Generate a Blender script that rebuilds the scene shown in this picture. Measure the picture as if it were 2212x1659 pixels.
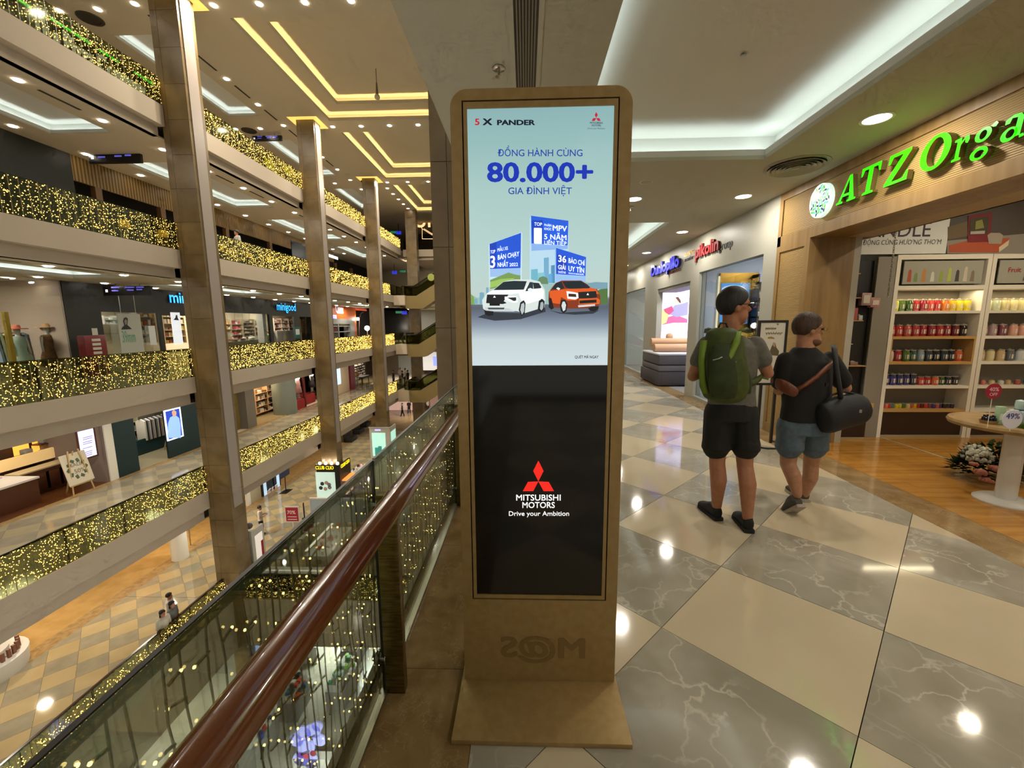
import bpy, bmesh, math, random
from mathutils import Vector, Matrix
random.seed(7)
SC = bpy.context.scene
COL = SC.collection
for _o in list(bpy.data.objects): bpy.data.objects.remove(_o)

# ---------------------------------------------------------------- camera
CX, CY, FPX, H = 1106.0, 829.5, 896.0, 1.58
_p, _y, _r = math.radians(8.3), math.radians(-1.9), math.radians(-0.4)
FW = Vector((math.sin(_y)*math.cos(_p), math.cos(_y)*math.cos(_p), -math.sin(_p)))
_rt = Vector((math.cos(_y), -math.sin(_y), 0)); _up = _rt.cross(FW)
RT = _rt*math.cos(_r) + _up*math.sin(_r); UP = -_rt*math.sin(_r) + _up*math.cos(_r)
EYE = Vector((0, 0, H))
cam = bpy.data.cameras.new('camera'); cam.sensor_fit = 'HORIZONTAL'; cam.sensor_width = 36
cam.lens = FPX/2212*36; cam.clip_start = .02; cam.clip_end = 300
camo = bpy.data.objects.new('camera', cam); COL.objects.link(camo)
_m = Matrix((RT, UP, -FW)).transposed().to_4x4(); _m.translation = EYE; camo.matrix_world = _m
SC.camera = camo
# a photo pixel gives a direction; the plane it is met with gives the distance
def ray(u, v): return FW + RT*((u-CX)/FPX) - UP*((v-CY)/FPX)
def PX(u, v, x): d = ray(u, v); return EYE + d*(x/d.x)
def PY(u, v, y): d = ray(u, v); return EYE + d*(y/d.y)
def PZ(u, v, z): d = ray(u, v); return EYE + d*((z-H)/d.z)

# ---------------------------------------------------------------- world, exposure
w = bpy.data.worlds.new('world'); SC.world = w; w.use_nodes = True
w.node_tree.nodes['Background'].inputs[0].default_value = (1.0, .94, .80, 1)
w.node_tree.nodes['Background'].inputs[1].default_value = .44
SC.view_settings.view_transform = 'Standard'; SC.view_settings.look = 'None'
SC.view_settings.exposure = 0.0; SC.view_settings.gamma = 1.0; SC.view_settings.use_curve_mapping = False
cy = SC.cycles
cy.max_bounces = 4; cy.diffuse_bounces = 2; cy.glossy_bounces = 2; cy.transmission_bounces = 2
cy.transparent_max_bounces = 12; cy.use_adaptive_sampling = True; cy.adaptive_threshold = .08; cy.adaptive_min_samples = 12; cy.caustics_reflective = False; cy.caustics_refractive = False
cy.sample_clamp_indirect = 4.0; cy.use_denoising = True

# ---------------------------------------------------------------- materials
def lin(h):
    h = h.lstrip('#'); c = [int(h[i:i+2], 16)/255 for i in (0, 2, 4)]
    return tuple((x/12.92 if x <= .04045 else ((x+.055)/1.055)**2.4) for x in c) + (1,)
MATS = {}
def M(name, hx='#808080', rough=.5, metal=0., emit=0., ecol=None, spec=.5, sample=True, coat=0., alpha=1.):
    if name in MATS: return MATS[name]
    m = bpy.data.materials.new(name); m.use_nodes = True; MATS[name] = m
    b = m.node_tree.nodes['Principled BSDF']
    b.inputs['Base Color'].default_value = lin(hx); b.inputs['Roughness'].default_value = rough
    b.inputs['Metallic'].default_value = metal; b.inputs['Specular IOR Level'].default_value = spec
    b.inputs['Coat Weight'].default_value = coat; b.inputs['Alpha'].default_value = alpha
    if emit:
        b.inputs['Emission Color'].default_value = lin(ecol or hx); b.inputs['Emission Strength'].default_value = emit
        if not sample: m.cycles.emission_sampling = 'NONE'
    return m
def _tex(m):
    nt = m.node_tree; g = nt.nodes.new('ShaderNodeNewGeometry'); mp = nt.nodes.new('ShaderNodeMapping')
    nt.links.new(g.outputs['Position'], mp.inputs['Vector']); return nt, mp
def Mnoise(name, c1, c2, scale=4, rough=.5, stretch=(1, 1, 1), detail=5, bump=0., spec=.5, dist=0., metal=0., coat=0., rot=(0, 0, 0), contrast=(.35, .65)):
    if name in MATS: return MATS[name]
    m = M(name, c1, rough, metal, spec=spec, coat=coat); nt, mp = _tex(m); b = nt.nodes['Principled BSDF']
    mp.inputs['Scale'].default_value = stretch; mp.inputs['Rotation'].default_value = rot
    n = nt.nodes.new('ShaderNodeTexNoise'); n.inputs['Scale'].default_value = scale; n.inputs['Detail'].default_value = detail; n.inputs['Distortion'].default_value = dist
    r = nt.nodes.new('ShaderNodeValToRGB'); r.color_ramp.elements[0].position = contrast[0]; r.color_ramp.elements[1].position = contrast[1]
    r.color_ramp.elements[0].color = lin(c1); r.color_ramp.elements[1].color = lin(c2)
    nt.links.new(mp.outputs[0], n.inputs['Vector']); nt.links.new(n.outputs['Fac'], r.inputs[0]); nt.links.new(r.outputs[0], b.inputs['Base Color'])
    if bump:
        bp = nt.nodes.new('ShaderNodeBump'); bp.inputs['Strength'].default_value = bump; bp.inputs['Distance'].default_value = .01
        nt.links.new(n.outputs['Fac'], bp.inputs['Height']); nt.links.new(bp.outputs[0], b.inputs['Normal'])
    return m
def Mmarble(name, base, dark, vein, scale=2.2, rough=.08, vw=.03, spec=.5, amt=.6):
    """polished stone: mottled ground with a broken network of pale cracks"""
    if name in MATS: return MATS[name]
    m = M(name, base, rough, spec=spec); nt, mp = _tex(m); b = nt.nodes['Principled BSDF']; N = nt.nodes.new; L = nt.links.new
    n1 = N('ShaderNodeTexNoise'); n1.inputs['Scale'].default_value = scale; n1.inputs['Detail'].default_value = 8; n1.inputs['Distortion'].default_value = .5
    r1 = N('ShaderNodeValToRGB'); r1.color_ramp.elements[0].position = .34; r1.color_ramp.elements[1].position = .66
    r1.color_ramp.elements[0].color = lin(dark); r1.color_ramp.elements[1].color = lin(base)
    n2 = N('ShaderNodeTexNoise'); n2.inputs['Scale'].default_value = scale*1.6; n2.inputs['Detail'].default_value = 5
    sc = N('ShaderNodeVectorMath'); sc.operation = 'SCALE'; sc.inputs['Scale'].default_value = .5
    ad = N('ShaderNodeVectorMath'); ad.operation = 'ADD'
    vo = N('ShaderNodeTexVoronoi'); vo.feature = 'DISTANCE_TO_EDGE'; vo.inputs['Scale'].default_value = scale*1.5
    r2 = N('ShaderNodeValToRGB'); r2.color_ramp.elements[0].position = 0; r2.color_ramp.elements[1].position = vw
    r2.color_ramp.elements[0].color = (1, 1, 1, 1); r2.color_ramp.elements[1].color = (0, 0, 0, 1)
    n3 = N('ShaderNodeTexNoise'); n3.inputs['Scale'].default_value = scale*.9; n3.inputs['Detail'].default_value = 3
    r3 = N('ShaderNodeValToRGB'); r3.color_ramp.elements[0].position = .42; r3.color_ramp.elements[1].position = .62
    r3.color_ramp.elements[0].color = (0, 0, 0, 1); r3.color_ramp.elements[1].color = (amt, amt, amt, 1)
    mu = N('ShaderNodeMath'); mu.operation = 'MULTIPLY'; mx = N('ShaderNodeMix'); mx.data_type = 'RGBA'
    L(mp.outputs[0], n1.inputs['Vector']); L(mp.outputs[0], n2.inputs['Vector']); L(mp.outputs[0], n3.inputs['Vector']); L(n1.outputs['Fac'], r1.inputs[0])
    L(n2.outputs['Color'], sc.inputs[0]); L(sc.outputs[0], ad.inputs[0]); L(mp.outputs[0], ad.inputs[1]); L(ad.outputs[0], vo.inputs['Vector'])
    L(vo.outputs['Distance'], r2.inputs[0]); L(n3.outputs['Fac'], r3.inputs[0]); L(r2.outputs[0], mu.inputs[0]); L(r3.outputs[0], mu.inputs[1])
    L(mu.outputs[0], mx.inputs['Factor']); L(r1.outputs[0], mx.inputs['A']); mx.inputs['B'].default_value = lin(vein)
    L(mx.outputs['Result'], b.inputs['Base Color']); return m
def Mwave(name, c1, c2, scale, axis='Z', rough=.5, bump=.4, spec=.3):
    """ribbed or woven cladding: fine parallel lines in relief"""
    if name in MATS: return MATS[name]
    m = M(name, c1, rough, spec=spec); nt, mp = _tex(m); b = nt.nodes['Principled BSDF']
    wv = nt.nodes.new('ShaderNodeTexWave'); wv.bands_direction = axis; wv.inputs['Scale'].default_value = scale
    r = nt.nodes.new('ShaderNodeValToRGB'); r.color_ramp.elements[0].color = lin(c1); r.color_ramp.elements[1].color = lin(c2)
    nt.links.new(mp.outputs[0], wv.inputs['Vector']); nt.links.new(wv.outputs['Fac'], r.inputs[0]); nt.links.new(r.outputs[0], b.inputs['Base Color'])
    bp = nt.nodes.new('ShaderNodeBump'); bp.inputs['Strength'].default_value = bump; bp.inputs['Distance'].default_value = .004
    nt.links.new(wv.outputs['Fac'], bp.inputs['Height']); nt.links.new(bp.outputs[0], b.inputs['Normal']); return m
def Mglass(name, tint='#e6f0e6', refl=.9, rough=.02):
    if name in MATS: return MATS[name]
    m = bpy.data.materials.new(name); m.use_nodes = True; MATS[name] = m; nt = m.node_tree; nt.nodes.clear()
    o = nt.nodes.new('ShaderNodeOutputMaterial'); mx = nt.nodes.new('ShaderNodeMixShader'); t = nt.nodes.new('ShaderNodeBsdfTransparent')
    g = nt.nodes.new('ShaderNodeBsdfGlossy'); f = nt.nodes.new('ShaderNodeFresnel'); f.inputs[0].default_value = 1.45
    k = nt.nodes.new('ShaderNodeMath'); k.operation = 'MULTIPLY'; k.inputs[1].default_value = refl
    t.inputs[0].default_value = lin(tint); g.inputs['Roughness'].default_value = rough
    nt.links.new(f.outputs[0], k.inputs[0]); nt.links.new(k.outputs[0], mx.inputs[0]); nt.links.new(t.outputs[0], mx.inputs[1]); nt.links.new(g.outputs[0], mx.inputs[2])
    nt.links.new(mx.outputs[0], o.inputs[0]); return m
def Mscreen(name, hx='#808080', s=1.0, rough=.2, sample=True):
    return M(name, hx, rough, emit=s, sample=sample)

# ---------------------------------------------------------------- mesh building
WLOC = {}
def link(o): COL.objects.link(o); return o
def tag(o, label=None, cat=None, group=None, kind=None):
    if label: o['label'] = label
    if cat: o['category'] = cat
    if group: o['group'] = group
    if kind: o['kind'] = kind
    return o
def thing(name, label, cat, loc=(0, 0, 0), group=None, kind=None):
    o = bpy.data.objects.new(name, None); link(o); o.empty_display_size = .1
    o.location = loc; WLOC[o.name] = Vector(loc); return tag(o, label, cat, group, kind)
class MB:
    def __init__(s): s.v = []; s.f = []; s.mi = []; s.cur = 0
    def add(s, vs, fs):
        k = len(s.v); s.v += [tuple(x) for x in vs]
        for f in fs: s.f.append(tuple(i+k for i in f)); s.mi.append(s.cur)
        return s
    def box(s, x0, x1, y0, y1, z0, z1):
        vs = [(x0,y0,z0),(x1,y0,z0),(x1,y1,z0),(x0,y1,z0),(x0,y0,z1),(x1,y0,z1),(x1,y1,z1),(x0,y1,z1)]
        return s.add(vs, [(0,3,2,1),(4,5,6,7),(0,1,5,4),(1,2,6,5),(2,3,7,6),(3,0,4,7)])
    def obox(s, c, ax, ay, az, sx, sy, sz):
        c = Vector(c); ax = Vector(ax).normalized()*sx/2; ay = Vector(ay).normalized()*sy/2; az = Vector(az).normalized()*sz/2
        vs = [c+ax*i+ay*j+az*k for (i,j,k) in ((-1,-1,-1),(1,-1,-1),(1,1,-1),(-1,1,-1),(-1,-1,1),(1,-1,1),(1,1,1),(-1,1,1))]
        return s.add(vs, [(0,3,2,1),(4,5,6,7),(0,1,5,4),(1,2,6,5),(2,3,7,6),(3,0,4,7)])
    def poly(s, pts): return s.add(pts, [tuple(range(len(pts)))])
    def prism(s, pts, vec):
        n = len(pts); vec = Vector(vec); a = [Vector(p) for p in pts]; b = [p+vec for p in a]
        return s.add(a+b, [tuple(range(n-1, -1, -1)), tuple(range(n, 2*n))] + [(i, (i+1) % n, n+(i+1) % n, n+i) for i in range(n)])
    def cyl(s, p0, p1, r0, r1=None, n=12, caps=True):
        p0, p1 = Vector(p0), Vector(p1); r1 = r0 if r1 is None else r1; d = (p1-p0).normalized()
        a = d.orthogonal().normalized(); b = d.cross(a); vs = []
        for p, r in ((p0, r0), (p1, r1)): vs += [p+(a*math.cos(t)+b*math.sin(t))*r for t in [2*math.pi*i/n for i in range(n)]]
        fs = [(i, (i+1) % n, n+(i+1) % n, n+i) for i in range(n)]
        if caps: fs += [tuple(range(n-1, -1, -1)), tuple(range(n, 2*n))]
        return s.add(vs, fs)
    def tube(s, pts, r, n=8, taper=None):
        pts = [Vector(p) for p in pts]; rings = []; a = None
        for i, p in enumerate(pts):
            d = (pts[min(i+1, len(pts)-1)]-pts[max(i-1, 0)]).normalized()
            a = (d.orthogonal() if a is None else a-d*a.dot(d)).normalized(); b = d.cross(a)
            rr = r if taper is None else taper[i]
            rings.append([p+(a*math.cos(2*math.pi*k/n)+b*math.sin(2*math.pi*k/n))*rr for k in range(n)])
        return s.loft(rings)
    def loft(s, rings, caps=True):
        n = len(rings[0]); vs = [p for r in rings for p in r]; fs = []
        for j in range(len(rings)-1): fs += [(j*n+i, j*n+(i+1) % n, (j+1)*n+(i+1) % n, (j+1)*n+i) for i in range(n)]
        if caps: fs += [tuple(range(n-1, -1, -1)), tuple(range((len(rings)-1)*n, len(rings)*n))]
        return s.add(vs, fs)
    def lathe(s, prof, c, n=16, caps=True):
        c = Vector(c); return s.loft([[c+Vector((r*math.cos(2*math.pi*i/n), r*math.sin(2*math.pi*i/n), z)) for i in range(n)] for r, z in prof], caps)
    def ball(s, c, r, nu=8, nv=5, sc=(1, 1, 1)):
        c = Vector(c); rings = []
        for j in range(nv+1):
            t = math.pi*(j/nv); rr = max(math.sin(t), .03)
            rings.append([c+Vector((r*sc[0]*rr*math.cos(2*math.pi*i/nu), r*sc[1]*rr*math.sin(2*math.pi*i/nu), -r*sc[2]*math.cos(t))) for i in range(nu)])
        return s.loft(rings)
    def octa(s, c, r):
        x, y, z = c
        return s.add([(x+r,y,z),(x-r,y,z),(x,y+r,z),(x,y-r,z),(x,y,z+r),(x,y,z-r)], [(0,2,4),(2,1,4),(1,3,4),(3,0,4),(2,0,5),(1,2,5),(3,1,5),(0,3,5)])
    def build(s, name, mat, parent=None, smooth=False, bevel=0., origin=None, post=None):
        me = bpy.data.meshes.new(name)
        if parent is not None: o0 = WLOC[parent.name]
        elif origin is not None: o0 = Vector(origin)
        else:
            xs = [p[0] for p in s.v]; ys = [p[1] for p in s.v]; zs = [p[2] for p in s.v]
            o0 = Vector(((min(xs)+max(xs))/2, (min(ys)+max(ys))/2, min(zs)))
        me.from_pydata([(p[0]-o0.x, p[1]-o0.y, p[2]-o0.z) for p in s.v], [], s.f)
        for m in (mat if isinstance(mat, (list, tuple)) else [mat]): me.materials.append(m)
        if any(s.mi): me.polygons.foreach_set('material_index', s.mi)
        bm = bmesh.new(); bm.from_mesh(me); bmesh.ops.recalc_face_normals(bm, faces=bm.faces)
        if bevel: bmesh.ops.bevel(bm, geom=bm.edges[:], offset=bevel, segments=2, affect='EDGES', profile=.5)
        bm.to_mesh(me); bm.free()
        if smooth:
            me.polygons.foreach_set('use_smooth', [True]*len(me.polygons))
            if smooth == 'auto': me.set_sharp_from_angle(angle=math.radians(40))
        me.update()
        return put(name, me, parent, o0)
def put(name, me, parent, o0):
    o = bpy.data.objects.new(name, me); link(o)
    if parent is not None: o.parent = parent; WLOC[o.name] = WLOC[parent.name]
    else: o.location = o0; WLOC[o.name] = Vector(o0)
    return o
def copy_tree(o, loc=None, label=None, group=None, rotz=None, parent=None, scale=None):
    c = o.copy(); link(c)
    if parent is not None: c.parent = parent
    if loc is not None: c.location = loc
    if rotz is not None: c.rotation_euler = (0, 0, rotz)
    if scale is not None: c.scale = scale
    if label: c['label'] = label
    if group: c['group'] = group
    WLOC[c.name] = Vector(c.location)
    for ch in list(o.children): copy_tree(ch, parent=c)
    return c
def bx(name, mat, parent, x0, x1, y0, y1, z0, z1, bevel=0.): return MB().box(x0, x1, y0, y1, z0, z1).build(name, mat, parent, bevel=bevel, smooth='auto' if bevel else False)
def struct(o, label=None): return tag(o, label, None, None, 'structure')
_fontcache = {}
def text(s, size, mat, parent, at, right, up, name='lettering', bold=0., extrude=.002, align='CENTER', shear=0., width=None, spacing=1.):
    """lettering on a surface: base-line point `at`, unit vectors right and up; width squeezes the line to that length"""
    for a_, b_ in (('Ơ', 'Oʼ'), ('Ở', 'Ỏʼ')): s = s.replace(a_, b_)      # the built-in font fills the horned O
    key = (s, bold, align, shear, spacing)
    if key not in _fontcache:
        cu = bpy.data.curves.new('t', 'FONT'); cu.body = s; cu.size = 1; cu.align_x = align; cu.shear = shear; cu.space_character = spacing
        cu.resolution_u = 3; cu.fill_mode = 'FRONT'
        ob = bpy.data.objects.new('t', cu); link(ob); bpy.context.view_layer.update()
        me = bpy.data.meshes.new_from_object(ob.evaluated_get(bpy.context.evaluated_depsgraph_get()))
        vs = [v.co.copy() for v in me.vertices]; fs = [tuple(p.vertices) for p in me.polygons]
        bpy.data.objects.remove(ob); bpy.data.curves.remove(cu); bpy.data.meshes.remove(me); 
        if bold:
            n = len(vs); nv, nf = [], []
            for q_, (dx, dy) in enumerate(((0, 0), (bold, 0), (-bold, 0), (0, bold*.8), (0, -bold*.8), (bold*.7, bold*.6), (-bold*.7, bold*.6), (bold*.7, -bold*.6), (-bold*.7, -bold*.6))):
                k = len(nv); nv += [v+Vector((dx, dy, q_*.00012)) for v in vs]; nf += [tuple(i+k for i in f) for f in fs]
            vs, fs = nv, nf
        _fontcache[key] = (vs, fs)
    vs, fs = _fontcache[key]
    if not vs: return None
    right, up, at = Vector(right).normalized(), Vector(up).normalized(), Vector(at); nrm = right.cross(up)
    sx = size
    if width: ex = max(v.x for v in vs)-min(v.x for v in vs); sx = width/ex
    mb = MB(); front = [at+right*(v.x*sx)+up*(v.y*size)+nrm*(extrude+v.z) for v in vs]
    mb.add(front, fs)
    if extrude > .004:
        cnt = {}
        for f in fs:
            for i in range(len(f)):
                e = (f[i], f[(i+1) % len(f)]); cnt[tuple(sorted(e))] = cnt.get(tuple(sorted(e)), 0)+1
        back = [at+right*(v.x*sx)+up*(v.y*size) for v in vs]; k = len(mb.v); mb.v += [tuple(p) for p in back]; n = len(vs)
        mb.cur = 1 if isinstance(mat, (list, tuple)) and len(mat) > 1 else 0
        for f in fs:
            for i in range(len(f)):
                a, b = f[i], f[(i+1) % len(f)]
                if cnt[tuple(sorted((a, b)))] == 1: mb.f.append((a, k+a, k+b, b)); mb.mi.append(mb.cur)
    return mb.build(name, mat, parent)
def arealamp(name, parent, loc, size, power, color=(1, .9, .75), rot=(0, 0, 0), shape='SQUARE', size_y=None, spread=180):
    l = bpy.data.lights.new(name, 'AREA'); l.energy = power; l.color = color; l.size = size; l.shape = shape; l.spread = math.radians(spread)
    if size_y: l.shape = 'RECTANGLE'; l.size_y = size_y
    o = bpy.data.objects.new(name, l); link(o); o.rotation_euler = rot
    if parent is not None: o.parent = parent; o.location = Vector(loc)-WLOC[parent.name]
    else: o.location = loc
    return o
def rnd(a, b): return random.uniform(a, b)
ORD = ['first','second','third','fourth','fifth','sixth','seventh','eighth','ninth','tenth','eleventh','twelfth','thirteenth','fourteenth','fifteenth','sixteenth','seventeenth','eighteenth','nineteenth','twentieth']
# ================================================================ our floor of the mall: floor, ceiling, shop fronts
beige = Mnoise('beige_tile', '#cdbea0', '#c5b597', 1.1, .09, detail=8)
grey = Mmarble('grey_marble', '#b0a999', '#98917f', '#dad3c2', 2.2, .07, .035)
brown = Mmarble('brown_marble', '#9c8056', '#80663e', '#c0a880', 5, .08, .04, amt=.4)
tanm = Mmarble('tan_marble', '#a0845a', '#8a6f48', '#c8b088', 5, .09, .04, amt=.4)
grout = M('grout', '#5c5240', .8)
ceilm = M('ceiling_paint', '#b9b5a2', .85, spec=.2)
covem = M('cove_paint', '#d9d6cc', .85, spec=.2)
led_cool = Mscreen('led_cool', '#e6fbff', 12)
led_warm = Mscreen('led_warm', '#ffd873', 40)
lampm = Mscreen('lamp_lens', '#fff3dd', 24, sample=False)
steel = M('steel', '#b9b4a6', .28, 1.)
gold = Mnoise('bronze_paint', '#a98c5a', '#a08250', 30, .42, metal=.3, detail=2)
blackp = M('black_plastic', '#0b0a09', .35)
white = M('white_paint', '#e2ddd0', .45)
XW, ZC, XG = 3.5, 3.3, -.612

def clip(poly, x0, x1, y0, y1):
    for ax, lim, sg in ((0, x0, 1), (0, x1, -1), (1, y0, 1), (1, y1, -1)):
        out = []
        for i in range(len(poly)):
            a, b = poly[i], poly[(i+1) % len(poly)]; da, db = (a[ax]-lim)*sg, (b[ax]-lim)*sg
            if da >= 0: out.append(a)
            if (da >= 0) != (db >= 0): t = da/(da-db); out.append((a[0]+(b[0]-a[0])*t, a[1]+(b[1]-a[1])*t))
        poly = out
        if len(poly) < 3: return []
    return poly
def tiles(parent, ox, oy, side, x0, x1, y0, y1, z, mats, near, far_name='far_tiles', gap=.0018, name='floor_tile'):
    """diamond-laid square tiles, light and dark in turn; those with near(x,y) true are pieces of their own"""
    h = side/math.sqrt(2); n = int((abs(x0)+abs(x1)+abs(y0)+abs(y1))/h)+4; far = MB(); cnt = 0
    sh = {}
    for i in range(-n, n):
        for j in range(-n, n):
            cxx, cyy = ox+h*(i-j), oy+h*(i+j+1)
            if not (x0-h < cxx < x1+h and y0-h < cyy < y1+h): continue
            d = h-gap*1.414
            p = clip([(cxx, cyy-d), (cxx+d, cyy), (cxx, cyy+d), (cxx-d, cyy)], x0, x1, y0, y1)
            if not p: continue
            k = 0 if (i-j) % 2 else 1; zz = z-.0008*((i*7+j*3) % 3 == 0)
            if near(cxx, cyy):
                if len(p) == 4 and abs(p[0][0]-cxx) < 1e-6 and abs(p[1][0]-cxx-d) < 1e-6:
                    if k not in sh: sh[k] = MB().prism([(0, -d, -.012), (d, 0, -.012), (0, d, -.012), (-d, 0, -.012)], (0, 0, .012)).build(name, mats[k], origin=(0, 0, 0)); o = sh[k]
                    else: o = sh[k].copy(); link(o)
                    o.parent = parent; o.location = Vector((cxx, cyy, zz))-WLOC[parent.name]
                else: MB().prism([(q[0], q[1], zz-.012) for q in p], (0, 0, .012)).build(name, mats[k], parent)
                cnt += 1
            else: far.cur = k; far.prism([(q[0], q[1], zz-.012) for q in p], (0, 0, .012))
    if far.f: tag(far.build(far_name, mats, parent), kind='stuff')
    return cnt
fl = thing('floor', 'polished walkway floor of beige and grey diamond tiles with marble borders', None, (0, 0, 0), kind='structure')
bx('screed', grout, fl, -.69, 8.6, -6, 40, -.35, -.014)
tiles(fl, .709, 1.989, .8, -.21, 3.2, -5, 40, 0, [beige, grey], lambda x, y: .2 < y < 15)
for k in range(24):
    y0 = -4.78+k*.8*1.35
    bx('border_slab', brown, fl, -.66, -.212, y0, y0+1.077, -.012, 0)
for k in range(40):
    y0 = -4.3+k*1.12
    bx('border_slab', tanm, fl, 3.202, 3.55, y0, y0+1.117, -.012, 0)
# slab edge under the railing
struct(bx('wall_slab_edge', M('slab_paint', '#b9ae9c', .8), None, -.72, -.69, -6, 40, -1.4, -.002))

# ---- ceilings with lit trays
def tray_ceiling(name, label, X0, X1, Y0, Y1, z, trays, mat, ledm, topm=None, lip=.1, gap=.18, rise=.3, th=.04, nest=0., parent=None):
    topm = topm or mat
    c = parent or thing(name, label, None, ((X0+X1)/2, (Y0+Y1)/2, z), kind='structure')
    m = MB()
    if trays:
        x0, x1 = trays[0][0], trays[0][1]
        if x0 > X0: m.box(X0, x0, Y0, Y1, z, z+th)
        if x1 < X1: m.box(x1, X1, Y0, Y1, z, z+th)
        yy = Y0
        for (_, _, a, b) in trays: m.box(x0, x1, yy, a, z, z+th); yy = b
        m.box(x0, x1, yy, Y1, z, z+th)
    else: m.box(X0, X1, Y0, Y1, z, z+th)
    m.build('ceiling_board', mat, c)
    for (x0, x1, a, b) in trays:
        t = MB(); q = .015
        t.box(x0-q, x0, a-q, b+q, z+th, z+lip).box(x1, x1+q, a-q, b+q, z+th, z+lip).box(x0, x1, a-q, a, z+th, z+lip).box(x0, x1, b, b+q, z+th, z+lip)
        g = gap
        t.box(x0-g-q, x0-g, a-g, b+g, z+th, z+rise).box(x1+g, x1+g+q, a-g, b+g, z+th, z+rise).box(x0-g, x1+g, a-g-q, a-g, z+th, z+rise).box(x0-g, x1+g, b+g, b+g+q, z+th, z+rise)
        if nest: tray_ceiling('', '', x0-g, x1+g, a-g, b+g, z+rise, [(x0+nest, x1-nest, a+nest, b-nest)], topm, ledm, topm, lip, gap, rise, th, parent=c)
        else: t.box(x0-g-q, x1+g+q, a-g-q, b+g+q, z+rise, z+rise+q)
        tr = t.build('cove_tray', topm, c)
        l = MB(); e = .015; k0, k1 = .05, .085; zz = z+th+.002
        l.box(x0-k1, x0-k0, a-k1, b+k1, zz, zz+e); l.box(x1+k0, x1+k1, a-k1, b+k1, zz, zz+e); l.box(x0-k0, x1+k0, a-k1, a-k0, zz, zz+e); l.box(x0-k0, x1+k0, b+k0, b+k1, zz, zz+e)
        l.build('led_strip', ledm, tr)
    return c
tray_ceiling('ceiling', 'painted walkway ceiling with two white lit recessed trays', -.69, XW+.02, -5, 40, ZC, [(.53, 2.56, -1.9, 4.82), (.53, 2.56, 7.62, 14.3), (.53, 2.56, 17.1, 24)], ceilm, led_cool, covem)
struct(bx('wall_ceiling_edge', ceilm, None, -.72, -.69, -5, 40, ZC, 4.35))
# recessed downlights
def downlight(x, y, z, r, label, group, lamp=0, color=(1, .93, .82), spread=180):
    t = thing('downlight', label, 'ceiling light', (x, y, z), group)
    MB().lathe([(r*1.22, -.006), (r*1.22, .0), (r, .0), (r, -.006), (r*1.22, -.006)], (x, y, z), 24, caps=False).build('trim_ring', white, t)
    MB().lathe([(r*.98, -.003), (r*.5, -.006), (.002, -.007)], (x, y, z), 24).build('lens', lampm, t)
    if lamp: arealamp('lamp', t, (x, y, z-.012), r*1.9, lamp, color, shape='DISK', spread=spread)
    return t
ROW = [-2.9, -.55, 1.7, 3.953, 6.16, 8.42, 10.8, 13.1, 15.4]
for i, y in enumerate(ROW):
    n = {3: 'recessed downlight over the green shop sign', 4: 'recessed downlight between the round air vent and the white shop', 5: 'recessed downlight above the red sign lettering', 6: 'recessed downlight above the blue sign lettering'}.get(i, 'recessed downlight in the walkway ceiling along the shop fronts')
    downlight(3.02, y, ZC, .1, n, 'downlights along the shop fronts', 20)
downlight(1.53, 6.2, ZC, .1, 'recessed downlight beside the top right of the advertising totem', None, 20)
for y in (15.6, 26): downlight(1.53, y, ZC, .1, 'recessed downlight far down the walkway ceiling', 'far walkway downlights', 22)
# linear slot diffuser above the totem
t = thing('slot_diffuser', 'long dark slotted air diffuser in the ceiling above the totem', 'air vent', (0, 1.6, ZC))
bx('slot_backing', blackp, t, -.064, .078, -1.2, 3.55, ZC-.004, ZC-.001)
bx('frame', ceilm, t, -.095, -.064, -1.2, 3.55, ZC-.008, ZC); bx('frame', ceilm, t, .078, .109, -1.2, 3.55, ZC-.008, ZC)
for k in range(7):
    x = -.064+.142*(k+1)/8; bx('blade', M('blade_paint', '#8a7f6b', .5), t, x-.003, x+.003, -1.2, 3.55, ZC-.01, ZC-.003)
# round ceiling diffuser
p = PZ(1720, 358, ZC); t = thing('round_diffuser', 'round ringed air diffuser in the ceiling near the green sign', 'air vent', p)
MB().lathe([(.29, -.001), (.004, -.0005)], p, 32).build('throat_shade', M('vent_dark', '#1d1a15', .8), t)  # flat black disc: the shade of the hollow is put into its colour
MB().lathe([(.28, -.012), (.32, -.006), (.32, 0), (.28, -.002)], p, 36, caps=False).build('rim', M('vent_paint', '#a89d88', .45), t, smooth='auto')
for k in range(5): a_ = .045+.047*k; MB().lathe([(a_, -.004), (a_+.046, -.034), (a_+.05, -.032), (a_+.008, -.003)], p, 32, caps=False).build('ring', M('vent_paint'), t, smooth='auto')
MB().lathe([(.04, -.004), (.045, -.03), (.002, -.034)], p, 20).build('centre_cap', M('vent_paint'), t, smooth=True)
def sprinkler(p, label):
    t = thing('sprinkler', label, 'sprinkler', p); p = Vector(p)
    MB().lathe([(.045, 0), (.042, -.008), (.016, -.012), (.002, -.012)], p, 20).build('escutcheon', steel, t, smooth=True)
    MB().lathe([(.008, -.012), (.008, -.05), (.022, -.052), (.022, -.056), (.002, -.058)], p, 12).build('head', steel, t)
sprinkler(PZ(1607, 103, ZC+.34), 'chrome sprinkler head in the lit ceiling tray')
sprinkler(PZ(1077, 147, ZC), 'chrome sprinkler head left of the slotted air diffuser')
sprinkler(PZ(1362, 447, ZC), 'small sprinkler beside the downlight near the totem top')
p = PZ(1396, 393, ZC); t = thing('ceiling_speaker', 'small round flush speaker in the ceiling right of the totem', 'speaker', p)
MB().lathe([(.07, 0), (.068, -.006), (.055, -.008), (.002, -.008)], p, 24).build('grille', M('vent_paint'), t, smooth=True); MB().lathe([(.078, 0), (.078, -.004), (.07, -.004)], p, 24).build('rim', white, t)

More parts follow.
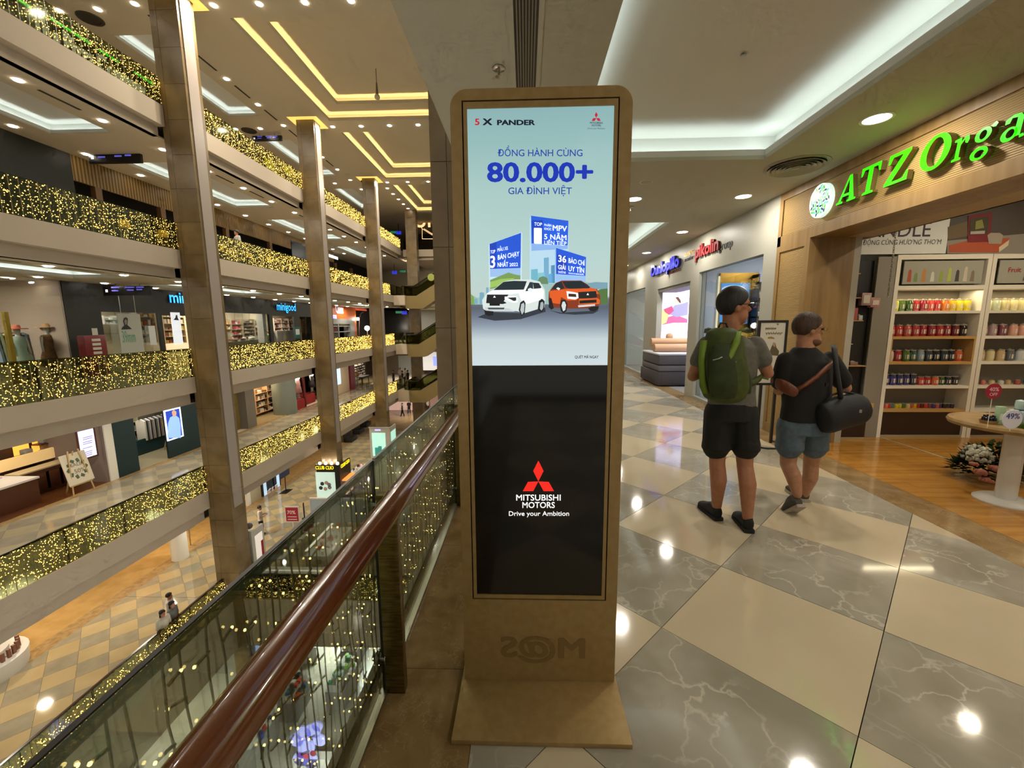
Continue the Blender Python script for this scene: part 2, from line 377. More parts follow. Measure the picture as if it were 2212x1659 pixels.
# ================================================================ railing on our side
railw = Mnoise('rail_wood', '#6a3616', '#4c250e', 3, .18, (1, .08, 1), coat=.6)
glassm = Mglass('rail_glass', '#eef5ea', .7)
glasse = M('glass_edge', '#14150f', .45); tapem = M('clear_tape', '#7c8870', .3, alpha=.85)
brass = Mnoise('brushed_brass', '#7d6a38', '#5c4c22', 14, .3, (1, 1, 8), metal=.8)
t = thing('handrail', 'round polished dark wood handrail along the atrium edge', 'handrail', (-.46, 2.6, 0))
MB().tube([(-.46, y, .965) for y in (-1.5, 0, 1, 2, 3, 4, 5, 6.2)], .042, 24).build('rail', railw, t, smooth=True)
POSTY = [-.29, 1.575, 3.44, 5.3]
for y in POSTY:
    t2 = MB(); t2.tube([(-.565, y, .84), (-.5, y, .845), (-.468, y, .87), (-.46, y, .93)], .008, 8); t2.build('rail_bracket', steel, t, smooth=True)
for i, y in enumerate(POSTY):
    lab = ['', 'bronze metal railing post left of the totem base', 'bronze metal railing post behind the totem edge', ''][i] or 'bronze metal railing post out of the nearest view'
    t = thing('railing_post', lab, 'post', (-.565, y, 0), 'railing posts on this side')
    bx('shaft', brass, t, -.607, -.523, y-.012, y+.03, 0, .9, .003)
    for z in (.16, .86): MB().cyl((-.66, y+.008, z), (-.6, y+.008, z), .017, n=16).cyl((-.64, y+.008, z), (-.632, y+.008, z), .03, n=16).cyl((-.604, y+.008, z), (-.600, y+.008, z), .028, n=16).build('glass_clamp', steel, t, smooth='auto')
bulb = Mscreen('bulb_warm', '#ffd98a', 11, sample=False); bulbfar = Mscreen('bulb_far', '#ffd06a', 3.8, sample=False)
wirem = M('light_wire', '#7a6f3c', .4, spec=.6)
for i in range(4):
    y0, y1 = POSTY[i]-1.85 if i == 0 else POSTY[i-1]+.012, POSTY[i]-.004
    nm = ['in the near foreground', 'left of the totem, nearest panel', 'behind the left edge of the totem', 'beyond the totem towards the column'][i]
    t = thing('glass_railing', 'clear glass railing '+nm, 'glass railing', (XG, (y0+y1)/2, 0))
    bx('pane', glassm, t, XG-.005, XG+.005, y0, y1, .015, 1.044)
    bx('top_edge', glasse, t, XG-.0055, XG+.0055, y0, y1, 1.044, 1.047); bx('side_edge', glasse, t, XG-.007, XG+.007, y1-.003, y1, .015, 1.044)
    bx('base_channel', steel, t, XG-.014, XG+.014, y0, y1, .001, .022)
    t = thing('light_curtain', 'warm fairy light curtain on the railing glass '+nm, 'fairy lights', (XG-.014, (y0+y1)/2, .05))
    bx('tape', tapem, t, XG-.0085, XG-.0075, y0, y1, 1.004, 1.03)
    wr, bb = MB(), MB(); y = y0+.03; k = 0
    while y < y1-.02:
        zb = rnd(.06, .2); pts = []; nseg = 7
        for s_ in range(nseg+1): pts.append((XG-.016+rnd(-.004, .004), y+rnd(-.008, .008), 1.01-(1.01-zb)*s_/nseg))
        wr.tube(pts, .0022, 4)
        z = 1.0-rnd(.03, .12)
        while z > zb:
            s_ = random.choice((-1, 1)); e = (XG-.018+rnd(-.01, .004), y+s_*rnd(.016, .034), z+rnd(-.012, .016))
            wr.tube([(XG-.016, y, z), e], .0032, 4)
            if random.random() < .92: bb.ball((e[0], e[1]+s_*.004, e[2]), .0034, 6, 4)
            z -= rnd(.07, .15)
        y += (.034 if k % 2 else rnd(.055, .085)); k += 1
    tag(wr.build('wires', wirem, t), kind='stuff'); tag(bb.build('bulbs', bulb, t), kind='stuff')
# ================================================================ advertising totem
YK = 1.627
t = thing('advertising_totem', 'tall bronze double-screen advertising totem with car advertisement and black lower screen', 'advertising totem', (.057, 1.68, 0)); KI = t
K0, K1, KT = -.272, .386, 2.418
bx('base_plate', gold, t, -.285, .397, 1.352, 1.98, 0, .02, .002)
G0, G1, GB, GT = -.23, .34, .407, 2.38
S0, S1, SB, ST, SM = -.211, .321, .429, 2.353, 1.414
def arcpts(cx, cz, r, a0, a1, n=8): return [(cx+r*math.cos(math.radians(a0+(a1-a0)*i/n)), cz+r*math.sin(math.radians(a0+(a1-a0)*i/n))) for i in range(n+1)]
R = .062
top = [(K0, KT-R), (G0, KT-R), (G0, GT), (G1, GT), (G1, KT-R), (K1, KT-R)] + arcpts(K1-R, KT-R, R, 0, 90) + arcpts(K0+R, KT-R, R, 90, 180)
m = MB()
m.box(K0, G0, YK, YK+.1, .02, KT-R).box(G1, K1, YK, YK+.1, .02, KT-R).box(G0, G1, YK, YK+.1, .02, GB).prism([(x, YK, z) for x, z in top], (0, .1, 0))
out = [(K0, .02), (K1, .02)] + arcpts(K1-R, KT-R, R, 0, 90) + arcpts(K0+R, KT-R, R, 90, 180)
m.prism([(x, YK+.02, z) for x, z in out], (0, .1, 0)); m.build('casing', gold, t, smooth='auto')
g = .005
bz = MB(); bz.box(G0+g, S0, YK+.001, YK+.019, GB+g, GT-g).box(S1, G1-g, YK+.001, YK+.019, GB+g, GT-g).box(S0, S1, YK+.001, YK+.019, GB+g, SB).box(S0, S1, YK+.001, YK+.019, ST, GT-g)
bz.build('bezel', gold, t)
mm = MB()
for a in ((G0, G0+g, GB, GT), (G1-g, G1, GB, GT), (G0, G1, GB, GB+g), (G0, G1, GT-g, GT)): mm.box(a[0], a[1], YK+.014, YK+.0195, a[2], a[3])
mm.build('shadow_gap', M('gap_dark', '#2a120a', .8), t)
text('M@S', .135, M('glue_mark', '#8d7142', .5, .3), t, (.075, YK-.0004, .135), (-1, 0, 0), (0, 0, 1), 'ghost_lettering', bold=.03, extrude=-.0015, width=.37)
# lower screen: black with the three-diamond emblem
low = bx('lower_screen', M('screen_black', '#050505', .08, spec=.6), t, S0, S1, YK+.006, YK+.012, SB, SM)
FR = YK+.0058                                        # front of the screen glass
def sp(u, v, k): q = PY(u, v, FR-.00035*k); return q
def shape(pts, mat, k, name, par): return MB().poly([sp(u, v, k) for u, v in pts]).build(name, mat, par)
red = Mscreen('emblem_red', '#d8241c', 1.1, sample=False); wht = Mscreen('screen_white', '#f4f4f2', 1.0, sample=False)
def emblem(cx, cy, s, mat, k, par):
    a = s; h = s*1.732
    shape([(cx, cy-2*h*.5-h*.16), (cx+a*.5, cy-h*.5-h*.08), (cx, cy), (cx-a*.5, cy-h*.5-h*.08)], mat, k, 'emblem_diamond', par)
    for sg in (-1, 1): shape([(cx, cy), (cx+sg*a, cy+h*.02), (cx+sg*a*1.5, cy+h*.54), (cx+sg*a*.5, cy+h*.54)], mat, k, 'emblem_diamond', par)
emblem(1163, 1040, 22.5, red, 2, low)
def stext(s, cx, base, hgt, width, mat, k, par, bold=0., shear=0., slope=0., name='lettering', vscale=1.):
    """a line of print on the screen: centre, base line, cap height and width in photo pixels"""
    a, b = sp(cx-width/2, base+slope*width/2*-1, k), sp(cx+width/2, base-slope*width/2*-1, k)
    c0, c1 = sp(cx, base, k), sp(cx, base-hgt, k)
    ri = b-a; return text(s, (c1-c0).length/.72, mat, par, c0, ri, (0, 0, 1), name, bold=bold, extrude=.0, width=ri.length, shear=shear)
stext('MITSUBISHI', 1163, 1081, 13, 96, wht, 2, low, .01); stext('MOTORS', 1163, 1097, 13, 70, wht, 2, low, .01)
stext('Drive your Ambition', 1164, 1114, 10, 130, wht, 2, low, .004)
# upper screen: the advertisement picture
m = bpy.data.materials.new('advert_picture'); m.use_nodes = True; MATS['advert_picture'] = m; nt = m.node_tree; b = nt.nodes['Principled BSDF']
b.inputs['Base Color'].default_value = (.02, .02, .02, 1); b.inputs['Roughness'].default_value = .12; b.inputs['Emission Strength'].default_value = .95
gx = nt.nodes.new('ShaderNodeNewGeometry'); sx = nt.nodes.new('ShaderNodeSeparateXYZ'); mr = nt.nodes.new('ShaderNodeMapRange'); cr = nt.nodes.new('ShaderNodeValToRGB')
mr.inputs[1].default_value = SM; mr.inputs[2].default_value = ST
nt.links.new(gx.outputs['Position'], sx.inputs[0]); nt.links.new(sx.outputs['Z'], mr.inputs[0]); nt.links.new(mr.outputs[0], cr.inputs[0]); nt.links.new(cr.outputs[0], b.inputs['Emission Color'])
el = cr.color_ramp.elements; el[0].position = 0; el[0].color = lin('#d3e2e6'); el[1].position = 1; el[1].color = lin('#8fb6b8')
for pos, c in ((.11, '#c9d8dd'), (.17, '#8d9bab'), (.21, '#6b7789'), (.24, '#57616f'), (.275, '#6b7280'), (.285, '#c4d6d2'), (.42, '#bcd8d3'), (.70, '#aecfca'), (.88, '#98c0bf')):
    e = el.new(pos); e.color = lin(c)
up_ = bx('upper_screen', m, t, S0, S1, YK+.006, YK+.012, SM+.002, ST)
def S(n, h='#808080', s=.95): return Mscreen('ad_'+n, h, s, .3, False)
ink, blue, redt = S('ink', '#10182a'), S('blue', '#1430a8'), S('red', '#b02236')
stext('X', 1053, 270, 14, 21, ink, 3, up_, .045, name='brand_lettering'); stext('PANDER', 1114, 270, 11, 82, ink, 3, up_, .045, name='brand_lettering')
stext('5', 1031, 270, 14, 10, redt, 3, up_, .03, name='brand_lettering')
emblem(1288, 255, 6.6, redt, 3, up_); stext('MITSUBISHI', 1288, 267.5, 4.2, 27, ink, 3, up_, .01); stext('MOTORS', 1288, 273, 4.2, 20, ink, 3, up_, .01); stext('Drive your Ambition', 1288, 279, 3.6, 37, ink, 3, up_)
stext('ĐỒNG HÀNH CÙNG', 1167, 337.5, 15, 183, S('navy', '#20409a'), 3, up_, .006); stext('80.000+', 1167, 392, 42, 229, blue, 3, up_, .032); stext('GIA ĐÌNH VIỆT', 1166, 419.5, 15, 137, S('navy'), 3, up_, .006)
def z3(pts): return [(960+x/4.61, 440+y/4.61) for x, y in pts]
def Q(pts, mat, k, name): return shape(z3(pts), mat, k, name, up_)
# hills and skyline
Q([(265,905),(330,940),(420,905),(560,870),(700,840),(1000,800),(1390,775),(1480,790),(1625,810),(1625,1000),(265,1005)], S('hill', '#8fb0ae'), 1, 'hills')
Q([(1400,800),(1500,780),(1625,785),(1625,850),(1400,850)], S('hill2', '#6f95a8'), 1.3, 'hills')
Q([(1500,880),(1560,850),(1625,845),(1625,1000),(1500,1000)], S('tree', '#4c6b3c'), 1.6, 'trees'); Q([(265,900),(295,930),(300,1003),(268,1005)], S('leaf', '#6f9a4c'), 1.6, 'trees')
for i, (x0, x1, y) in enumerate(((350,395,880),(415,440,830),(300,330,940))): Q([(x0,1000),(x0,y+8),((x0+x1)/2,y),(x1,y+10),(x1,1000)], S('tower', '#6f9db5'), 1.5, 'skyline_tower')
# three tall boards
Q([(848,150),(863,120),(1235,170),(1235,780),(863,780),(848,760)], S('bd1', '#a9cbe0'), 2, 'board'); Q([(863,120),(1235,170),(1228,415),(866,395)], S('bd1b', '#2458cf'), 2.5, 'board_panel')
Q([(866,395),(1228,415),(1228,450),(866,470)], S('bd1c', '#7fa6dd'), 2.5, 'board_panel')
for x0, x1, y, h in ((863,930,655,'#69a9bd'),(930,1000,690,'#7bb6c4'),(990,1040,540,'#6c9fc0'),(1040,1075,700,'#5f9fc4'),(1062,1100,615,'#4f86ac')): Q([(x0,790),(x0,y),(x1,y-6),(x1,790)], S('b'+h[1:], h), 2.7, 'skyline_tower')
Q([(930,770),(945,735),(985,722),(1025,740),(1035,800),(930,800)], S('tree2', '#5d7f5e'), 2.9, 'trees')
Q([(442,405),(455,398),(763,287),(775,290),(770,760),(445,830)], S('bd2', '#b9d4e4'), 2, 'board'); Q([(450,402),(763,290),(758,640),(455,650)], S('bd2b', '#2050c8'), 2.5, 'board_panel'); Q([(455,650),(758,640),(757,720),(455,730)], S('bd2c', '#8fb3de'), 2.5, 'board_panel')
Q([(455,760),(540,725),(600,700),(640,685),(700,705),(757,715),(757,790),(455,850)], S('tree3', '#6f9150'), 2.8, 'trees'); Q([(455,780),(560,750),(700,740),(640,790),(455,840)], S('grass', '#8fb55a'), 2.9, 'field')
Q([(1100,460),(1112,436),(1412,530),(1405,785),(1105,780)], S('bd3', '#8db4e2'), 3, 'board'); Q([(1112,440),(1410,532),(1404,720),(1112,700)], S('bd3b', '#2253cc'), 3.4, 'board_panel')
Q([(868,165),(980,165),(980,398),(882,392)], S('bdd', '#1c3fae'), 2.8, 'board_panel'); Q([(452,400),(518,380),(518,645),(455,648)], S('bdd'), 2.8, 'board_panel'); Q([(1122,500),(1222,530),(1218,706),(1122,690)], S('bdd'), 3.6, 'board_panel')
wp = S('white', '#f2f7fb', 1.0)
def zt(s, cx, base, h, w, bold=.01, slope=0., k=4): stext(s, 960+cx/4.61, 440+base/4.61, h/4.61, w/4.61, wp, k, up_, bold*.5, slope=slope)
zt('TOP', 933, 220, 34, 78, .02, .05); zt('1', 930, 396, 160, 78, .03, .05); zt('PHÂN', 1030, 226, 24, 70, .01, .08); zt('KHÚC', 1030, 264, 24, 70, .01, .08)
zt('MPV', 1146, 272, 56, 142, .035, .08); zt('5 NĂM', 1105, 358, 52, 222, .03, .05); zt('LIÊN TIẾP', 1104, 410, 40, 222, .015, .05)
zt('TOP', 482, 495, 34, 48, .02, -.16); zt('3', 482, 636, 120, 50, .05, -.1); zt('MẪU XE', 580, 468, 34, 104, .012, -.2); zt('BÁN CHẠY', 637, 540, 48, 214, .03, -.18); zt('NHẤT', 582, 628, 46, 106, .03, -.05); zt('2022', 690, 622, 34, 84, .02, -.05)
zt('36', 1172, 582, 68, 80, .045, .14); zt('GIẢI', 1170, 655, 44, 76, .03, .1); zt('THƯỞNG', 1170, 694, 22, 78, .012, .08); zt('BÁO CHÍ', 1316, 602, 48, 162, .03, .18); zt('UY TÍN', 1314, 680, 52, 156, .035, .14); zt('TRONG VÀ NGOÀI NƯỚC', 1312, 706, 14, 156, .008, .1)
stext('QUÉT MÃ NGAY', 1267, 774, 6, 51, ink, 3, up_, .015)
# the two cars in the picture, flat colour shapes
def car(parts):
    for k, (h, pts) in enumerate(parts): Q(pts, S('c'+h[1:], h), 4+.25*k, 'car_picture')
car([('#2c323c', [(330,1130),(450,1080),(760,1090),(1000,1030),(1010,1075),(760,1150),(500,1165)]),
 ('#c8d4d4', [(375,960),(420,895),(480,862),(590,775),(700,755),(860,755),(950,775),(1000,860),(1005,960),(995,1035),(930,1050),(800,1090),(720,1070),(420,1070),(385,1045)]),
 ('#eef3f2', [(420,895),(480,862),(790,858),(830,800),(940,800),(965,840),(990,870),(985,950),(810,1000),(760,950),(740,890),(640,905),(430,900)]),
 ('#1d2a30', [(488,860),(590,778),(690,768),(820,772),(790,856)]), ('#22303a', [(805,872),(850,780),(880,782),(885,850),(850,868)]), ('#1c2930', [(880,785),(940,790),(965,830),(960,842),(890,848)]),
 ('#16181c', [(425,905),(640,905),(590,970),(620,990),(580,1000),(415,990)]), ('#0d0f12', [(450,992),(552,992),(552,1016),(450,1016)]),
 ('#b9c0c4', [(392,1020),(440,1040),(640,1040),(700,1075),(420,1072)]), ('#3a3f45', [(430,1035),(600,1035),(590,1052),(440,1052)]),
 ('#14161a', [(396,1060),(420,1065),(490,1072),(485,1110),(440,1118),(405,1100)]), ('#14161a', [(740,1060),(755,985),(790,960),(808,990),(800,1090),(770,1120)]), ('#aab4ba', [(755,1060),(765,1000),(790,985),(798,1010),(793,1075),(772,1105)]),
 ('#14161a', [(930,1050),(940,970),(970,945),(998,970),(992,1050),(965,1082)]), ('#9aa5ac', [(950,1045),(958,985),(978,975),(988,1000),(982,1045),(966,1065)]),
 ('#f7fafa', [(600,925),(720,925),(725,975),(690,985),(600,950)]), ('#23282e', [(625,935),(715,932),(715,965),(690,970)]), ('#f7fafa', [(485,935),(498,915),(512,935)]), ('#d7e2e4', [(830,850),(855,838),(882,850),(870,876),(835,880)])])
car([('#2c323c', [(1040,1060),(1160,1085),(1430,1070),(1545,1060),(1480,1095),(1300,1105),(1150,1095)]),
 ('#7c3016', [(1035,960),(1040,880),(1075,830),(1110,790),(1170,765),(1360,765),(1420,800),(1460,840),(1520,850),(1552,920),(1552,1000),(1500,1040),(1250,1045),(1045,1030)]),
 ('#d0551f', [(1045,870),(1120,860),(1200,850),(1450,835),(1510,850),(1540,900),(1330,880),(1320,960),(1230,965),(1160,930),(1150,1000),(1055,985)]),
 ('#16222a', [(1175,775),(1360,770),(1450,830),(1440,842),(1250,848),(1210,835)]), ('#1c262c', [(1070,850),(1110,790),(1165,775),(1195,840),(1150,858)]),
 ('#191b1f', [(1335,880),(1510,870),(1520,930),(1470,940),(1340,945)]), ('#c95a22', [(1340,945),(1525,940),(1550,960),(1545,1000),(1340,1005)]), ('#1a1a1c', [(1345,965),(1515,955),(1515,985),(1345,995)]),
 ('#c2c7c9', [(1330,1012),(1500,1000),(1500,1018),(1335,1032)]), ('#14161a', [(1150,1010),(1165,960),(1200,955),(1225,1000),(1215,1070),(1185,1090),(1160,1070)]), ('#c9cfd2', [(1165,1015),(1178,975),(1198,975),(1212,1010),(1203,1060),(1182,1072)]),
 ('#14161a', [(1038,1030),(1045,935),(1065,940),(1080,1000),(1090,1040),(1065,1056)]), ('#14161a', [(1430,1040),(1470,1025),(1540,1020),(1530,1055),(1490,1072),(1450,1066)]),
 ('#e9eff0', [(1215,870),(1290,880),(1330,890),(1335,940),(1300,955),(1225,945)]), ('#3a2018', [(1235,895),(1310,900),(1315,930),(1235,925)]), ('#f4f6f6', [(1415,910),(1428,888),(1440,910)]), ('#dfe5e6', [(1112,845),(1130,832),(1155,845),(1140,862)]), ('#101114', [(1380,962),(1490,958),(1490,980),(1380,985)])])
# ================================================================ candle shop on the right
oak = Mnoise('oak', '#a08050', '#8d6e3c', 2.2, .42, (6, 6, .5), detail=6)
oakd = Mnoise('oak_shaded', '#8f7142', '#7d6034', 2.2, .42, (6, 6, .5), detail=6)  # darker copy of the oak: shade put into the return and soffit colour
weave = Mwave('woven_panel', '#8f7140', '#b59760', 18, 'Z', .55, .6)
shopwhite = M('shop_white', '#e9e4d6', .5); shopgrey = M('shop_grey', '#8c8678', .55)
woodfl = Mnoise('laminate', '#c08a3c', '#a8722c', 1.2, .18, (1, 14, 1), detail=6)
YS = 5.68
w_ = thing('wall_candle_shop', 'oak-framed woven shop front of the candle shop', None, (XW, 2.5, 0), kind='structure')
FY1, FY0 = 6.1, -1.5
bx('woven_fascia', weave, w_, XW+.015, XW+.06, FY0, FY1-.07, 2.73, 3.2)
bx('frame', oak, w_, XW, XW+.08, FY0, FY1, 3.2, 3.3); bx('frame', oak, w_, XW, XW+.08, FY0, FY1, 2.6, 2.73); bx('frame', oak, w_, XW, XW+.08, FY1-.07, FY1, 0, 3.2)
bx('woven_pillar', weave, w_, XW+.015, XW+.06, 5.52, FY1-.07, .14, 2.52)
bx('frame', oak, w_, XW, XW+.08, 5.42, 5.52, 0, 2.6); bx('frame', oak, w_, XW, XW+.08, 5.52, FY1-.07, 2.52, 2.6); bx('frame', oak, w_, XW, XW+.08, 5.52, FY1-.07, 0, .14)
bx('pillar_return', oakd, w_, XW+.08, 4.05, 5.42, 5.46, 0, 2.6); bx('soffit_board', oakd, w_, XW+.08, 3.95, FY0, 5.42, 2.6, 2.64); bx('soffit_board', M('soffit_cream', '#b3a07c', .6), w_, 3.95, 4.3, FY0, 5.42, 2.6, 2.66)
bx('header', M('soffit_cream'), w_, 4.27, 4.3, FY0, 5.68, 2.6, 3.25); bx('reveal_post', M('post_grey', '#a9a494', .5), w_, 4.05, 4.13, 5.42, 5.5, 0, 2.75)
struct(bx('wall_shop_back', shopwhite, None, 3.6, 8.6, 6.02, 6.1, 0, 3.25)); struct(bx('wall_shop_right', shopwhite, None, 8.6, 8.7, -1.5, 6.1, 0, 3.25)); struct(bx('ceiling_shop', shopwhite, None, 4.3, 8.6, -1.5, 6.02, 3.2, 3.25))
f_ = thing('floor_shop', 'glossy orange laminate floor inside the candle shop', None, (6, 2.5, 0), kind='structure')
for k in range(26): bx('plank', woodfl, f_, 3.552+k*.194, 3.552+k*.194+.1925, -1.5, 6.0, -.012, .001)
bx('metal_threshold', M('threshold', '#d8cfb2', .3, .5), f_, 4.84, 4.87, 2.2, 5.66, .001, .006)
for i, (x, y) in enumerate(((5.3, 4.5), (6.6, 4.5), (5.3, 2.6), (6.6, 2.6), (5.3, 3.5))):
    t = thing('ceiling_spotlight', 'small round spotlight on the candle shop ceiling', 'ceiling light', (x, y, 3.2), 'candle shop spotlights')
    MB().lathe([(.09, 0), (.09, -.02), (.07, -.02), (.07, -.004)], (x, y, 3.2), 20, caps=False).build('rim', white, t); MB().lathe([(.07, -.012), (.002, -.014)], (x, y, 3.2), 20).build('lens', lampm, t); arealamp('lamp', t, (x, y, 3.18), .13, 10, (1, .88, .66), shape='DISK')
# ---- illuminated sign
DN = (0, -1, 0)
greenl = Mscreen('sign_green', '#35ff0a', .95); signside = M('sign_side', '#7b6a3a', .4, .4)
sg = thing('shop_sign', 'bright green serif letters on the woven fascia', 'sign', (XW, 4.2, 2.8))
def ell(cx, cz, rx, rz, n=28, tilt=0.): return [(cx+rx*math.cos(2*math.pi*i/n)+tilt*rz*math.sin(2*math.pi*i/n), cz+rz*math.sin(2*math.pi*i/n)) for i in range(n)]
def letter(polys, rings, y0, z0, sx, sz, shear=.12, d=.05):
    """polys: outlines, rings: (outer, inner) pairs, in letter units; laid on the fascia from y0 rightwards"""
    m = MB(); mp = lambda p, q: (XW-q, y0-(p[0]+shear*p[1])*sx, z0+p[1]*sz)
    for P in polys:
        n = len(P); a = [mp(p, d) for p in P]; b = [mp(p, 0.) for p in P]; m.cur = 0; m.poly(a); m.cur = 1
        m.add(a+b, [(i, (i+1) % n, n+(i+1) % n, n+i) for i in range(n)])
    for O, I in rings:
        n = len(O); a = [mp(p, d) for p in O]; b = [mp(p, d) for p in I]; m.cur = 0; m.add(a+b, [(i, (i+1) % n, n+(i+1) % n, n+i) for i in range(n)]); m.cur = 1
        for Rr in (O, I):
            a = [mp(p, d) for p in Rr]; b = [mp(p, 0.) for p in Rr]; m.add(a+b, [(i, (i+1) % n, n+(i+1) % n, n+i) for i in range(n)])
    m.build('sign_letter', [greenl, signside], sg)
ZB = 2.85
letter([[(0,0),(.34,0),(.34,.07),(.23,.09),(.52,.86),(.66,.09),(.56,.07),(.56,0),(1,0),(1,.07),(.9,.09),(.64,1),(.5,1),(.1,.09),(0,.07)], [(.27,.24),(.64,.24),(.62,.34),(.31,.34)]], [], 4.96, ZB, .27, .265)
letter([[(.22,0),(.78,0),(.78,.07),(.62,.1),(.62,.9),(.84,.9),(.93,.7),(1,.7),(1,1),(0,1),(0,.7),(.07,.7),(.16,.9),(.38,.9),(.38,.1),(.22,.07)]], [], 4.655, ZB, .235, .265)
letter([[(0,0),(1,0),(1,.3),(.92,.3),(.82,.1),(.32,.1),(.98,.92),(.98,1),(.06,1),(.06,.7),(.14,.7),(.24,.9),(.66,.9),(0,.08)]], [], 4.345, ZB, .245, .265)
letter([], [(ell(.5,.5,.5,.52), ell(.5,.5,.27,.42))], 4.0, ZB, .265, .265)
letter([[(0,0),(.62,0),(.62,.09),(.46,.12),(.46,.66),(.7,.86),(.74,.7),(.9,.64),(1,.78),(.94,.98),(.74,1),(.46,.8),(.46,1),(0,.97),(0,.88),(.2,.85),(.2,.12),(0,.09)]], [], 3.70, ZB-.005, .115, .165)
letter([[(.72,.98),(.95,1.08),(1.06,.98),(.98,.86),(.84,.88)]], [(ell(.42,.72,.4,.3), ell(.42,.72,.18,.19)), (ell(.42,-.06,.44,.28), ell(.44,-.08,.24,.16))], 3.55, ZB-.005, .145, .165)
letter([[(.6,.1),(.86,.1),(.86,.8),(.72,.98),(.4,1.02),(.1,.9),(.1,.72),(.3,.72),(.36,.9),(.6,.86)], [(.84,.1),(1,.12),(1.06,.0),(.86,-.02)]], [(ell(.38,.27,.36,.28), ell(.42,.29,.18,.17))], 3.36, ZB-.005, .15, .165)
p = Vector((XW, 5.237, 2.98)); lg = thing('logo_disc', 'round white lit disc with leaf pattern left of the green letters', 'sign', p)
m = MB(); n = 36; a = [(XW-.05, p.y-.175*math.cos(2*math.pi*i/n), p.z+.19*math.sin(2*math.pi*i/n)) for i in range(n)]; m.prism(a, (.05, 0, 0)); m.build('disc', Mscreen('disc_white', '#dff7ec', .8), lg)
for i in range(56):
    r = math.sqrt((i+.5)/56)*.165; an = i*2.399; cyy, czz = p.y-r*.92*math.cos(an), p.z+r*math.sin(an); d = an*1.7; L_, W_ = .026, .012
    mt = [Mscreen('leaf_green', '#59c23a', .8, sample=False), Mscreen('leaf_navy', '#123a6a', .5, sample=False), Mscreen('leaf_teal', '#5fd0b0', .8, sample=False)][i % 3]
    pts = [(XW-.052, cyy+L_*math.cos(d)*q[0]-W_*math.sin(d)*q[1], czz+L_*math.sin(d)*q[0]+W_*math.cos(d)*q[1]) for q in ((-1, 0), (-.3, -1), (.5, -.8), (1, 0), (.5, .8), (-.3, 1))]
    MB().poly(pts).build('leaf', mt, lg)
# ---- banner and candle poster above the shelves (flat prints)
FB = (1, 0, 0); UPV = (0, 0, 1)
t = thing('wall_banner', 'white banner with grey lettering above the candle shelves', 'banner', (4.75, 5.7, 2.44)); bx('sheet', M('banner_white', '#dfe2dc', .6), t, 4.13, 5.385, YS+.0, YS+.015, 2.43, 3.15)
inkg = M('banner_ink', '#4a4652', .6)
a, b = PY(1826, 529, YS), PY(2032, 529, YS); text('RUNG ĐỘNG CÙNG HƯƠNG THƠM', .085, inkg, t, ((a.x+b.x)/2, YS-.001, a.z-.005), FB, UPV, extrude=.001, width=b.x-a.x, shear=.1)
a, b = PY(1846, 513, YS), PY(2008, 513, YS); text('CANDLE', .26, M('banner_plum', '#3d2a3f', .6), t, ((a.x+b.x)/2, YS-.001, a.z), FB, UPV, extrude=.001, width=b.x-a.x)
t = thing('candle_poster', 'wide poster of a red candle standing on an orange book', 'poster', (6.1, 5.7, 2.44)); bx('sheet', M('poster_dark', '#4b443c', .5), t, 5.39, 7.4, YS, YS+.015, 2.43, 3.15)
def wp_(pts, h, k, name, par, y=YS): MB().poly([PY(u, v, y-.002*k) for u, v in pts]).build(name, M('print_'+h[1:], h, .55), par)
wp_([(2046,548),(2046,520),(2212,505),(2212,548)], '#8f887d', 1, 'printed_table', t)
wp_([(2049,530),(2090,520),(2180,514),(2178,528),(2158,545),(2050,545)], '#b5532c', 2, 'printed_book', t); wp_([(2158,545),(2158,534),(2180,518),(2178,530)], '#d8c8a8', 3, 'printed_book', t)
wp_([(2092,466),(2143,458),(2140,522),(2090,524)], '#7c1620', 3, 'printed_candle', t); wp_([(2096,472),(2136,467),(2134,505),(2094,507)], '#43381c', 4, 'printed_label', t); wp_([(2108,478),(2122,474),(2126,492),(2106,496)], '#8f8a3a', 5, 'printed_leaf', t); wp_([(2097,500),(2128,498),(2127,505),(2096,506)], '#b8b0a0', 5, 'printed_label', t)
wp_([(2133,508),(2140,503),(2160,503),(2167,508),(2163,527),(2136,527)], '#a89b88', 4, 'printed_tealight', t); wp_([(2048,490),(2090,478),(2090,510),(2048,518)], '#6b5a3a', 2, 'printed_blur', t)
# ---- shelving cases with jar candles
casem = M('case_white', '#efe8d6', .4); casewood = M('case_oak', '#c49a5c', .45); caseb = M('case_back', '#8f8574', .6)
SHZ = [1.706, 1.374, 1.037, .712, .388]; JARS = {}
def jar(x, y, z, col, kind, label, group):
    key = (col, kind)
    if key not in JARS:
        t = thing('candle_jar', label, 'candle', (x, y, z), group); h, r = (.165, .047) if kind == 'big' else ((.125, .047) if kind == 'mid' else (.07, .03))
        MB().lathe([(r*.9, 0), (r, h*.08), (r, h*.72), (r*.82, h*.8), (r*.82, h*.84), (.004, h*.84)], (x, y, z), 12).build('jar', M('wax_'+col[1:], col, .15, coat=.5), t, smooth='auto')
        MB().lathe([(r*.86, h*.84), (r*.9, h*.9), (r*.86, h*.93), (r*.25, h*.95), (r*.3, h), (.003, h)], (x, y, z), 12).build('lid', M('jar_lid', '#c9c0a8', .1, spec=.9, alpha=.55), t, smooth='auto')
        if kind != 'small': MB().add([(x-r*.62, y-r*.80, z+h*.2), (x, y-r*1.02, z+h*.2), (x+r*.62, y-r*.80, z+h*.2), (x+r*.62, y-r*.80, z+h*.55), (x, y-r*1.02, z+h*.55), (x-r*.62, y-r*.80, z+h*.55)], [(0,1,4,5),(1,2,3,4)]).build('paper_label', M('label_paper', '#d8cdb4', .6), t)
        JARS[key] = t; return t
    return copy_tree(JARS[key], (x, y, z), label, group)
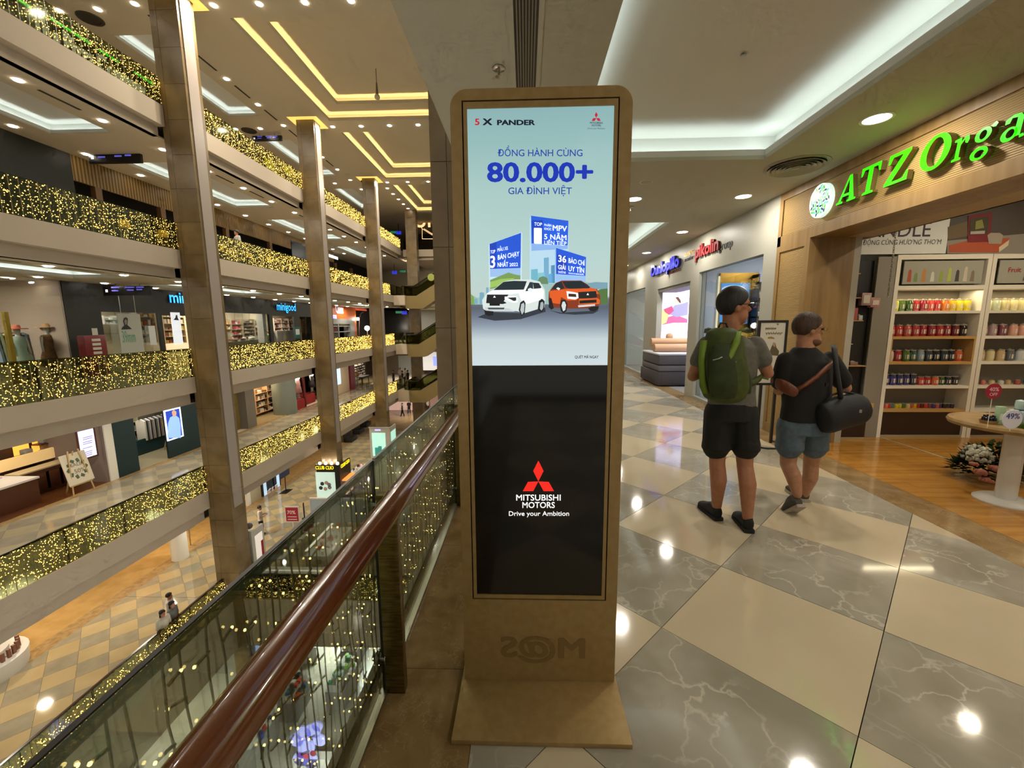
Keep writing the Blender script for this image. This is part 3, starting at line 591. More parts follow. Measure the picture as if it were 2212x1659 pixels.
def case(x0, x1, rows, which, oakrow):
    t = thing('shelving_case', 'tall white shelving case full of jar candles, '+which, 'shelf', ((x0+x1)/2, YS+.15, 0)); d = YS+.3; e = .05
    bx('side_panel', casem, t, x0, x0+e, YS, d, 0, 2.42); bx('side_panel', casem, t, x1-e, x1, YS, d, 0, 2.42); bx('back_panel', caseb, t, x0+e, x1-e, d, d+.015, .33, 2.42)
    bx('top_rail', casem, t, x0+e, x1-e, YS, d, 2.36, 2.42); bx('bottom_rail', casem, t, x0+e, x1-e, YS, d, 1.98, 2.03)
    for k, z in enumerate(SHZ): bx('shelf_board', casewood if k in oakrow else casem, t, x0+e, x1-e, YS+.005, d, z-.035, z)
    if 2 in oakrow:
        bx('oak_side', casewood, t, x0+e, x0+e+.02, YS+.005, d-.02, 1.037, 1.339); bx('oak_side', casewood, t, x1-e-.02, x1-e, YS+.005, d-.02, 1.037, 1.339)
    bx('plinth', M('plinth_brown', '#2c1a0f', .35), t, x0+e, x1-e, YS+.03, d, .03, .353); bx('kick_rail', M('kick', '#a39476', .5), t, x0+e, x1-e, YS+.01, d, 0, .03)
    g = bx('header_picture', M('picture_grey', '#a9a898', .3), t, x0+e+.05, x1-e-.04, YS+.01, YS+.02, 2.05, 2.34)
    arealamp('shelf_lamp', t, ((x0+x1)/2, YS+.06, 1.97), 1.0, 3.5, (1, .85, .55), size_y=.03)
    for r, (cols, kind, rname) in enumerate(rows):
        n = len(cols); a, b = x0+e+(.03 if r != 2 else .055)+.04, x1-e-.08
        for i, c in enumerate(cols):
            x = a+(b-a)*i/max(n-1, 1); kd = kind if kind != 'mix' else ('big' if i < 5 else 'mid')
            jar(x, YS+.12+rnd(-.01, .01), SHZ[r], c, kd, f'{colname(c)} jar candle, {ORD[i] if i < 20 else "far right"} from left on {rname} shelf, {which}', f'jar candles in the case {which}')
    return t, g
CN = {'#c9c23a': 'lime', '#4c6b1c': 'green', '#2f4a14': 'dark green', '#a8242a': 'red', '#c23a32': 'bright red', '#8f1c2c': 'crimson', '#c96a1a': 'orange', '#d8a81c': 'amber', '#e0c82a': 'yellow', '#c2584e': 'rose', '#b03a3c': 'coral red', '#6b1420': 'wine', '#24120f': 'black', '#d8d0b8': 'ivory', '#2a5a44': 'teal green', '#7d90a0': 'pale blue', '#26323c': 'slate', '#1c2028': 'charcoal', '#d05a2a': 'tangerine', '#3a2f7a': 'violet', '#2c2c66': 'indigo', '#2a2440': 'plum', '#d8c890': 'cream', '#b8c0a0': 'sage', '#c8ba80': 'straw', '#a88a8a': 'mauve', '#7a3a4a': 'berry', '#d89a80': 'peach', '#c8a878': 'sand', '#5a5c60': 'grey', '#c8ccd0': 'frost', '#e07a6a': 'pink', '#3a7a8a': 'blue'}
def colname(c): return CN.get(c, 'coloured')
L1, G1_ = case(4.8, 5.98, [
 (['#c9c23a','#4c6b1c','#2f4a14','#a8242a','#8f1c2c','#c23a32','#a8242a','#c96a1a','#d8a81c','#e0c82a','#e0c82a'], 'big', 'top'),
 (['#c2584e','#c23a32','#c2584e','#b03a3c','#a8242a','#8f1c2c','#a8242a','#8f1c2c','#6b1420','#24120f'], 'big', 'second'),
 (['#d8d0b8','#a8242a','#4c6b1c','#2a5a44','#7d90a0','#26323c','#1c2028','#26323c','#1c2028','#d05a2a'], 'big', 'third'),
 (['#3a2f7a','#3a2f7a','#2c2c66','#2c2c66','#2a2440','#c23a32','#a8242a','#d05a2a','#2f4a14','#1c2028','#24120f'], 'mix', 'fourth'),
 (['#c2584e','#e07a6a','#c23a32','#3a7a8a','#e0c82a','#c9c23a','#4c6b1c','#d8c890','#c2584e','#d8a81c','#a8242a','#6b1420','#c23a32','#7a3a4a','#3a2f7a','#c2584e','#2c2c66','#24120f','#1c2028','#2a2440'], 'small', 'lowest')], 'left of the divider', (1, 2, 4))
L2, G2_ = case(5.99, 7.15, [
 (['#d8c890','#b8c0a0','#c8ba80','#d8c890','#c8ba80','#b8c0a0','#d8d0b8','#d8c890','#c8ba80'], 'big', 'top'),
 (['#a88a8a','#a88a8a','#7a3a4a','#d89a80','#d89a80','#c8a878','#e07a6a','#d89a80'], 'big', 'second'),
 (['#c8a878','#d8c890','#c8a878','#5a5c60','#c8ccd0','#c8ccd0','#d8d0b8','#5a5c60'], 'big', 'third'),
 (['#7a3a4a','#e07a6a','#d8c890','#d8d0b8','#c8a878','#c2584e','#7d90a0','#d8c890','#c8ccd0'], 'small', 'fourth'), ([], 'small', 'lowest')], 'right of the divider', ())
for i, (x, h, c) in enumerate(((4.98,.14,'#b5533a'),(5.06,.1,'#7a9a5a'),(5.16,.15,'#c98a4a'),(5.27,.11,'#d8d8c8'),(5.38,.12,'#9ab04a'),(5.48,.16,'#b8c85a'),(5.58,.13,'#4a4a44'),(5.68,.17,'#d0c8b0'),(5.77,.12,'#8a7a6a'))):
    MB().prism([(x-.025, YS+.009, 2.08), (x+.025, YS+.009, 2.08), (x+.018, YS+.009, 2.08+h), (x, YS+.009, 2.1+h), (x-.018, YS+.009, 2.08+h)], (0, .001, 0)).build('printed_bottle', M('print_'+c[1:], c, .5), G1_)
a = PY(2150, 588, YS); text('Fruit', .085, M('print_red', '#b3283a', .5), G2_, (6.28, YS+.009, a.z), FB, UPV, extrude=.001, bold=.012)
for x, h, c in ((6.45,.12,'#6a5a6a'),(6.56,.07,'#b3283a'),(6.66,.16,'#a8242a'),(6.8,.1,'#d0b8a0')): MB().poly([(x-.05, YS+.008, 2.08), (x+.05, YS+.008, 2.08), (x+.03, YS+.008, 2.08+h), (x-.03, YS+.008, 2.08+h)]).build('printed_fruit', M('print_'+c[1:], c, .5), G2_)
# ---- black display niche with boxed goods
t = thing('display_niche', 'black display niche with small oak shelves beside the white case', 'shelf', (4.4, 5.7, 0)); NI = t
bx('back_board', M('niche_black', '#14110e', .5), t, 4.14, 4.56, YS+.06, YS+.08, .3, 2.36); bx('side_panel', shopgrey, t, 4.56, 4.79, YS+.0, YS+.02, 0, 2.4); bx('base', M('plinth_brown'), t, 4.14, 4.56, YS-.1, YS+.08, .03, .36); bx('kick_rail', M('kick'), t, 4.14, 4.56, YS-.1, YS+.05, 0, .03)
NZ = []
for v, x0, x1 in ((591, 4.14, 4.3), (643, 4.14, 4.52), (692, 4.14, 4.4), (742, 4.14, 4.3), (789, 4.14, 4.5)):
    z = PY(1840, v, YS-.02).z; NZ.append(z); bx('small_shelf', casewood, t, x0, x1, YS-.07, YS+.06, z-.012, z)
bx('small_shelf', casewood, t, 4.42, 4.62, YS-.12, YS-.0, .44, .5)
gk = 0
for zi, items in ((2, ((4.18,.08,.15,'#cfc6bc'),(4.29,.09,.2,'#b05a5a'),(4.38,.05,.08,'#c9cfd0'))), (3, ((4.19,.09,.12,'#8a7f74'),(4.26,.05,.16,'#b8a0a0'))), (4, ((4.18,.05,.2,'#c9c4b0'),(4.25,.06,.24,'#bdb89e'),(4.36,.1,.06,'#8a6a5a')))):
    for x, w2, h, c in items:
        tt = thing('gift_pack', f'small {["pale","pink","white","grey","dusty pink","silver","tall silver","brown"][gk]} packaged gift on the black niche shelf', 'package', (x, YS-.01, NZ[zi]), 'packs in the black niche'); gk += 1
        bx('pack', M('pack_'+c[1:], c, .25), tt, x-w2/2, x+w2/2, YS-.05, YS+.03, NZ[zi], NZ[zi]+h*.8, .006); MB().lathe([(w2*.3, h*.8), (w2*.32, h*.9), (w2*.1, h)], (x, YS-.01, NZ[zi]), 10).build('lid', M('pack_lid', '#d8d2c0', .2, .6), tt)
for k, (u, v, h, c) in enumerate(((1868,660,.16,'#a88a84'),(1888,664,.12,'#b5807c'))):
    q = PY(u, v, YS-.06); tt = thing('boxed_soap', ['beige','rose'][k]+' boxed soap set hanging on the niche edge', 'box', (q.x, q.y, q.z)); bx('carton', M('pack_'+c[1:], c, .3), tt, q.x-.06, q.x+.06, q.y-.02, q.y+.04, q.z, q.z+h, .004); bx('window_film', M('film', '#d8cfc0', .15), tt, q.x-.04, q.x+.04, q.y-.023, q.y-.02, q.z+.03, q.z+h-.03)
# chain
t = thing('hanging_chain', 'thin grey metal chain hanging in front of the shelves', 'chain', PY(1928, 618, 5.3)); z0, z1 = PY(1928, 640, 5.3).z, 3.2; x = PY(1928, 560, 5.3).x
for k in range(int((z1-z0)/.028)):
    z = z0+k*.028; a = (k % 2)*math.pi/2; m = MB(); m.tube([(x+.009*math.cos(q)*math.cos(a), 5.3+.009*math.cos(q)*math.sin(a), z+.019*math.sin(q)) for q in [i*math.pi/4 for i in range(9)]], .003, 5); m.build('link', steel, t, smooth=True)
# ---- round display table with goods
TC = Vector((4.21, 3.6, 0)); ZT = PY(2090, 915, 3.55).z; t = thing('round_table', 'round oak-edged display table on a white pedestal', 'table', TC)
MB().lathe([(.2, 0), (.2, .012), (.17, .03), (.06, .035), (.002, .035)], TC, 32).build('foot', M('table_white', '#d8d4c8', .35), t, smooth='auto'); MB().lathe([(.068, .03), (.068, ZT-.04)], TC, 24).build('pedestal', M('table_white'), t, smooth='auto'); MB().lathe([(.42, ZT-.045), (.43, ZT-.02), (.42, ZT)], TC, 48).build('top', oak, t, smooth='auto')
def on(x, y): return Vector((TC.x+x, TC.y+y, ZT))
def carton(p, sx, sy, h, c, label, lidopen=False):
    tt = thing('product_box', label, 'box', p); bx('carton', M('pk_'+c[1:], c, .4), tt, p.x-sx/2, p.x+sx/2, p.y-sy/2, p.y+sy/2, p.z, p.z+h, .003)
    bx('printed_band', M('pk_band', '#dfe6d4', .5), tt, p.x-sx*.35, p.x+sx*.35, p.y-sy/2-.0008, p.y-sy/2, p.z+h*.25, p.z+h*.6)
    if lidopen: MB().obox((p.x, p.y+sy/2+.01, p.z+h+.05), (1,0,0), (0,.4,1), (0,-1,.4), sx, .12, .004).build('open_lid', M('pk_'+c[1:], c, .4), tt)
    return tt
carton(on(-.23, -.06), .05, .04, .15, '#a8c49a', 'pale green tall soap box on the round table'); carton(on(-.17, -.1), .045, .04, .13, '#b8cfc0', 'mint soap box beside the pale green one'); carton(on(-.12, -.13), .045, .04, .12, '#a9b8c0', 'bluish soap box under the red discount disc')
carton(on(-.06, -.25), .13, .1, .05, '#b08a24', 'open mustard yellow gift box on the round table', True); carton(on(.06, -.2), .09, .08, .14, '#8f8a4a', 'olive boxed product at the table edge')
p = on(-.29, -.04); tt = thing('soap_basket', 'small dark bottles bundled in a low tan basket on the table', 'basket', p); MB().lathe([(.05, 0), (.06, .03), (.055, .03), (.048, .005)], p, 16).build('basket', oak, tt)
for a in range(6): MB().lathe([(.014, .01), (.014, .05), (.006, .055), (.007, .07), (.002, .07)], (p.x+.03*math.cos(a*1.05), p.y+.03*math.sin(a*1.05), p.z), 8).build('bottle', M('bottle_navy', '#1c2030', .2), tt)
p = on(-.2, -.2); tt = thing('moss_patch', 'bright green tuft of artificial grass on the table', 'artificial grass', p); m = MB()
for i in range(90): a = rnd(0, 6.3); r = rnd(0, .055); m.add([(p.x+r*math.cos(a)-.004, p.y+r*math.sin(a), p.z), (p.x+r*math.cos(a)+.004, p.y+r*math.sin(a), p.z), (p.x+r*1.2*math.cos(a)+rnd(-.01,.01), p.y+r*1.2*math.sin(a), p.z+rnd(.03, .055))], [(0,1,2)])
tag(m.build('blades', M('grass_green', '#5a7a24', .6), tt), kind='stuff')
p = on(-.03, -.02); tt = thing('pump_bottle', 'teal and clear soap bottle standing on the round table', 'bottle', p); MB().lathe([(.035, 0), (.036, .1), (.03, .12), (.012, .13)], p, 16).build('body', M('teal_liquid', '#3a5a6a', .1, coat=.6), tt, smooth='auto'); MB().lathe([(.03, .12), (.033, .16), (.03, .19), (.004, .2)], p, 16).build('cap', M('pale_cap', '#b8cfc0', .2), tt, smooth='auto')
p = on(.1, -.04); tt = thing('copper_tin', 'round copper coloured tin at the back of the table', 'tin', p); MB().lathe([(.055, 0), (.058, .15), (.055, .155), (.004, .155)], p, 20).build('tin', M('copper', '#a86a3c', .35, .5), tt, smooth='auto'); MB().lathe([(.06, .15), (.06, .175), (.004, .178)], p, 20).build('lid', M('copper2', '#c08a58', .35, .5), tt, smooth='auto')
def disc_sign(p, r, c, stem, label, lines, ink):
    tt = thing('discount_disc', label, 'sign', (p.x, p.y, p.z-r-stem)); n = 28
    MB().prism([(p.x+r*math.cos(2*math.pi*i/n), p.y, p.z+r*math.sin(2*math.pi*i/n)) for i in range(n)], (0, .004, 0)).build('disc', M('disc_'+c[1:], c, .4), tt)
    MB().cyl((p.x, p.y+.006, p.z-r-stem), (p.x, p.y+.006, p.z), .003, n=6).build('stick', M('stick', '#d8d0b8', .4), tt)
    for s_, dz, sz in lines: text(s_, sz, ink, tt, (p.x, p.y, p.z+dz), FB, UPV, extrude=.0006, bold=.01)
q = PY(2147, 845, 3.4); disc_sign(q, .062, '#a3182c', q.z-.062-ZT, 'round red 40% OFF sign on the display table', (('40%', .0, .045), ('OFF', -.038, .036)), M('disc_ink_w', '#e8c8c8', .5))
q = PY(2187, 906, 3.16); disc_sign(q, .072, '#d8d8e0', .02, 'round white 49% tag at the front of the table', (('49%', .005, .06),), M('disc_ink_b', '#3a3a78', .5))
# ---- flower arrangement on the floor by the table
FC = PZ(2130, 1034, 0); t = thing('flower_arrangement', 'low bunch of dark leaves with pink roses and white hydrangea', 'flowers', FC); m = MB(); leafm = Mnoise('dark_leaf', '#18240f', '#263414', 20, .8, spec=.1)
for i in range(700):
    a, r, z = rnd(0, 6.283), .25*math.sqrt(random.random()), 0; zt_ = .02+.36*(1-(r/.3)**2)*rnd(.3, 1); c = FC+Vector((r*math.cos(a)*1.1, r*math.sin(a)*.8, zt_)); d = Vector((math.cos(a)+rnd(-.5,.5), math.sin(a)+rnd(-.5,.5), rnd(-.2,.8))).normalized(); s_ = d.cross(Vector((0,0,1))).normalized()*rnd(.012,.026); L_ = rnd(.06,.11)
    m.add([c, c+d*L_*.45+s_, c+d*L_, c+d*L_*.45-s_], [(0,1,2,3)])
tag(m.build('foliage', leafm, t), kind='stuff')
def rose(c, r, mat, nm):
    m = MB()
    for k in range(3):
        for j in range(5):
            a = j*1.2566+k*.6; rr = r*(1-.28*k); b = c+Vector((math.cos(a), math.sin(a), .25*k))*rr*.55; m.ball(b, rr*.55, 6, 4, (1, 1, .9))
    m.build(nm, mat, t, smooth=True)
for u, v, y, r in ((2118,1020,FC.y-.2,.05),(2152,1012,FC.y-.2,.055),(2128,1036,FC.y-.24,.042),(2104,1002,FC.y-.12,.035),(2140,1040,FC.y-.26,.03)): rose(PY(u, v, y), r, M('rose_pink', '#b8705a', .6), 'rose')
q = PY(2112, 985, FC.y-.02); m = MB()
for i in range(70):
    a, b = rnd(0, 6.28), math.acos(rnd(-.3, 1)); m.ball(q+Vector((math.sin(b)*math.cos(a), math.sin(b)*math.sin(a), math.cos(b)))*.1, .024, 5, 3)
m.build('hydrangea_head', M('hydrangea', '#c0bea8', .7), t, smooth=True)
m = MB(); q = PY(2165, 1000, 4.1)
m.tube([q, q+Vector((.02,0,.12)), q+Vector((-.04,0,.2)), q+Vector((.0,0,.3)), q+Vector((-.03,0,.38))], .006, 6); m.build('curled_twig', M('twig', '#4a3a1c', .6), t, smooth=True)

# ================================================================ white bedding shop further along
wshop = M('bedshop_wall', '#aaa89b', .42, spec=.4)
w_ = thing('wall_bedding_shop', 'plain white shop front wall with three openings', None, (XW, 10, 0), kind='structure')
def wb(y0, y1, z0, z1): bx('wall_panel', wshop, w_, XW, XW+.14, y0, y1, z0, z1)
wb(6.1, 6.42, 0, ZC); wb(8.7, 9.15, 0, ZC); wb(11.35, 12.5, 0, ZC); wb(15.1, 16, 0, ZC); wb(6.42, 8.7, 2.57, ZC); wb(9.15, 11.35, 2.45, ZC); wb(12.5, 15.1, 2.6, ZC); wb(16, 40, 0, ZC); wb(6.42, 8.7, 0, .06); wb(12.5, 15.1, 0, .06)
shopg = Mglass('shopfront_glass', '#f2f6f6', .6)
for i, (y0, y1, z1) in enumerate(((6.42, 8.7, 2.57), (12.5, 15.1, 2.6))):
    wd = thing(f'window_{i+1}', ['large frameless display window beside the oak pillar', 'far display window of the bedding shop'][i], None, (XW, (y0+y1)/2, 0), kind='structure'); bx('pane', shopg, wd, XW+.06, XW+.07, y0, y1, .06, z1); bx('frame', M('alu', '#cfd2d6', .3, .6), wd, XW+.04, XW+.09, y0, y0+.03, .06, z1)
bx('shutter_box', M('shutter_box', '#6e6a64', .5), w_, XW+.02, XW+.5, 9.15, 11.35, 2.36, 2.45)
struct(bx('floor_bedding_shop', M('shop_tile', '#97948c', .2), None, XW+.06, 8.6, 6.12, 16, -.012, 0)); struct(bx('ceiling_bedding_shop', shopwhite, None, XW+.14, 8.6, 6.12, 16, 3.0, 3.05)); struct(bx('wall_bedding_back', shopwhite, None, 8.5, 8.6, 6.12, 16, 0, 3.0)); struct(bx('wall_bedding_partition', shopwhite, None, XW+.14, 8.5, 12.05, 12.15, 0, 3.0)); struct(bx('wall_bedding_end', shopwhite, None, XW+.14, 8.5, 15.9, 16, 0, 3.0))
for i, (x, y) in enumerate(((5.0, 7.2), (5.0, 10.4), (5.0, 13.8))):
    t = thing('ceiling_panel_light', 'bright panel light inside the white bedding shop', 'ceiling light', (x, y, 3.0), 'bedding shop ceiling lights'); bx('frame', white, t, x-.35, x+.35, y-.35, y+.35, 2.98, 3.0); bx('diffuser', M('lamp_panel_cool', '#f2f6ff', .5, emit=3), t, x-.33, x+.33, y-.33, y+.33, 2.975, 2.98); arealamp('lamp', t, (x, y, 2.97), .6, 110, (.88, .92, 1))
# lit poster and bed seen through the doorway
YP = 11.98; t = thing('lit_poster', 'large backlit bedding poster of a person lying on a bed', 'poster', (4.7, 12, .9)); q0, q1 = PY(1424, 757, YP), PY(1495, 632, YP)
bx('frame', M('alu'), t, q0.x-.05, q0.x+1.6, YP-.01, YP+.06, q0.z-.05, 2.72); bx('sheet', Mscreen('poster_glow', '#d3cdf2', 1.25), t, q0.x, q0.x+1.55, YP-.02, YP-.01, q0.z, 2.68)
def pp(pts, h, k, nm): MB().poly([PY(1340+x/3.317, 400+y/3.317, YP-.022-.003*k) for x, y in pts]).build(nm, Mscreen('pg_'+h[1:], h, 1.0, sample=False), t)
pp([(280,1050),(285,990),(330,960),(480,985),(482,1055)], '#b9b3dd', 1, 'printed_bed'); pp([(300,1000),(320,950),(400,930),(480,960),(480,985),(380,985)], '#b05a80', 2, 'printed_quilt'); pp([(285,960),(290,900),(330,880),(350,920),(330,985),(295,1000)], '#d8b478', 3, 'printed_pillow'); pp([(340,920),(390,860),(440,850),(486,835),(482,930),(400,945)], '#8b86c8', 3, 'printed_blanket'); pp([(310,890),(370,865),(385,900),(350,930),(320,910)], '#b8486a', 4, 'printed_sleeve'); pp([(380,820),(400,800),(420,815),(425,845),(400,858),(382,845)], '#e0b8a0', 5, 'printed_face'); pp([(395,805),(415,800),(432,825),(435,848),(422,840)], '#5a3a30', 6, 'printed_hair'); pp([(412,735),(430,712),(455,710),(470,730),(462,765),(435,775),(415,760)], '#a9a3d0', 2, 'printed_circle')
t = thing('display_bed', 'grey upholstered display bed with tan bolsters inside the bedding shop', 'bed', (4.8, 11, 0)); q = PY(1421, 806, 10.35)
bx('base', M('bed_grey', '#4a464a', .8), t, q.x, q.x+1.9, 10.35, 11.9, .02, .36, .02); bx('drawer_front', M('bed_grey'), t, q.x+.1, q.x+1.5, 10.33, 10.35, .06, .3, .004); bx('lower_mattress', M('bed_grey2', '#6a666a', .8), t, q.x+.02, q.x+1.88, 10.37, 11.85, .37, .52, .03); bx('mattress', M('bed_band', '#5c5a60', .8), t, q.x+.02, q.x+1.88, 10.37, 11.85, .53, .78, .04); bx('sheet', M('bed_sheet', '#d8d4de', .8), t, q.x+.01, q.x+1.89, 10.36, 11.85, .77, .82, .02)
for k, (y, z) in enumerate(((10.9, .92), (11.2, 1.06))): MB().cyl((q.x+.05, y, z), (q.x+1.8, y, z), .11, n=16).build('bolster', M('bolster_tan', '#c49a74', .8), t, smooth='auto')
MB().ball((q.x+.6, 11.4, 1.2), .1, 10, 6, (1, .5, 1)).build('cushion', M('bolster_tan'), t, smooth=True)
# panel, poster and shelf in the first window
YB = 8.72; struct(bx('wall_window_back', M('bluish_white', '#d3d8e6', .6), None, XW+.16, 5.3, YB, YB+.05, 0, 3.0)); 
t = thing('gold_panel', 'gold display panel with a light blue poster in the shop window', 'display panel', (4.2, YB, 0)); x0, x1 = PY(1547, 700, YB).x, PY(1628, 700, YB).x; bx('panel', M('gold_foil', '#b8862c', .3, .7), t, x0, x1, YB-.06, YB, .0, PY(1600, 590, YB).z); bx('edge_light', Mscreen('edge_glow', '#fff0c8', 1.6), t, x0-.02, x0, YB-.05, YB-.01, .1, PY(1550, 597, YB).z)
a, b = PY(1553, 700, YB-.07), PY(1620, 611, YB-.07); bx('poster', Mscreen('poster_blue', '#5f9fe0', 1.0), t, a.x, b.x, YB-.07, YB-.06, a.z, b.z); MB().poly([PY(1585+26*math.cos(i*.3142), 625+9*math.sin(i*.3142), YB-.074) for i in range(20)]).build('printed_mattress', Mscreen('poster_pale', '#dfeefc', .9, sample=False), t)
t = thing('black_shelf', 'black open shelf with folded bedding in the shop window', 'shelf', (4.9, YB-.15, 0)); x0, x1 = PY(1625, 700, YB-.2).x, PY(1652, 700, YB-.2).x+.1
bx('upright', blackp, t, x0, x0+.03, YB-.3, YB-.02, 0, 2.5); bx('back', M('shelf_pale', '#cfcfd6', .5), t, x0, x1, YB-.03, YB-.02, 0, 2.5)
for v in (610, 650, 684, 723): z = PY(1640, v, YB-.2).z; bx('shelf_board', blackp, t, x0, x1, YB-.3, YB-.03, z-.03, z)
for v, c in ((641, '#b09a8c'), (680, '#c8c8d0'), (718, '#a88a60')):
    z = PY(1640, v+4, YB-.2).z; bx('folded_bedding', M('bd_'+c[1:], c, .8), t, x0+.05, x1-.02, YB-.28, YB-.06, z, z+.1, .02)
# wall lettering
def wsign(s, u0, u1, v0, zh, mats, label, bold=.02, ex=.03):
    a = PX(u0, v0, XW); yb = PX(u1, 600, XW).y; sg_ = thing('wall_lettering', label, 'sign', (XW, (a.y+yb)/2, a.z)); n = len(s)
    text(s, zh/.72, mats, sg_, (XW, (a.y+yb)/2, a.z), DN, UPV, 'letters', bold=bold, extrude=ex, width=abs(a.y-yb))
wsign('Dunlopillo', 1410, 1470, 597, .27, [Mscreen('sign_blue', '#2a2ad0', .9), M('sign_blue_side', '#14146a', .5)], 'raised glowing blue wall lettering on the white shop', .05, .06)
wsign('moments', 1446, 1470, 593, .1, [M('sign_maroon', '#6a1c1c', .5)], 'small dark red lettering under the blue sign', .01, .01)
wsign('SUNTE', 1479, 1497, 556, .09, [M('sign_gold', '#c8a24a', .35, .6)], 'small gold lettering between the blue and red signs', .01, .01)
wsign('member of', 1479, 1503, 566, .09, [M('sign_black', '#1c1a18', .5)], 'small black lettering left of the red sign', .01, .008)
wsign('pikolin', 1505, 1552, 558, .24, [M('sign_red', '#a01c24', .45), M('sign_red_side', '#5a1014', .5)], 'raised red wall lettering on the white shop', .035, .04)
wsign('group', 1554, 1578, 542, .15, [M('sign_black')], 'black lettering right of the red sign', .008, .008)
# ---- poster stand by the oak pillar
YT = 5.32; q = PY(1640, 692, YT); r_ = PY(1704, 692, YT); zb = PY(1660, 832, YT).z; t = thing('poster_stand', 'black-framed floor poster stand in front of the oak pillar', 'poster stand', ((q.x+r_.x)/2, YT, 0)); fb = M('stand_black', '#12100e', .4); e = .028
bx('frame_bar', fb, t, q.x, r_.x, YT, YT+.03, q.z-e, q.z); bx('frame_bar', fb, t, q.x, r_.x, YT, YT+.03, zb, zb+e); bx('frame_bar', fb, t, q.x, q.x+e, YT, YT+.03, zb+e, q.z-e); bx('frame_bar', fb, t, r_.x-e, r_.x, YT, YT+.03, zb+e, q.z-e)
sh = bx('poster_sheet', M('poster_paper', '#c8c2b2', .5), t, q.x+e, r_.x-e, YT+.008, YT+.014, zb+e, q.z-e)
for x in (q.x+.08, r_.x-.1): bx('leg', fb, t, x, x+.03, YT+.005, YT+.03, .02, zb)
MB().tube([(q.x-.02, YT+.1, .012), (q.x-.02, YT-.12, .012), (q.x+.12, YT-.2, .012), (r_.x-.05, YT-.2, .012), (r_.x+.02, YT-.05, .012), (r_.x+.02, YT+.14, .012)], .011, 8).build('foot_loop', fb, t, smooth=True)
def st(pts, h, nm, k=1): MB().poly([PY(1450+x/2.962, 600+y/2.962, YT+.008-.001*k) for x, y in pts]).build(nm, M('st_'+h[1:], h, .6), sh)
st([(640,445),(655,412),(668,420),(672,445),(690,470),(686,500),(628,495),(632,465)], '#5a5034', 'printed_figure'); st([(648,430),(657,410),(668,425),(662,445)], '#a88a70', 'printed_face', 2); st([(618,380),(640,376),(660,384),(660,392),(618,390)], '#9a7a34', 'printed_hat'); st([(578,610),(625,620),(622,655),(580,645)], '#2f5a2c', 'printed_leaf'); st([(672,296),(682,290),(690,297),(682,306)], '#6a7a5a', 'printed_mark')
m = MB(); 
for i, (x0, x1, y) in enumerate(((604, 672, 325), (606, 712, 355))):
    pts = [PY(1450+(x0+(x1-x0)*s_/26)/2.962, 600+(y+(9 if s_ % 2 else -9)*(.6+.4*math.sin(s_*1.7)))/2.962, YT+.006) for s_ in range(27)]; m.tube(pts, .0035, 4)
m.build('script_strokes', M('script_olive', '#7a7448', .6), sh)
# ================================================================ the atrium and the floors across it
XP, XS, ZA, ZG = -13.0, -18.1, 13.2, -10.0
LV = {5: ('fifth', 10.36, 9.42, 8.70, 8.38), 4: ('fourth', 5.42, 4.41, 3.72, 3.36), 3: ('third', .71, -.4, -1.03, -1.5), 2: ('second', -4.04, -5.1, -5.85, -6.36)}
COLY = [15.78, 25.25, 34.9, 44.4]
BAYS = [(5.5, 15.76), (16.64, 25.23), (26.1, 34.88), (35.75, 44.4)]
BN = ['nearest bay', 'second bay', 'third bay', 'farthest bay']
parap = M('parapet_paint', '#c2b29c', .75, spec=.2); soff = M('soffit_paint', '#c9bda4', .85, spec=.2)
stone = Mnoise('column_stone', '#806c4a', '#6e5a38', 1.6, .34, detail=6); stone2 = Mnoise('column_stone_b', '#84704f', '#725e3d', 1.6, .34, detail=6); pil = M('pilaster_paint', '#a3968a', .35)
led_far = Mscreen('led_far', '#e8fbff', 19); led_gold = Mscreen('led_gold', '#ffe0a0', 45)
lampfar = Mscreen('lamp_far', '#fff0e0', 30, sample=False); slotm = M('slot_dark', '#3a3226', .8); tilefl = [Mnoise('upper_beige', '#a39678', '#9a8d70', 1, .1), Mnoise('upper_grey', '#918773', '#877d69', 2, .1)]
railm = M('rail_maroon', '#3a1a12', .3); glassf = Mglass('far_glass', '#c9cdb0', .35, .05)
# ---- columns
def column(y, x0, x1, zb, zt, label, strips):
    c = thing('column', label, 'column', ((x0+x1)/2, y+.4, zb)); z = zb; k = 0; side = x0 < -6
    MB().box(x0+.02, x1-.02, y+.02, y+.8, zb, zt).build('core', stone, c)
    while z < zt-.05:
        z1 = min(z+1.18, zt); bx('stone_panel', stone if k % 2 else stone2, c, x0+.24, x1, y, y+.02, z+.004, z1-.004); bx('stone_panel', stone2 if k % 2 else stone, c, x0, x0+.232, y, y+.02, z+.004, z1-.004)
        bx('stone_panel', stone, c, x1-.02, x1, y+.02, y+.8, z+.004, z1-.004); z = z1; k += 1
    if strips: bx('plaster_strip', pil, c, x1, x1+.035, y+.12, y+.62, strips[0], strips[1])
    return c
for i, y in enumerate(COLY[:3]):
    column(y, -13.1, -12.1, ZG if i else -12.3, ZA, ['stone clad column nearest across the atrium', 'second stone clad column across the atrium', 'third stone clad column across the atrium'][i], (-5.9, ZA))
column(44.4, -12.4, -11.3, ZG, ZA, 'far stone column at the atrium end beside the escalators', None)
column(6.3, -1.36, -.55, -15, ZA, 'large stone column behind the left edge of the totem', None)
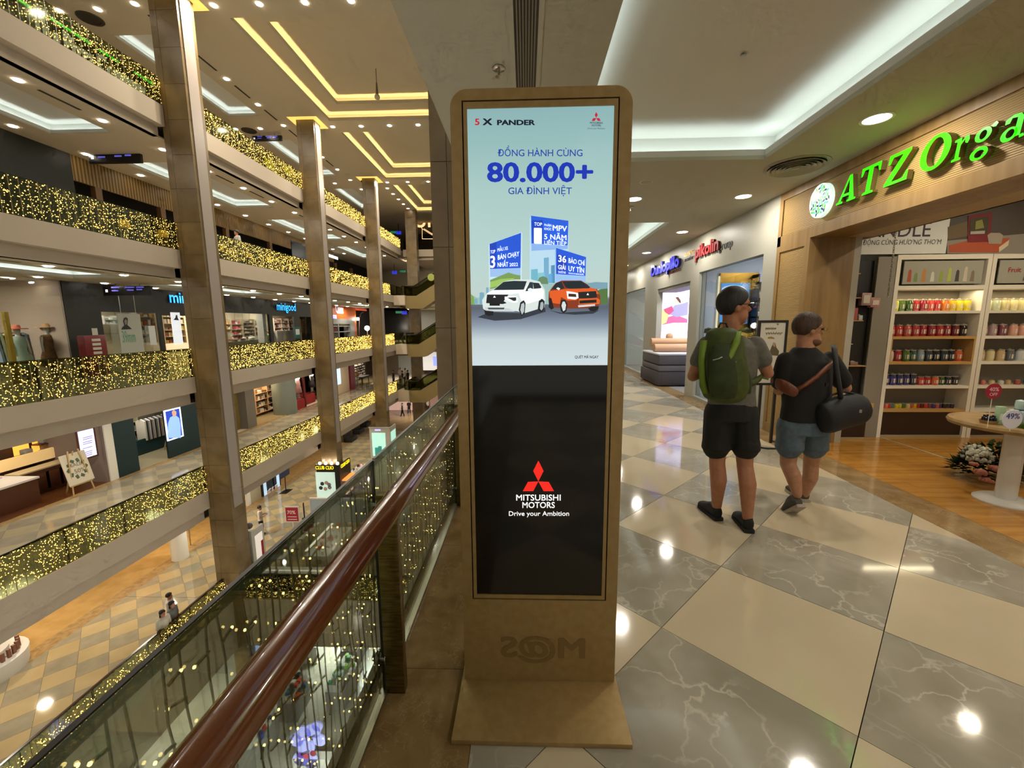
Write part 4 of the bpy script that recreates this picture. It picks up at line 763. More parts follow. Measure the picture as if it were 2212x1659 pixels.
# ---- curtain lights on glass
def curtain(x, y0, y1, z0, z1, label, group, axis='y', dens=62., r=.021):
    t = thing('light_curtain', label, 'fairy lights', (x, y0, z0) if axis == 'y' else (y0, x, z0), group); m = MB(); n = int((y1-y0)*(z1-z0)*dens)
    for i in range(n):
        a, z = rnd(y0, y1), rnd(z0+.02, z1-.01); rr = r*rnd(.7, 1.15)
        m.octa((x+rnd(-.02, .02), a, z) if axis == 'y' else (a, x+rnd(-.02, .02), z), rr)
    tag(m.build('bulbs', bulbfar, t), kind='stuff'); w = MB(); a = y0+.1
    while a < y1: (w.box(x-.005, x+.005, a-.006, a+.006, z0, z1) if axis == 'y' else w.box(a-.006, a+.006, x-.005, x+.005, z0, z1)); a += .22
    tag(w.build('wires', wirem, t), kind='stuff')
    return t
def balustrade(x, y0, y1, z0, z1, label, group, rail=False):
    t = thing('glass_balustrade', label, 'glass balustrade', (x, (y0+y1)/2, z0), group); n = max(1, round((y1-y0)/1.75)); d = (y1-y0)/n
    for k in range(n): bx('pane', glassf, t, x-.01, x+.01, y0+k*d+.01, y0+(k+1)*d-.01, z0, z1)
    for k in range(n+1): bx('post', M('baluster', '#5c4c2a', .4, .6), t, x-.06, x-.02, min(max(y0+k*d-.02, y0), y1-.04), min(max(y0+k*d+.02, y0+.04), y1), z0, z1-.06)
    bx('top_rail', railm if rail else M('rail_brown', '#4a3a1c', .35), t, x-.14, x-.07, y0, y1, z1-.09, z1-.03)
# ---- floors, parapets, balustrades
for lv, (nm, zt, zb, zp1, zp2) in LV.items():
    par = thing('wall_parapet', f'pale stepped parapet of the {nm} floor across the atrium', None, (XP, 25, zp2), kind='structure')
    for b, (y0, y1) in enumerate(BAYS):
        bx('fascia', parap, par, XP-.3, XP, y0-(.0 if b else 0), y1, zp1, zb-.01); bx('lower_step', parap, par, XP-.5, XP-.28, y0, y1, zp2, zp1)
        ye = y1 if b < 3 else {5: 44.4, 4: 40.4, 3: 41, 2: 41}[lv]
        balustrade(XP+(-.06), y0, y1, zb-.01, zt, f'glass balustrade of the {nm} floor across the atrium, {BN[b]}', f'balustrades of the {nm} floor')
        curtain(XP-.02, y0, ye, zb, zt-.02, f'golden fairy light curtain on the {nm} floor, {BN[b]}', f'light curtains of the {nm} floor', r=.0135+.0035*b, dens=170-22*b)
    fl_ = thing('floor_upper', f'tiled corridor floor of the {nm} floor across the atrium', None, (-16, 25, zb), kind='structure')
    bx('slab', parap, fl_, -22, XP-.3, 4, 60, min(zp2+.6, zb-.1), zb-.02)
    if lv in (2, 3): tiles(fl_, -15, 20.3, .8, XS+.35, XP-.02, 6, 46, zb-.005, tilefl, (lambda x, y: 11 < y < 20) if lv == 2 else (lambda x, y: False)); bx('border_strip', tanm, fl_, XS-.02, XS+.35, 6, 50, zb-.02, zb-.004)
TR = [(8.4, 15.4), (18.1, 25.0), (27.8, 34.6), (37.4, 44)]
tray_ceiling('ceiling_fourth', 'fourth-floor corridor ceiling across the atrium with white lit trays', -22, XP-.3, 4, 60, 8.38, [(-16.9, -14.65, a, b) for a, b in TR], soff, led_far, covem, lip=.14, gap=.22, rise=.42)
tray_ceiling('ceiling_third', 'third-floor corridor ceiling across the atrium with white lit trays', -22, XP-.3, 4, 60, 3.36, [(-16.9, -14.65, a, b) for a, b in TR], soff, led_far, covem, lip=.14, gap=.22, rise=.42)
tray_ceiling('ceiling_second', 'second-floor corridor ceiling across the atrium', -22, XP-.3, 4, 60, -1.5, [], soff, led_far)
tray_ceiling('ceiling_ground', 'ground-floor ceiling across the atrium', -24, XP-.3, 4, 60, -6.36, [], soff, led_far)
tray_ceiling('ceiling_fifth', 'fifth-floor corridor ceiling with white lit trays', -22, XP, 4, 60, ZA, [(-16.6, -14.9, a, b-.3) for a, b in TR], soff, led_far, covem, lip=.14, gap=.22, rise=.42)
tray_ceiling('ceiling_atrium', 'atrium ceiling with golden lit double trays', XP, 2, 4, 60, ZA, [(-11.27, -2.5, 7.8, 16.0), (-11.27, -2.5, 17.35, 25.45), (-11.27, -2.5, 26.95, 35.3), (-11.27, -2.5, 36.7, 45.2)], soff, led_gold, soff, lip=.16, gap=.26, rise=.42, nest=.9)
# square lit recess frames where the columns meet the ceiling
for i, y in enumerate(COLY[:3]):
    t = thing('column_cove', f'small golden lit ceiling frame around the {ORD[i]} column top', 'ceiling cove', (-12.6, y+.4, ZA-.05)); zz = ZA-.012
    for a in ((-13.45, -11.75, y-.35, y-.02), (-13.45, -11.75, y+.82, y+1.15), (-13.45, -13.12, y-.02, y+.82), (-12.08, -11.75, y-.02, y+.82)): bx('glow_strip', Mscreen('cove_gold', '#ffd56a', 1.0, sample=False), t, a[0], a[1], a[2], a[3], zz, zz+.008)
# ---- downlights, slots (far copies share meshes)
DL = {}
def fardl(x, y, z, label, group, pw=0):
    o = _fardl(x, y, z, label, group)
    if pw: WLOC[o.name] = Vector((x, y, z)); arealamp('lamp', o, (x, y, z-.06), .15, pw, (1, .93, .8), shape='DISK')
    return o
def _fardl(x, y, z, label, group):
    if 'd' not in DL:
        o = MB().lathe([(.12, 0), (.11, -.02), (.06, -.035), (.004, -.04)], (0, 0, 0), 14).build('downlight', lampfar, origin=(0, 0, 0), smooth=True); DL['d'] = o
        tag(o, label, 'ceiling light', group); o.location = (x, y, z); return o
    o = DL['d'].copy(); link(o); o.location = (x, y, z); return tag(o, label, 'ceiling light', group)
def slot(x, y0, y1, z, label, group): o = bx('air_slot', slotm, None, x-.05, x+.05, y0, y1, z-.006, z-.001); return tag(o, label, 'air vent', group)
for z, nm, x1, x2 in ((8.38, 'fourth', -14.1, -17.5), (3.36, 'third', -14.1, -17.5)):
    for k in range(15): fardl(x1, 9.87+2.33*k, z, f'recessed downlight in the outer row of the {nm}-floor corridor ceiling', f'outer downlights of the {nm} floor', 70 if k % 2 else 0)
    for k in range(14): fardl(x2, 9.99+2.38*k, z, f'recessed downlight in the inner row of the {nm}-floor corridor ceiling', f'inner downlights of the {nm} floor')
    for k in range(8):
        if k not in (2, 6): slot(x1, 10.35+2.33*k, 11.5+2.33*k, z, f'dark air slot between downlights in the {nm}-floor corridor ceiling', f'air slots of the {nm} floor')
for k in range(14): fardl(-14.2, 9.45+2.35*k, ZA, 'recessed downlight along the fifth-floor corridor ceiling', 'downlights of the fifth floor', 70 if k % 2 else 0)
for k in range(10): slot(-14.2, 10.0+2.35*k, 11.15+2.35*k, ZA, 'dark air slot in the fifth-floor corridor ceiling', 'air slots of the fifth floor')
for z, nm in ((-1.5, 'second'), (-6.36, 'ground')):
    for k in range(7): fardl(-15.6, 10+4.8*k, z, f'recessed downlight in the {nm}-floor corridor ceiling', f'downlights of the {nm} floor', 110)  # unseen lamps added to light the two lower corridors
for y in (16.7, 26.2, 36.0):
    for x in (-11.4, -9.7, -8.0, -6.3, -17.3, -15.8): fardl(x, y, ZA, 'recessed downlight on a cross band of the atrium ceiling', 'downlights on the atrium cross bands', 220 if x > -12 else 0)
for k in range(6): fardl(-11.9, 37.5+1.6*k, ZA, 'recessed downlight beside the farthest golden tray', 'downlights by the farthest tray')
for i, (u, v, z) in enumerate(((195, 40, ZA), (538, 282, ZA), (790, 392, ZA))):
    p = PZ(u, v, z); o = MB().lathe([(.42, 0), (.4, -.03), (.3, -.035), (.28, -.01), (.01, -.01)], p, 24).build('ceiling_diffuser', slotm, smooth='auto'); tag(o, f'round dark air diffuser in the fifth-floor ceiling, {["nearest","middle","farthest"][i]}', 'air vent')
# hanging security camera and hanging signs
p = PZ(812, 150, ZA+.8); t = thing('pendant_camera', 'small camera ball hanging on a rod from the atrium ceiling', 'camera', p); MB().cyl((p.x, p.y, ZA+.85), (p.x, p.y, ZA-.35), .02, n=8).cyl((p.x, p.y, ZA+.2), (p.x, p.y, ZA-.35), .035, .07, n=10).build('rod', M('rod_grey', '#5a5140', .4), t); MB().ball((p.x, p.y, ZA-.45), .14, 12, 8).build('ball', M('cam_pale', '#a89878', .35), t, smooth=True)
def hangsign(u0, u1, v0, v1, y, zc, label, blue=True):
    a, b = PY(u0, v1, y), PY(u1, v0, y); zm = PY((u0+u1)/2, (v0+v1)/2, y).z; h = abs(PY(u0, v0, y).z-a.z); x0, x1 = a.x, b.x
    t = thing('hanging_sign', label, 'sign', ((x0+x1)/2, y, zm-h/2)); bx('box', blackp, t, x0, x1, y, y+.1, zm-h/2, zm+h/2)
    for f in (.25, .75): MB().cyl((x0+(x1-x0)*f, y+.05, zm+h/2), (x0+(x1-x0)*f, y+.05, zc), .012, n=6).build('rod', M('rod_grey'), t)
    m = MB()
    for f0, f1, g in ((.18, .35, .3), (.18, .32, -.05), (.46, .66, .3), (.5, .64, 0), (.70, .86, .3), (.7, .82, .05)): m.box(x0+(x1-x0)*f0, x0+(x1-x0)*f1, y-.003, y-.001, zm+h*g, zm+h*(g+.13))
    m.build('lit_text_line', Mscreen('sign_blue_line', '#6a68e8', .6, sample=False), t); bx('lit_icon', Mscreen('sign_icon', '#d8d8e8', .8, sample=False), t, x0+(x1-x0)*.05, x0+(x1-x0)*.1, y-.003, y-.001, zm-h*.15, zm+h*.15)
hangsign(193, 302, 326, 352, 17.2, 8.38, 'black hanging direction sign under the fourth-floor ceiling, nearest'); hangsign(224, 325, 618, 638, 17.4, 3.36, 'black hanging direction sign above the red information desk'); hangsign(545, 608, 293, 304, 26.8, ZA, 'black hanging direction sign under the fifth-floor ceiling')
# ---- atrium ends and far walls
struct(bx('wall_far', M('far_wall', '#6a5f4c', .8), None, -30, -18.2, 60, 60.2, -15, 14)); struct(bx('wall_far_end', M('far_wall'), None, -18.2, 4, 58, 58.2, -15, 14)); struct(bx('wall_shop_line', M('dark_wall', '#2a241c', .8), None, -22.2, -22, 4, 60, -10, 14)); struct(bx('wall_near_end', M('dark_wall'), None, -22, XP-.4, 3.9, 4, -10, 14)); struct(bx('wall_corridor_end', ceilm, None, -.69, 8.6, 39.8, 40, 0, 3.3))

# ================================================================ ground floor, opening and basement
gf = thing('floor_ground', 'ground floor of beige and grey diamond tiles', None, (-15, 25, ZG), kind='structure')
m = MB(); m.box(-24, -12.55, 4, 60, ZG-.3, ZG-.014).box(-12.55, 2, 15.9, 60, ZG-.3, ZG-.014); m.build('screed', grout, gf)
gb, gg = Mnoise('ground_beige', '#b09b72', '#a69168', 1.1, .06), Mnoise('ground_grey', '#968c74', '#8a8069', 2, .06)
tiles(gf, -15, 16.3, .8, -17.3, -12.57, 5, 15.88, ZG, [gb, gg], lambda x, y: y > 11, gap=.003); tiles(gf, -15, 16.3, .8, -17.3, -.5, 15.9, 44, ZG, [gb, gg], lambda x, y: y < 24 and x < -12, gap=.003)
bx('border_strip', tanm, gf, -17.9, -17.3, 5, 60, ZG-.012, ZG); bx('shop_floor', Mnoise('shop_floor_wood', '#b08e58', '#a0804c', 2, .25), gf, -24, -17.9, 5, 60, ZG-.012, ZG-.001)
bx('far_paving', Mnoise('far_paving', '#9a7f5c', '#8c7250', 1.2, .15), gf, -24, 2, 44, 60, ZG-.012, ZG-.002)
par = thing('wall_opening_edge', 'pale slab edge around the opening in the ground floor', None, (-12.5, 15.8, -12.3), kind='structure'); bx('edge', parap, par, -12.56, -12.5, 5, 15.9, -12.3, -10.02); bx('edge', parap, par, -12.5, -.6, 15.84, 15.9, -11.75, -10.02); bx('lower_step', parap, par, -12.5, -.6, 15.95, 16.1, -12.3, -11.75)
balustrade(-12.7, 5, 15.7, ZG, ZG+1.06, 'maroon-railed glass balustrade along the ground-floor opening', None, True); curtain(-12.62, 5, 15.7, ZG, ZG+1.0, 'golden fairy light curtain along the ground-floor opening', None, dens=120, r=.015)
t = thing('glass_balustrade', 'maroon-railed glass balustrade across the end of the ground-floor opening', 'glass balustrade', (-6, 15.95, ZG))
for k in range(6): bx('pane', glassf, t, -12.0+1.9*k, -12.0+1.9*k+1.88, 15.93, 15.95, ZG, ZG+1.05)
bx('top_rail', railm, t, -12.05, -.6, 15.97, 16.05, ZG+1.0, ZG+1.07); curtain(15.9, -12.0, -.6, ZG, ZG+1.0, 'golden fairy light curtain across the end of the opening', None, axis='x', dens=120, r=.015)
struct(bx('floor_basement', Mnoise('basement_floor', '#aaa598', '#9d988b', 1, .3), None, -20, 4, 2, 34, -15.2, -15)); struct(bx('wall_basement', M('far_wall'), None, -20, 4, 33.8, 34, -15, -10.3)); struct(bx('ceiling_basement', soff, None, -20, 2, 16.1, 33.8, -12.3, -12.25)); struct(bx('wall_basement_left', M('far_wall'), None, -20, -19.9, 2, 34, -15, -10.3))
for i, (x, y) in enumerate(((-6, 10), (-9, 20))): t = thing('basement_fill_lamp', 'panel lamp of the basement market', 'ceiling light', (x, y, -12.4), 'basement lamps'); bx('housing', white, t, x-.6, x+.6, y-.6, y+.6, -12.35, -12.32) if i else bx('housing', white, t, -12.3, -12.2, y-1, y+1, -12.35, -12.25); arealamp('lamp', t, (x, y, -12.4), 2, 1500, (.95, .97, 1))  # lamps added to brighten the basement, the first hung in the open void
struct(bx('ceiling_basement_left', soff, None, -20, -12.56, 2, 16.1, -12.3, -12.25))
for y in (7, 11, 15): fardl(-14.2, y, -12.3, 'recessed downlight in the basement ceiling beside the opening', 'basement downlights', 170)  # more added lamps, for the dark part under the left slab
bx_ = bx('column_lower', stone2, None, -12.9, -12.2, 16.0, 16.6, -15, -12.3); tag(bx_, 'plain basement column below the nearest atrium column', 'column')
# ================================================================ shops across the atrium
RX = (0, 1, 0)
def rX(u0, u1, v0, v1, x):
    um, vm = (u0+u1)/2, (v0+v1)/2; return PX(u0, vm, x).y, PX(u1, vm, x).y, PX(um, v1, x).z, PX(um, v0, x).z
def bX(name, mat, par, u0, u1, v0, v1, x, th=.05, bevel=0.):
    y0, y1, z0, z1 = rX(u0, u1, v0, v1, x); return bx(name, mat, par, x-th, x, min(y0, y1), max(y0, y1), z0, z1, bevel)
def yX(u, v, x=None): return PX(u, v, XS if x is None else x).y
def solo(o, label, cat, group=None): return tag(o, label, cat, group)
slate = M('slate_front', '#23261f', .5); cream = M('cream_wall', '#cdc3b2', .7); warmw = M('warm_white', '#d8c8a8', .6)
Z3, T3 = -.4, 3.36
# ---------------- third floor: dress shop
ya, yb = 9.0, 15.95
w_ = thing('wall_dress_shop', 'pale interior of the dress shop across the atrium', None, (-20, 12.5, Z3), kind='structure'); bx('back_wall', cream, w_, -21.0, -20.9, ya, 17.6, Z3, T3); bx('side_wall', M('side_pinkish', '#c2ad98', .7), w_, -21, -18.15, yb, yb+.06, Z3, T3); bx('floor_board', M('shopfloor_far', '#a8997c', .3), w_, -21, XS, ya, yb, Z3-.02, Z3+.005)
bX('wall_niche', M('niche_mauve', '#8f7a72', .7), w_, 8, 104, 686, 760, -20.88, .02)
wd = thing('window_3', 'glass shop window of the dress shop', None, (XS, 12.5, Z3), kind='structure'); bx('pane', shopg, wd, XS-.02, XS, ya, yb, Z3, T3); bx('corner_post', M('brass_post', '#8f7a24', .35, .5), wd, XS-.05, XS+.08, yX(10, 700)-.02, yX(10, 700)+.1, Z3, 2.1)
arealamp('lamp', w_, (-19.5, 12.5, 3.2), 1.2, 200, (1, .92, .82))
def mannequin(p, dress, hat, label, h=1.75, skirt=True, facing=0.):
    p = Vector(p); t = thing('mannequin', label, 'mannequin', p); sk = M('mannequin_white', '#c8c0b0', .5); s = h/1.75
    def ring(cx, cy, z, rx, ry): return [p+Vector((cx+rx*math.cos(2*math.pi*i/12), cy+ry*math.sin(2*math.pi*i/12), z))*1 for i in range(12)]
    R_ = lambda l: [ring(0, 0, z*s, rx*s, ry*s) for z, rx, ry in l]
    m = MB(); m.loft(R_([(1.38, .1, .18), (1.44, .05, .06), (1.5, .05, .055), (1.54, .07, .07), (1.62, .09, .08), (1.7, .075, .07), (1.75, .02, .02)]))
    for sy in (-1, 1): m.tube([p+Vector((0, sy*.18, 1.36))*s, p+Vector((.02, sy*.23, 1.1))*s, p+Vector((.06, sy*.24, .85))*s], .035*s, 8, [.045*s, .035*s, .028*s]); m.tube([p+Vector((0, sy*.09, .85))*s, p+Vector((0, sy*.09, .45))*s, p+Vector((0, sy*.1, .03))*s], .06*s, 8, [.085*s, .06*s, .04*s])
    m.build('figure', sk, t, smooth=True)
    if skirt: MB().loft(R_([(.35, .24, .3), (.7, .2, .25), (.98, .13, .16), (1.2, .15, .2), (1.4, .11, .19), (1.43, .07, .1)])).build('dress', dress, t, smooth=True)
    else: MB().loft(R_([(.95, .15, .19), (1.2, .15, .21), (1.4, .11, .2), (1.43, .07, .1)])).build('top', dress, t, smooth=True); MB().loft(R_([(.62, .17, .2), (.8, .17, .2), (.97, .14, .17)])).build('shorts', M('offwhite_cloth', '#d8cdb8', .8), t, smooth=True)
    if hat: MB().lathe([(.27*s, 1.66*s), (.25*s, 1.69*s), (.1*s, 1.69*s), (.095*s, 1.77*s), (.06*s, 1.8*s), (.004, 1.8*s)], p, 20).build('sun_hat', hat, t, smooth=True)
    MB().lathe([(.17*s, 0), (.17*s, .015), (.01, .02)], p, 16).build('base', M('glass_base', '#a8a494', .3), t); return t
q = PX(46, 770, -18.9); mannequin((-18.9, q.y, Z3), M('mint_cloth', '#8fa08a', .8), M('coral_straw', '#c86a4a', .8), 'mannequin in a pale mint dress and coral hat', 2.0)
q = PX(110, 770, -18.9); mannequin((-18.9, q.y, Z3), Mnoise('rust_cloth', '#6a4a2c', '#8a6a3c', 9, .8), M('straw', '#d8a878', .8), 'mannequin in a rust patterned dress and straw hat', 2.05)
t = thing('clothes_rail', 'rail of pastel dresses behind the mannequins', 'clothes rack', (-19.9, 13.9, Z3)); MB().cyl((-19.9, yX(-20, 740, -19.9), 1.35), (-19.9, yX(125, 740, -19.9), 1.35), .02, n=8).build('rail', steel, t)
for k in range(13):
    u = -15+k*10.5; c = ['#7a8a9a','#a8b088','#c8c08a','#8fb0a0','#b89a9a','#6a5a4a'][k % 6]; y = yX(u, 740, -19.9); MB().prism([(-20.1, y-.04, 1.33), (-19.7, y-.04, 1.33), (-19.6, y-.02, .2), (-20.2, y-.02, .2)], (0, .07, 0)).build('garment', M('cl_'+c[1:], c, .85), t)
for k, (u, v) in enumerate(((24, 602), (65, 611), (102, 616))):
    q = PX(u, v, -18.9); t = thing('track_spotlight', f'small track spotlight in the dress shop, {ORD[k]} from the left', 'spotlight', q, 'dress shop spotlights'); MB().cyl(q+Vector((0, 0, .16)), q+Vector((.05, 0, .02)), .06, .08, 12).build('can', white, t); MB().cyl(q+Vector((.05, 0, .02)), q+Vector((.055, 0, 0)), .07, n=12).build('lens', lampfar, t); MB().cyl(q+Vector((0, 0, .16)), Vector((q.x, q.y, T3)), .015, n=6).build('stem', steel, t)
# ---------------- third floor: slate variety shop
y0, y1 = yb+.06, 38.0; w_ = thing('wall_variety_shop', 'dark slate shop front of the variety shop across the atrium', None, (XS, 27, Z3), kind='structure')
wins = [(yX(222, 700), yX(345, 700), 2.2, 'a'), (yX(352, 700), yX(410, 700), 2.1, 'b'), (yX(468, 700), yX(583, 700), 2.35, 'c'), (yX(590, 700), yX(636, 700), 2.25, 'd'), (yX(648, 700), yX(690, 700), 2.25, 'e')]
yy = y0
for a, b, z, _ in wins: bx('front_panel', slate, w_, XS-.15, XS, yy, a, Z3, T3); bx('front_panel', slate, w_, XS-.15, XS, a, b, z, T3); yy = b
bx('front_panel', slate, w_, XS-.15, XS, yy, y1, Z3, T3); bx('back_wall', warmw, w_, -21.5, -21.4, y0, y1, Z3, T3); bx('floor_board', M('shopfloor_far'), w_, -21.4, XS, y0, y1, Z3-.02, Z3+.005); bx('divider_wall', white, w_, -18.75, XS-.2, wins[2][1]-.45, wins[2][1]-.1, Z3, 3.0)
for k, (y, pw) in enumerate(((18.8, 180), (24.5, 230), (28.5, 230), (32.5, 180))): arealamp('lamp', w_, (-19.8, y, 3.0), 1.6, pw, (1, .93, .82))
m = MB()
for k in range(26): m.box(-21.39, -21.385, y0+.3+k*.82, y0+.33+k*.82, 1.2, 2.7)
for z in (1.2, 1.95, 2.7): m.box(-21.39, -21.385, y0, y1, z-.015, z+.015)
m.build('panel_joints', M('joint_tan', '#a89468', .6), w_)
for i, (a, b, z, _) in enumerate(wins):
    if i in (0, 2, 4): wd = thing(f'window_{4+i}', f'display window of the variety shop, {ORD[i//2]}', None, (XS, (a+b)/2, Z3), kind='structure'); bx('pane', shopg, wd, XS-.08, XS-.06, a, b, Z3, z)
sb = [Mscreen('sign_cyan', '#2aa8ff', 1.6), M('sign_cyan_side', '#1450a0', .5)]
t = thing('shop_sign', 'glowing blue lowercase sign on the slate shop front, complete', 'sign', (XS, yX(617, 665), 2.6)); a, b = PX(597, 669, XS+.02), PX(638, 672, XS+.02); text('minigood', .82, sb, t, (XS+.01, (a.y+b.y)/2, a.z-.02), RX, (0, 0, 1), 'letters', .015, .06, width=b.y-a.y)
t = thing('shop_sign', 'glowing blue lowercase sign half hidden by the nearest column', 'sign', (XS, yX(385, 650), 2.5)); a, b = PX(364, 653, XS+.02), PX(386, 653, XS+.02); text('minigood', .8, sb, t, (XS+.01, a.y, a.z), RX, (0, 0, 1), 'letters', .02, .06, align='LEFT', width=(b.y-a.y)*4.6)
def shelves(par_label, u0, u1, v0, v1, x, rows, cols, label, body='#b8a888', seed=1):
    random.seed(seed); y0, y1, z0, z1 = rX(u0, u1, v0, v1, x); t = thing('display_shelf', label, 'shelf', (x, (y0+y1)/2, z0)); bm_ = M('shelf_'+body[1:], body, .6); bx('back', bm_, t, x-.45, x-.42, y0, y1, z0, z1)
    n = max(1, round((y1-y0)/1.2))
    for k in range(n+1): yk = y0+(y1-y0)*k/n; bx('upright', bm_, t, x-.42, x, yk-.025, yk+.025, z0, z1)
    for r in range(rows):
        z = z0+(z1-z0)*(r+.12)/rows; bx('board', bm_, t, x-.42, x, y0, y1, z-.03, z); y = y0+.12; g = MB(); mats = [M('gd_'+c[1:], c, .6) for c in cols]
        while y < y1-.15:
            wv, h = rnd(.1, .3), rnd(.25, .7)*(z1-z0)/rows; g.cur = random.randrange(len(cols)); g.box(x-.36, x-.06, y, y+wv*.8, z, z+h); y += wv+.03
        tag(g.build('stocked_goods', mats, t), kind='stuff')
    return t
shelves('', 476, 500, 690, 712, -20.9, 2, ['#d8d8d0','#c8883a','#e0d8c8'], 'small stocked shelf at the left of the lit variety window', seed=2); shelves('', 500, 525, 690, 735, -20.9, 4, ['#a83a4a','#d86a7a','#e8d0d0','#8a2a3a'], 'shelf of red and pink goods in the variety shop', seed=3); shelves('', 526, 551, 690, 735, -20.9, 6, ['#6a5a5a','#8a7a6a','#4a4a54','#c8b8a0'], 'tall brown stocked shelf in the variety shop', seed=4); shelves('', 552, 572, 690, 735, -20.9, 5, ['#3a3a44','#a86a7a','#c8c0b0','#5a6a5a'], 'dark stocked shelf beside the white divider', seed=5)
shelves('', 594, 640, 688, 740, -20.9, 5, ['#d8b8a8','#e8d8c8','#8a6a5a','#c89a8a','#3a3030'], 'shelf of rolled towels behind the shop doorway', '#d8c0a8', 6); shelves('', 652, 690, 690, 745, -20.5, 3, ['#a8763a','#8a5a2a'], 'brown cabinet right of the shop doorway', '#a87a48', 7)
shelves('', 226, 258, 682, 700, -20.5, 2, ['#d8d0c0','#8a8a84','#b8c0b8'], 'white shelf behind the promotional banner, left', '#c8c4b4', 8); shelves('', 300, 344, 668, 742, -20.6, 4, ['#c8922a','#d8d8d0','#8a8478','#a83030'], 'shelf of yellow and white goods, first window', '#c8c0b0', 9); shelves('', 354, 400, 672, 742, -20.0, 5, ['#c8a24a','#d8c8a8','#a8542a','#8a7a5a'], 'warm lit shelf beside the nearest column', '#d8c090', 10)
random.seed(17)
def bin_(u, v, x, w2, h, cols, label):
    q = PX(u, v, x); t = thing('display_bin', label, 'display', (q.x, q.y, Z3)); bx('table', M('bin_grey', '#8a8478', .6), t, q.x-.4, q.x+.4, q.y-w2/2, q.y+w2/2, Z3+.0, Z3+h); 
    for i in range(12): c = random.choice(cols); MB().ball((q.x+rnd(-.3, .3), q.y+rnd(-w2/2+.1, w2/2-.1), Z3+h+.08), .11, 8, 5).build('goods', M('gd_'+c[1:], c, .6), t, smooth=True)
bin_(500, 735, -19.2, 2.2, .95, ['#3a4a6a','#4a4a54','#8a8a94','#a8524a'], 'low table of navy and grey goods in the variety window'); bin_(545, 735, -19.2, 1.8, 1.0, ['#d8d8c0','#e0d0d0','#c8d0b0'], 'low table of cream and pink bundles'); bin_(572, 728, -19.0, 1.1, 1.2, ['#8ab85a','#a8d07a','#6a9a3a'], 'heap of bright green goods at the white divider'); bin_(580, 722, -19.4, .8, 1.35, ['#a83a2a','#b8823a'], 'red and ochre goods beside the green heap')
q = PX(612, 727, -19.0); t = thing('checkout_counter', 'grey checkout counter with a round mark in the doorway', 'counter', (-19, q.y, Z3)); bx('body', M('counter_grey', '#8a857c', .5), t, -19.3, -18.8, q.y-1.1, q.y+1.1, Z3, 1.15); MB().cyl((-18.8, q.y+.1, .6), (-18.795, q.y+.1, .6), .42, n=28).build('round_mark', M('counter_mark', '#9d988c', .5), t)
# promotional banner with a portrait, red information desk
y0_, y1_, z0_, z1_ = rX(258, 308, 678, 765, XS+.12); t = thing('promo_banner', 'hanging banner with a portrait and large green number', 'banner', (XS+.12, (y0_+y1_)/2, z0_)); bx('sheet', M('banner_pale', '#aeb0a4', .6), t, XS+.1, XS+.115, y0_, y1_, z0_, z1_); [bx('cord', steel, t, XS+.1, XS+.11, yk, yk+.02, z1_, T3) for yk in (y0_+.2, y1_-.2)]
def fX(pts, h, x, nm, par, em=0.): MB().poly([PX(u, v, x) for u, v in pts]).build(nm, M('fx_'+h[1:]+('e' if em else ''), h, .6, emit=em, sample=False), par)
fX([(262,712),(265,706),(268,704),(268,700),(266,694),(268,687),(272,685),(276,688),(276,696),(275,702),(280,706),(285,711)], '#23242a', XS+.125, 'portrait_print', t); fX([(268,694),(271,689),(275,693),(274,700),(271,702)], '#8a7a6a', XS+.13, 'face_print', t); a, b = PX(266, 740, XS+.13), PX(294, 738, XS+.13); text('39mm', .75, M('green_print', '#5a9a7a', .6), t, (XS+.12, (a.y+b.y)/2, a.z), RX, (0, 0, 1), extrude=.003, width=b.y-a.y)
q0, q1, z0_, z1_ = rX(184, 232, 724, 775, -17.2); t = thing('information_desk', 'red upright information cabinet with white panels', 'cabinet', (-17.2, (q0+q1)/2, Z3)); bx('body', M('desk_red', '#6a1014', .4), t, -17.5, -17.2, q0, q1, Z3, z1_, .03)
for k in range(4): z = z1_-.14-.17*k; bx('white_panel', M('panel_white', '#b8b4a8', .5), t, -17.2, -17.19, q0+.28, q1-.25, z-.1, z)
bX('notice_card', M('panel_white'), t, 199, 211, 709, 724, -17.25, .01)
bX('poster_white', M('poster_w', '#d8dcd8', .6), thing('window_poster', 'white poster with a small red square in the shop window', 'poster', PX(330, 730, XS+.02)), 323, 337, 704, 745, XS+.02, .01)
t = thing('window_poster', 'white portrait poster beside the nearest column', 'poster', PX(383, 710, XS+.02)); bX('sheet', Mscreen('poster_bright', '#dfe4ea', .7, sample=False), t, 372, 392, 675, 743, XS+.02, .01); fX([(375,691),(379,686),(380,680),(383,681),(384,687),(387,692)], '#23242a', XS+.03, 'portrait_print', t)
t = thing('teal_standee', 'teal information board by the shop doorway', 'sign', PX(643, 718, XS+.2)); bX('board', M('teal_board', '#1f5a58', .5), t, 637, 649, 706, 731, XS+.2, .04); bX('white_sheet', M('poster_w'), t, 639, 647, 711, 723, XS+.205, .01); bx('post', steel, t, XS+.16, XS+.2, yX(643, 718)+.1, yX(643, 718)+.2, Z3, 1.0)
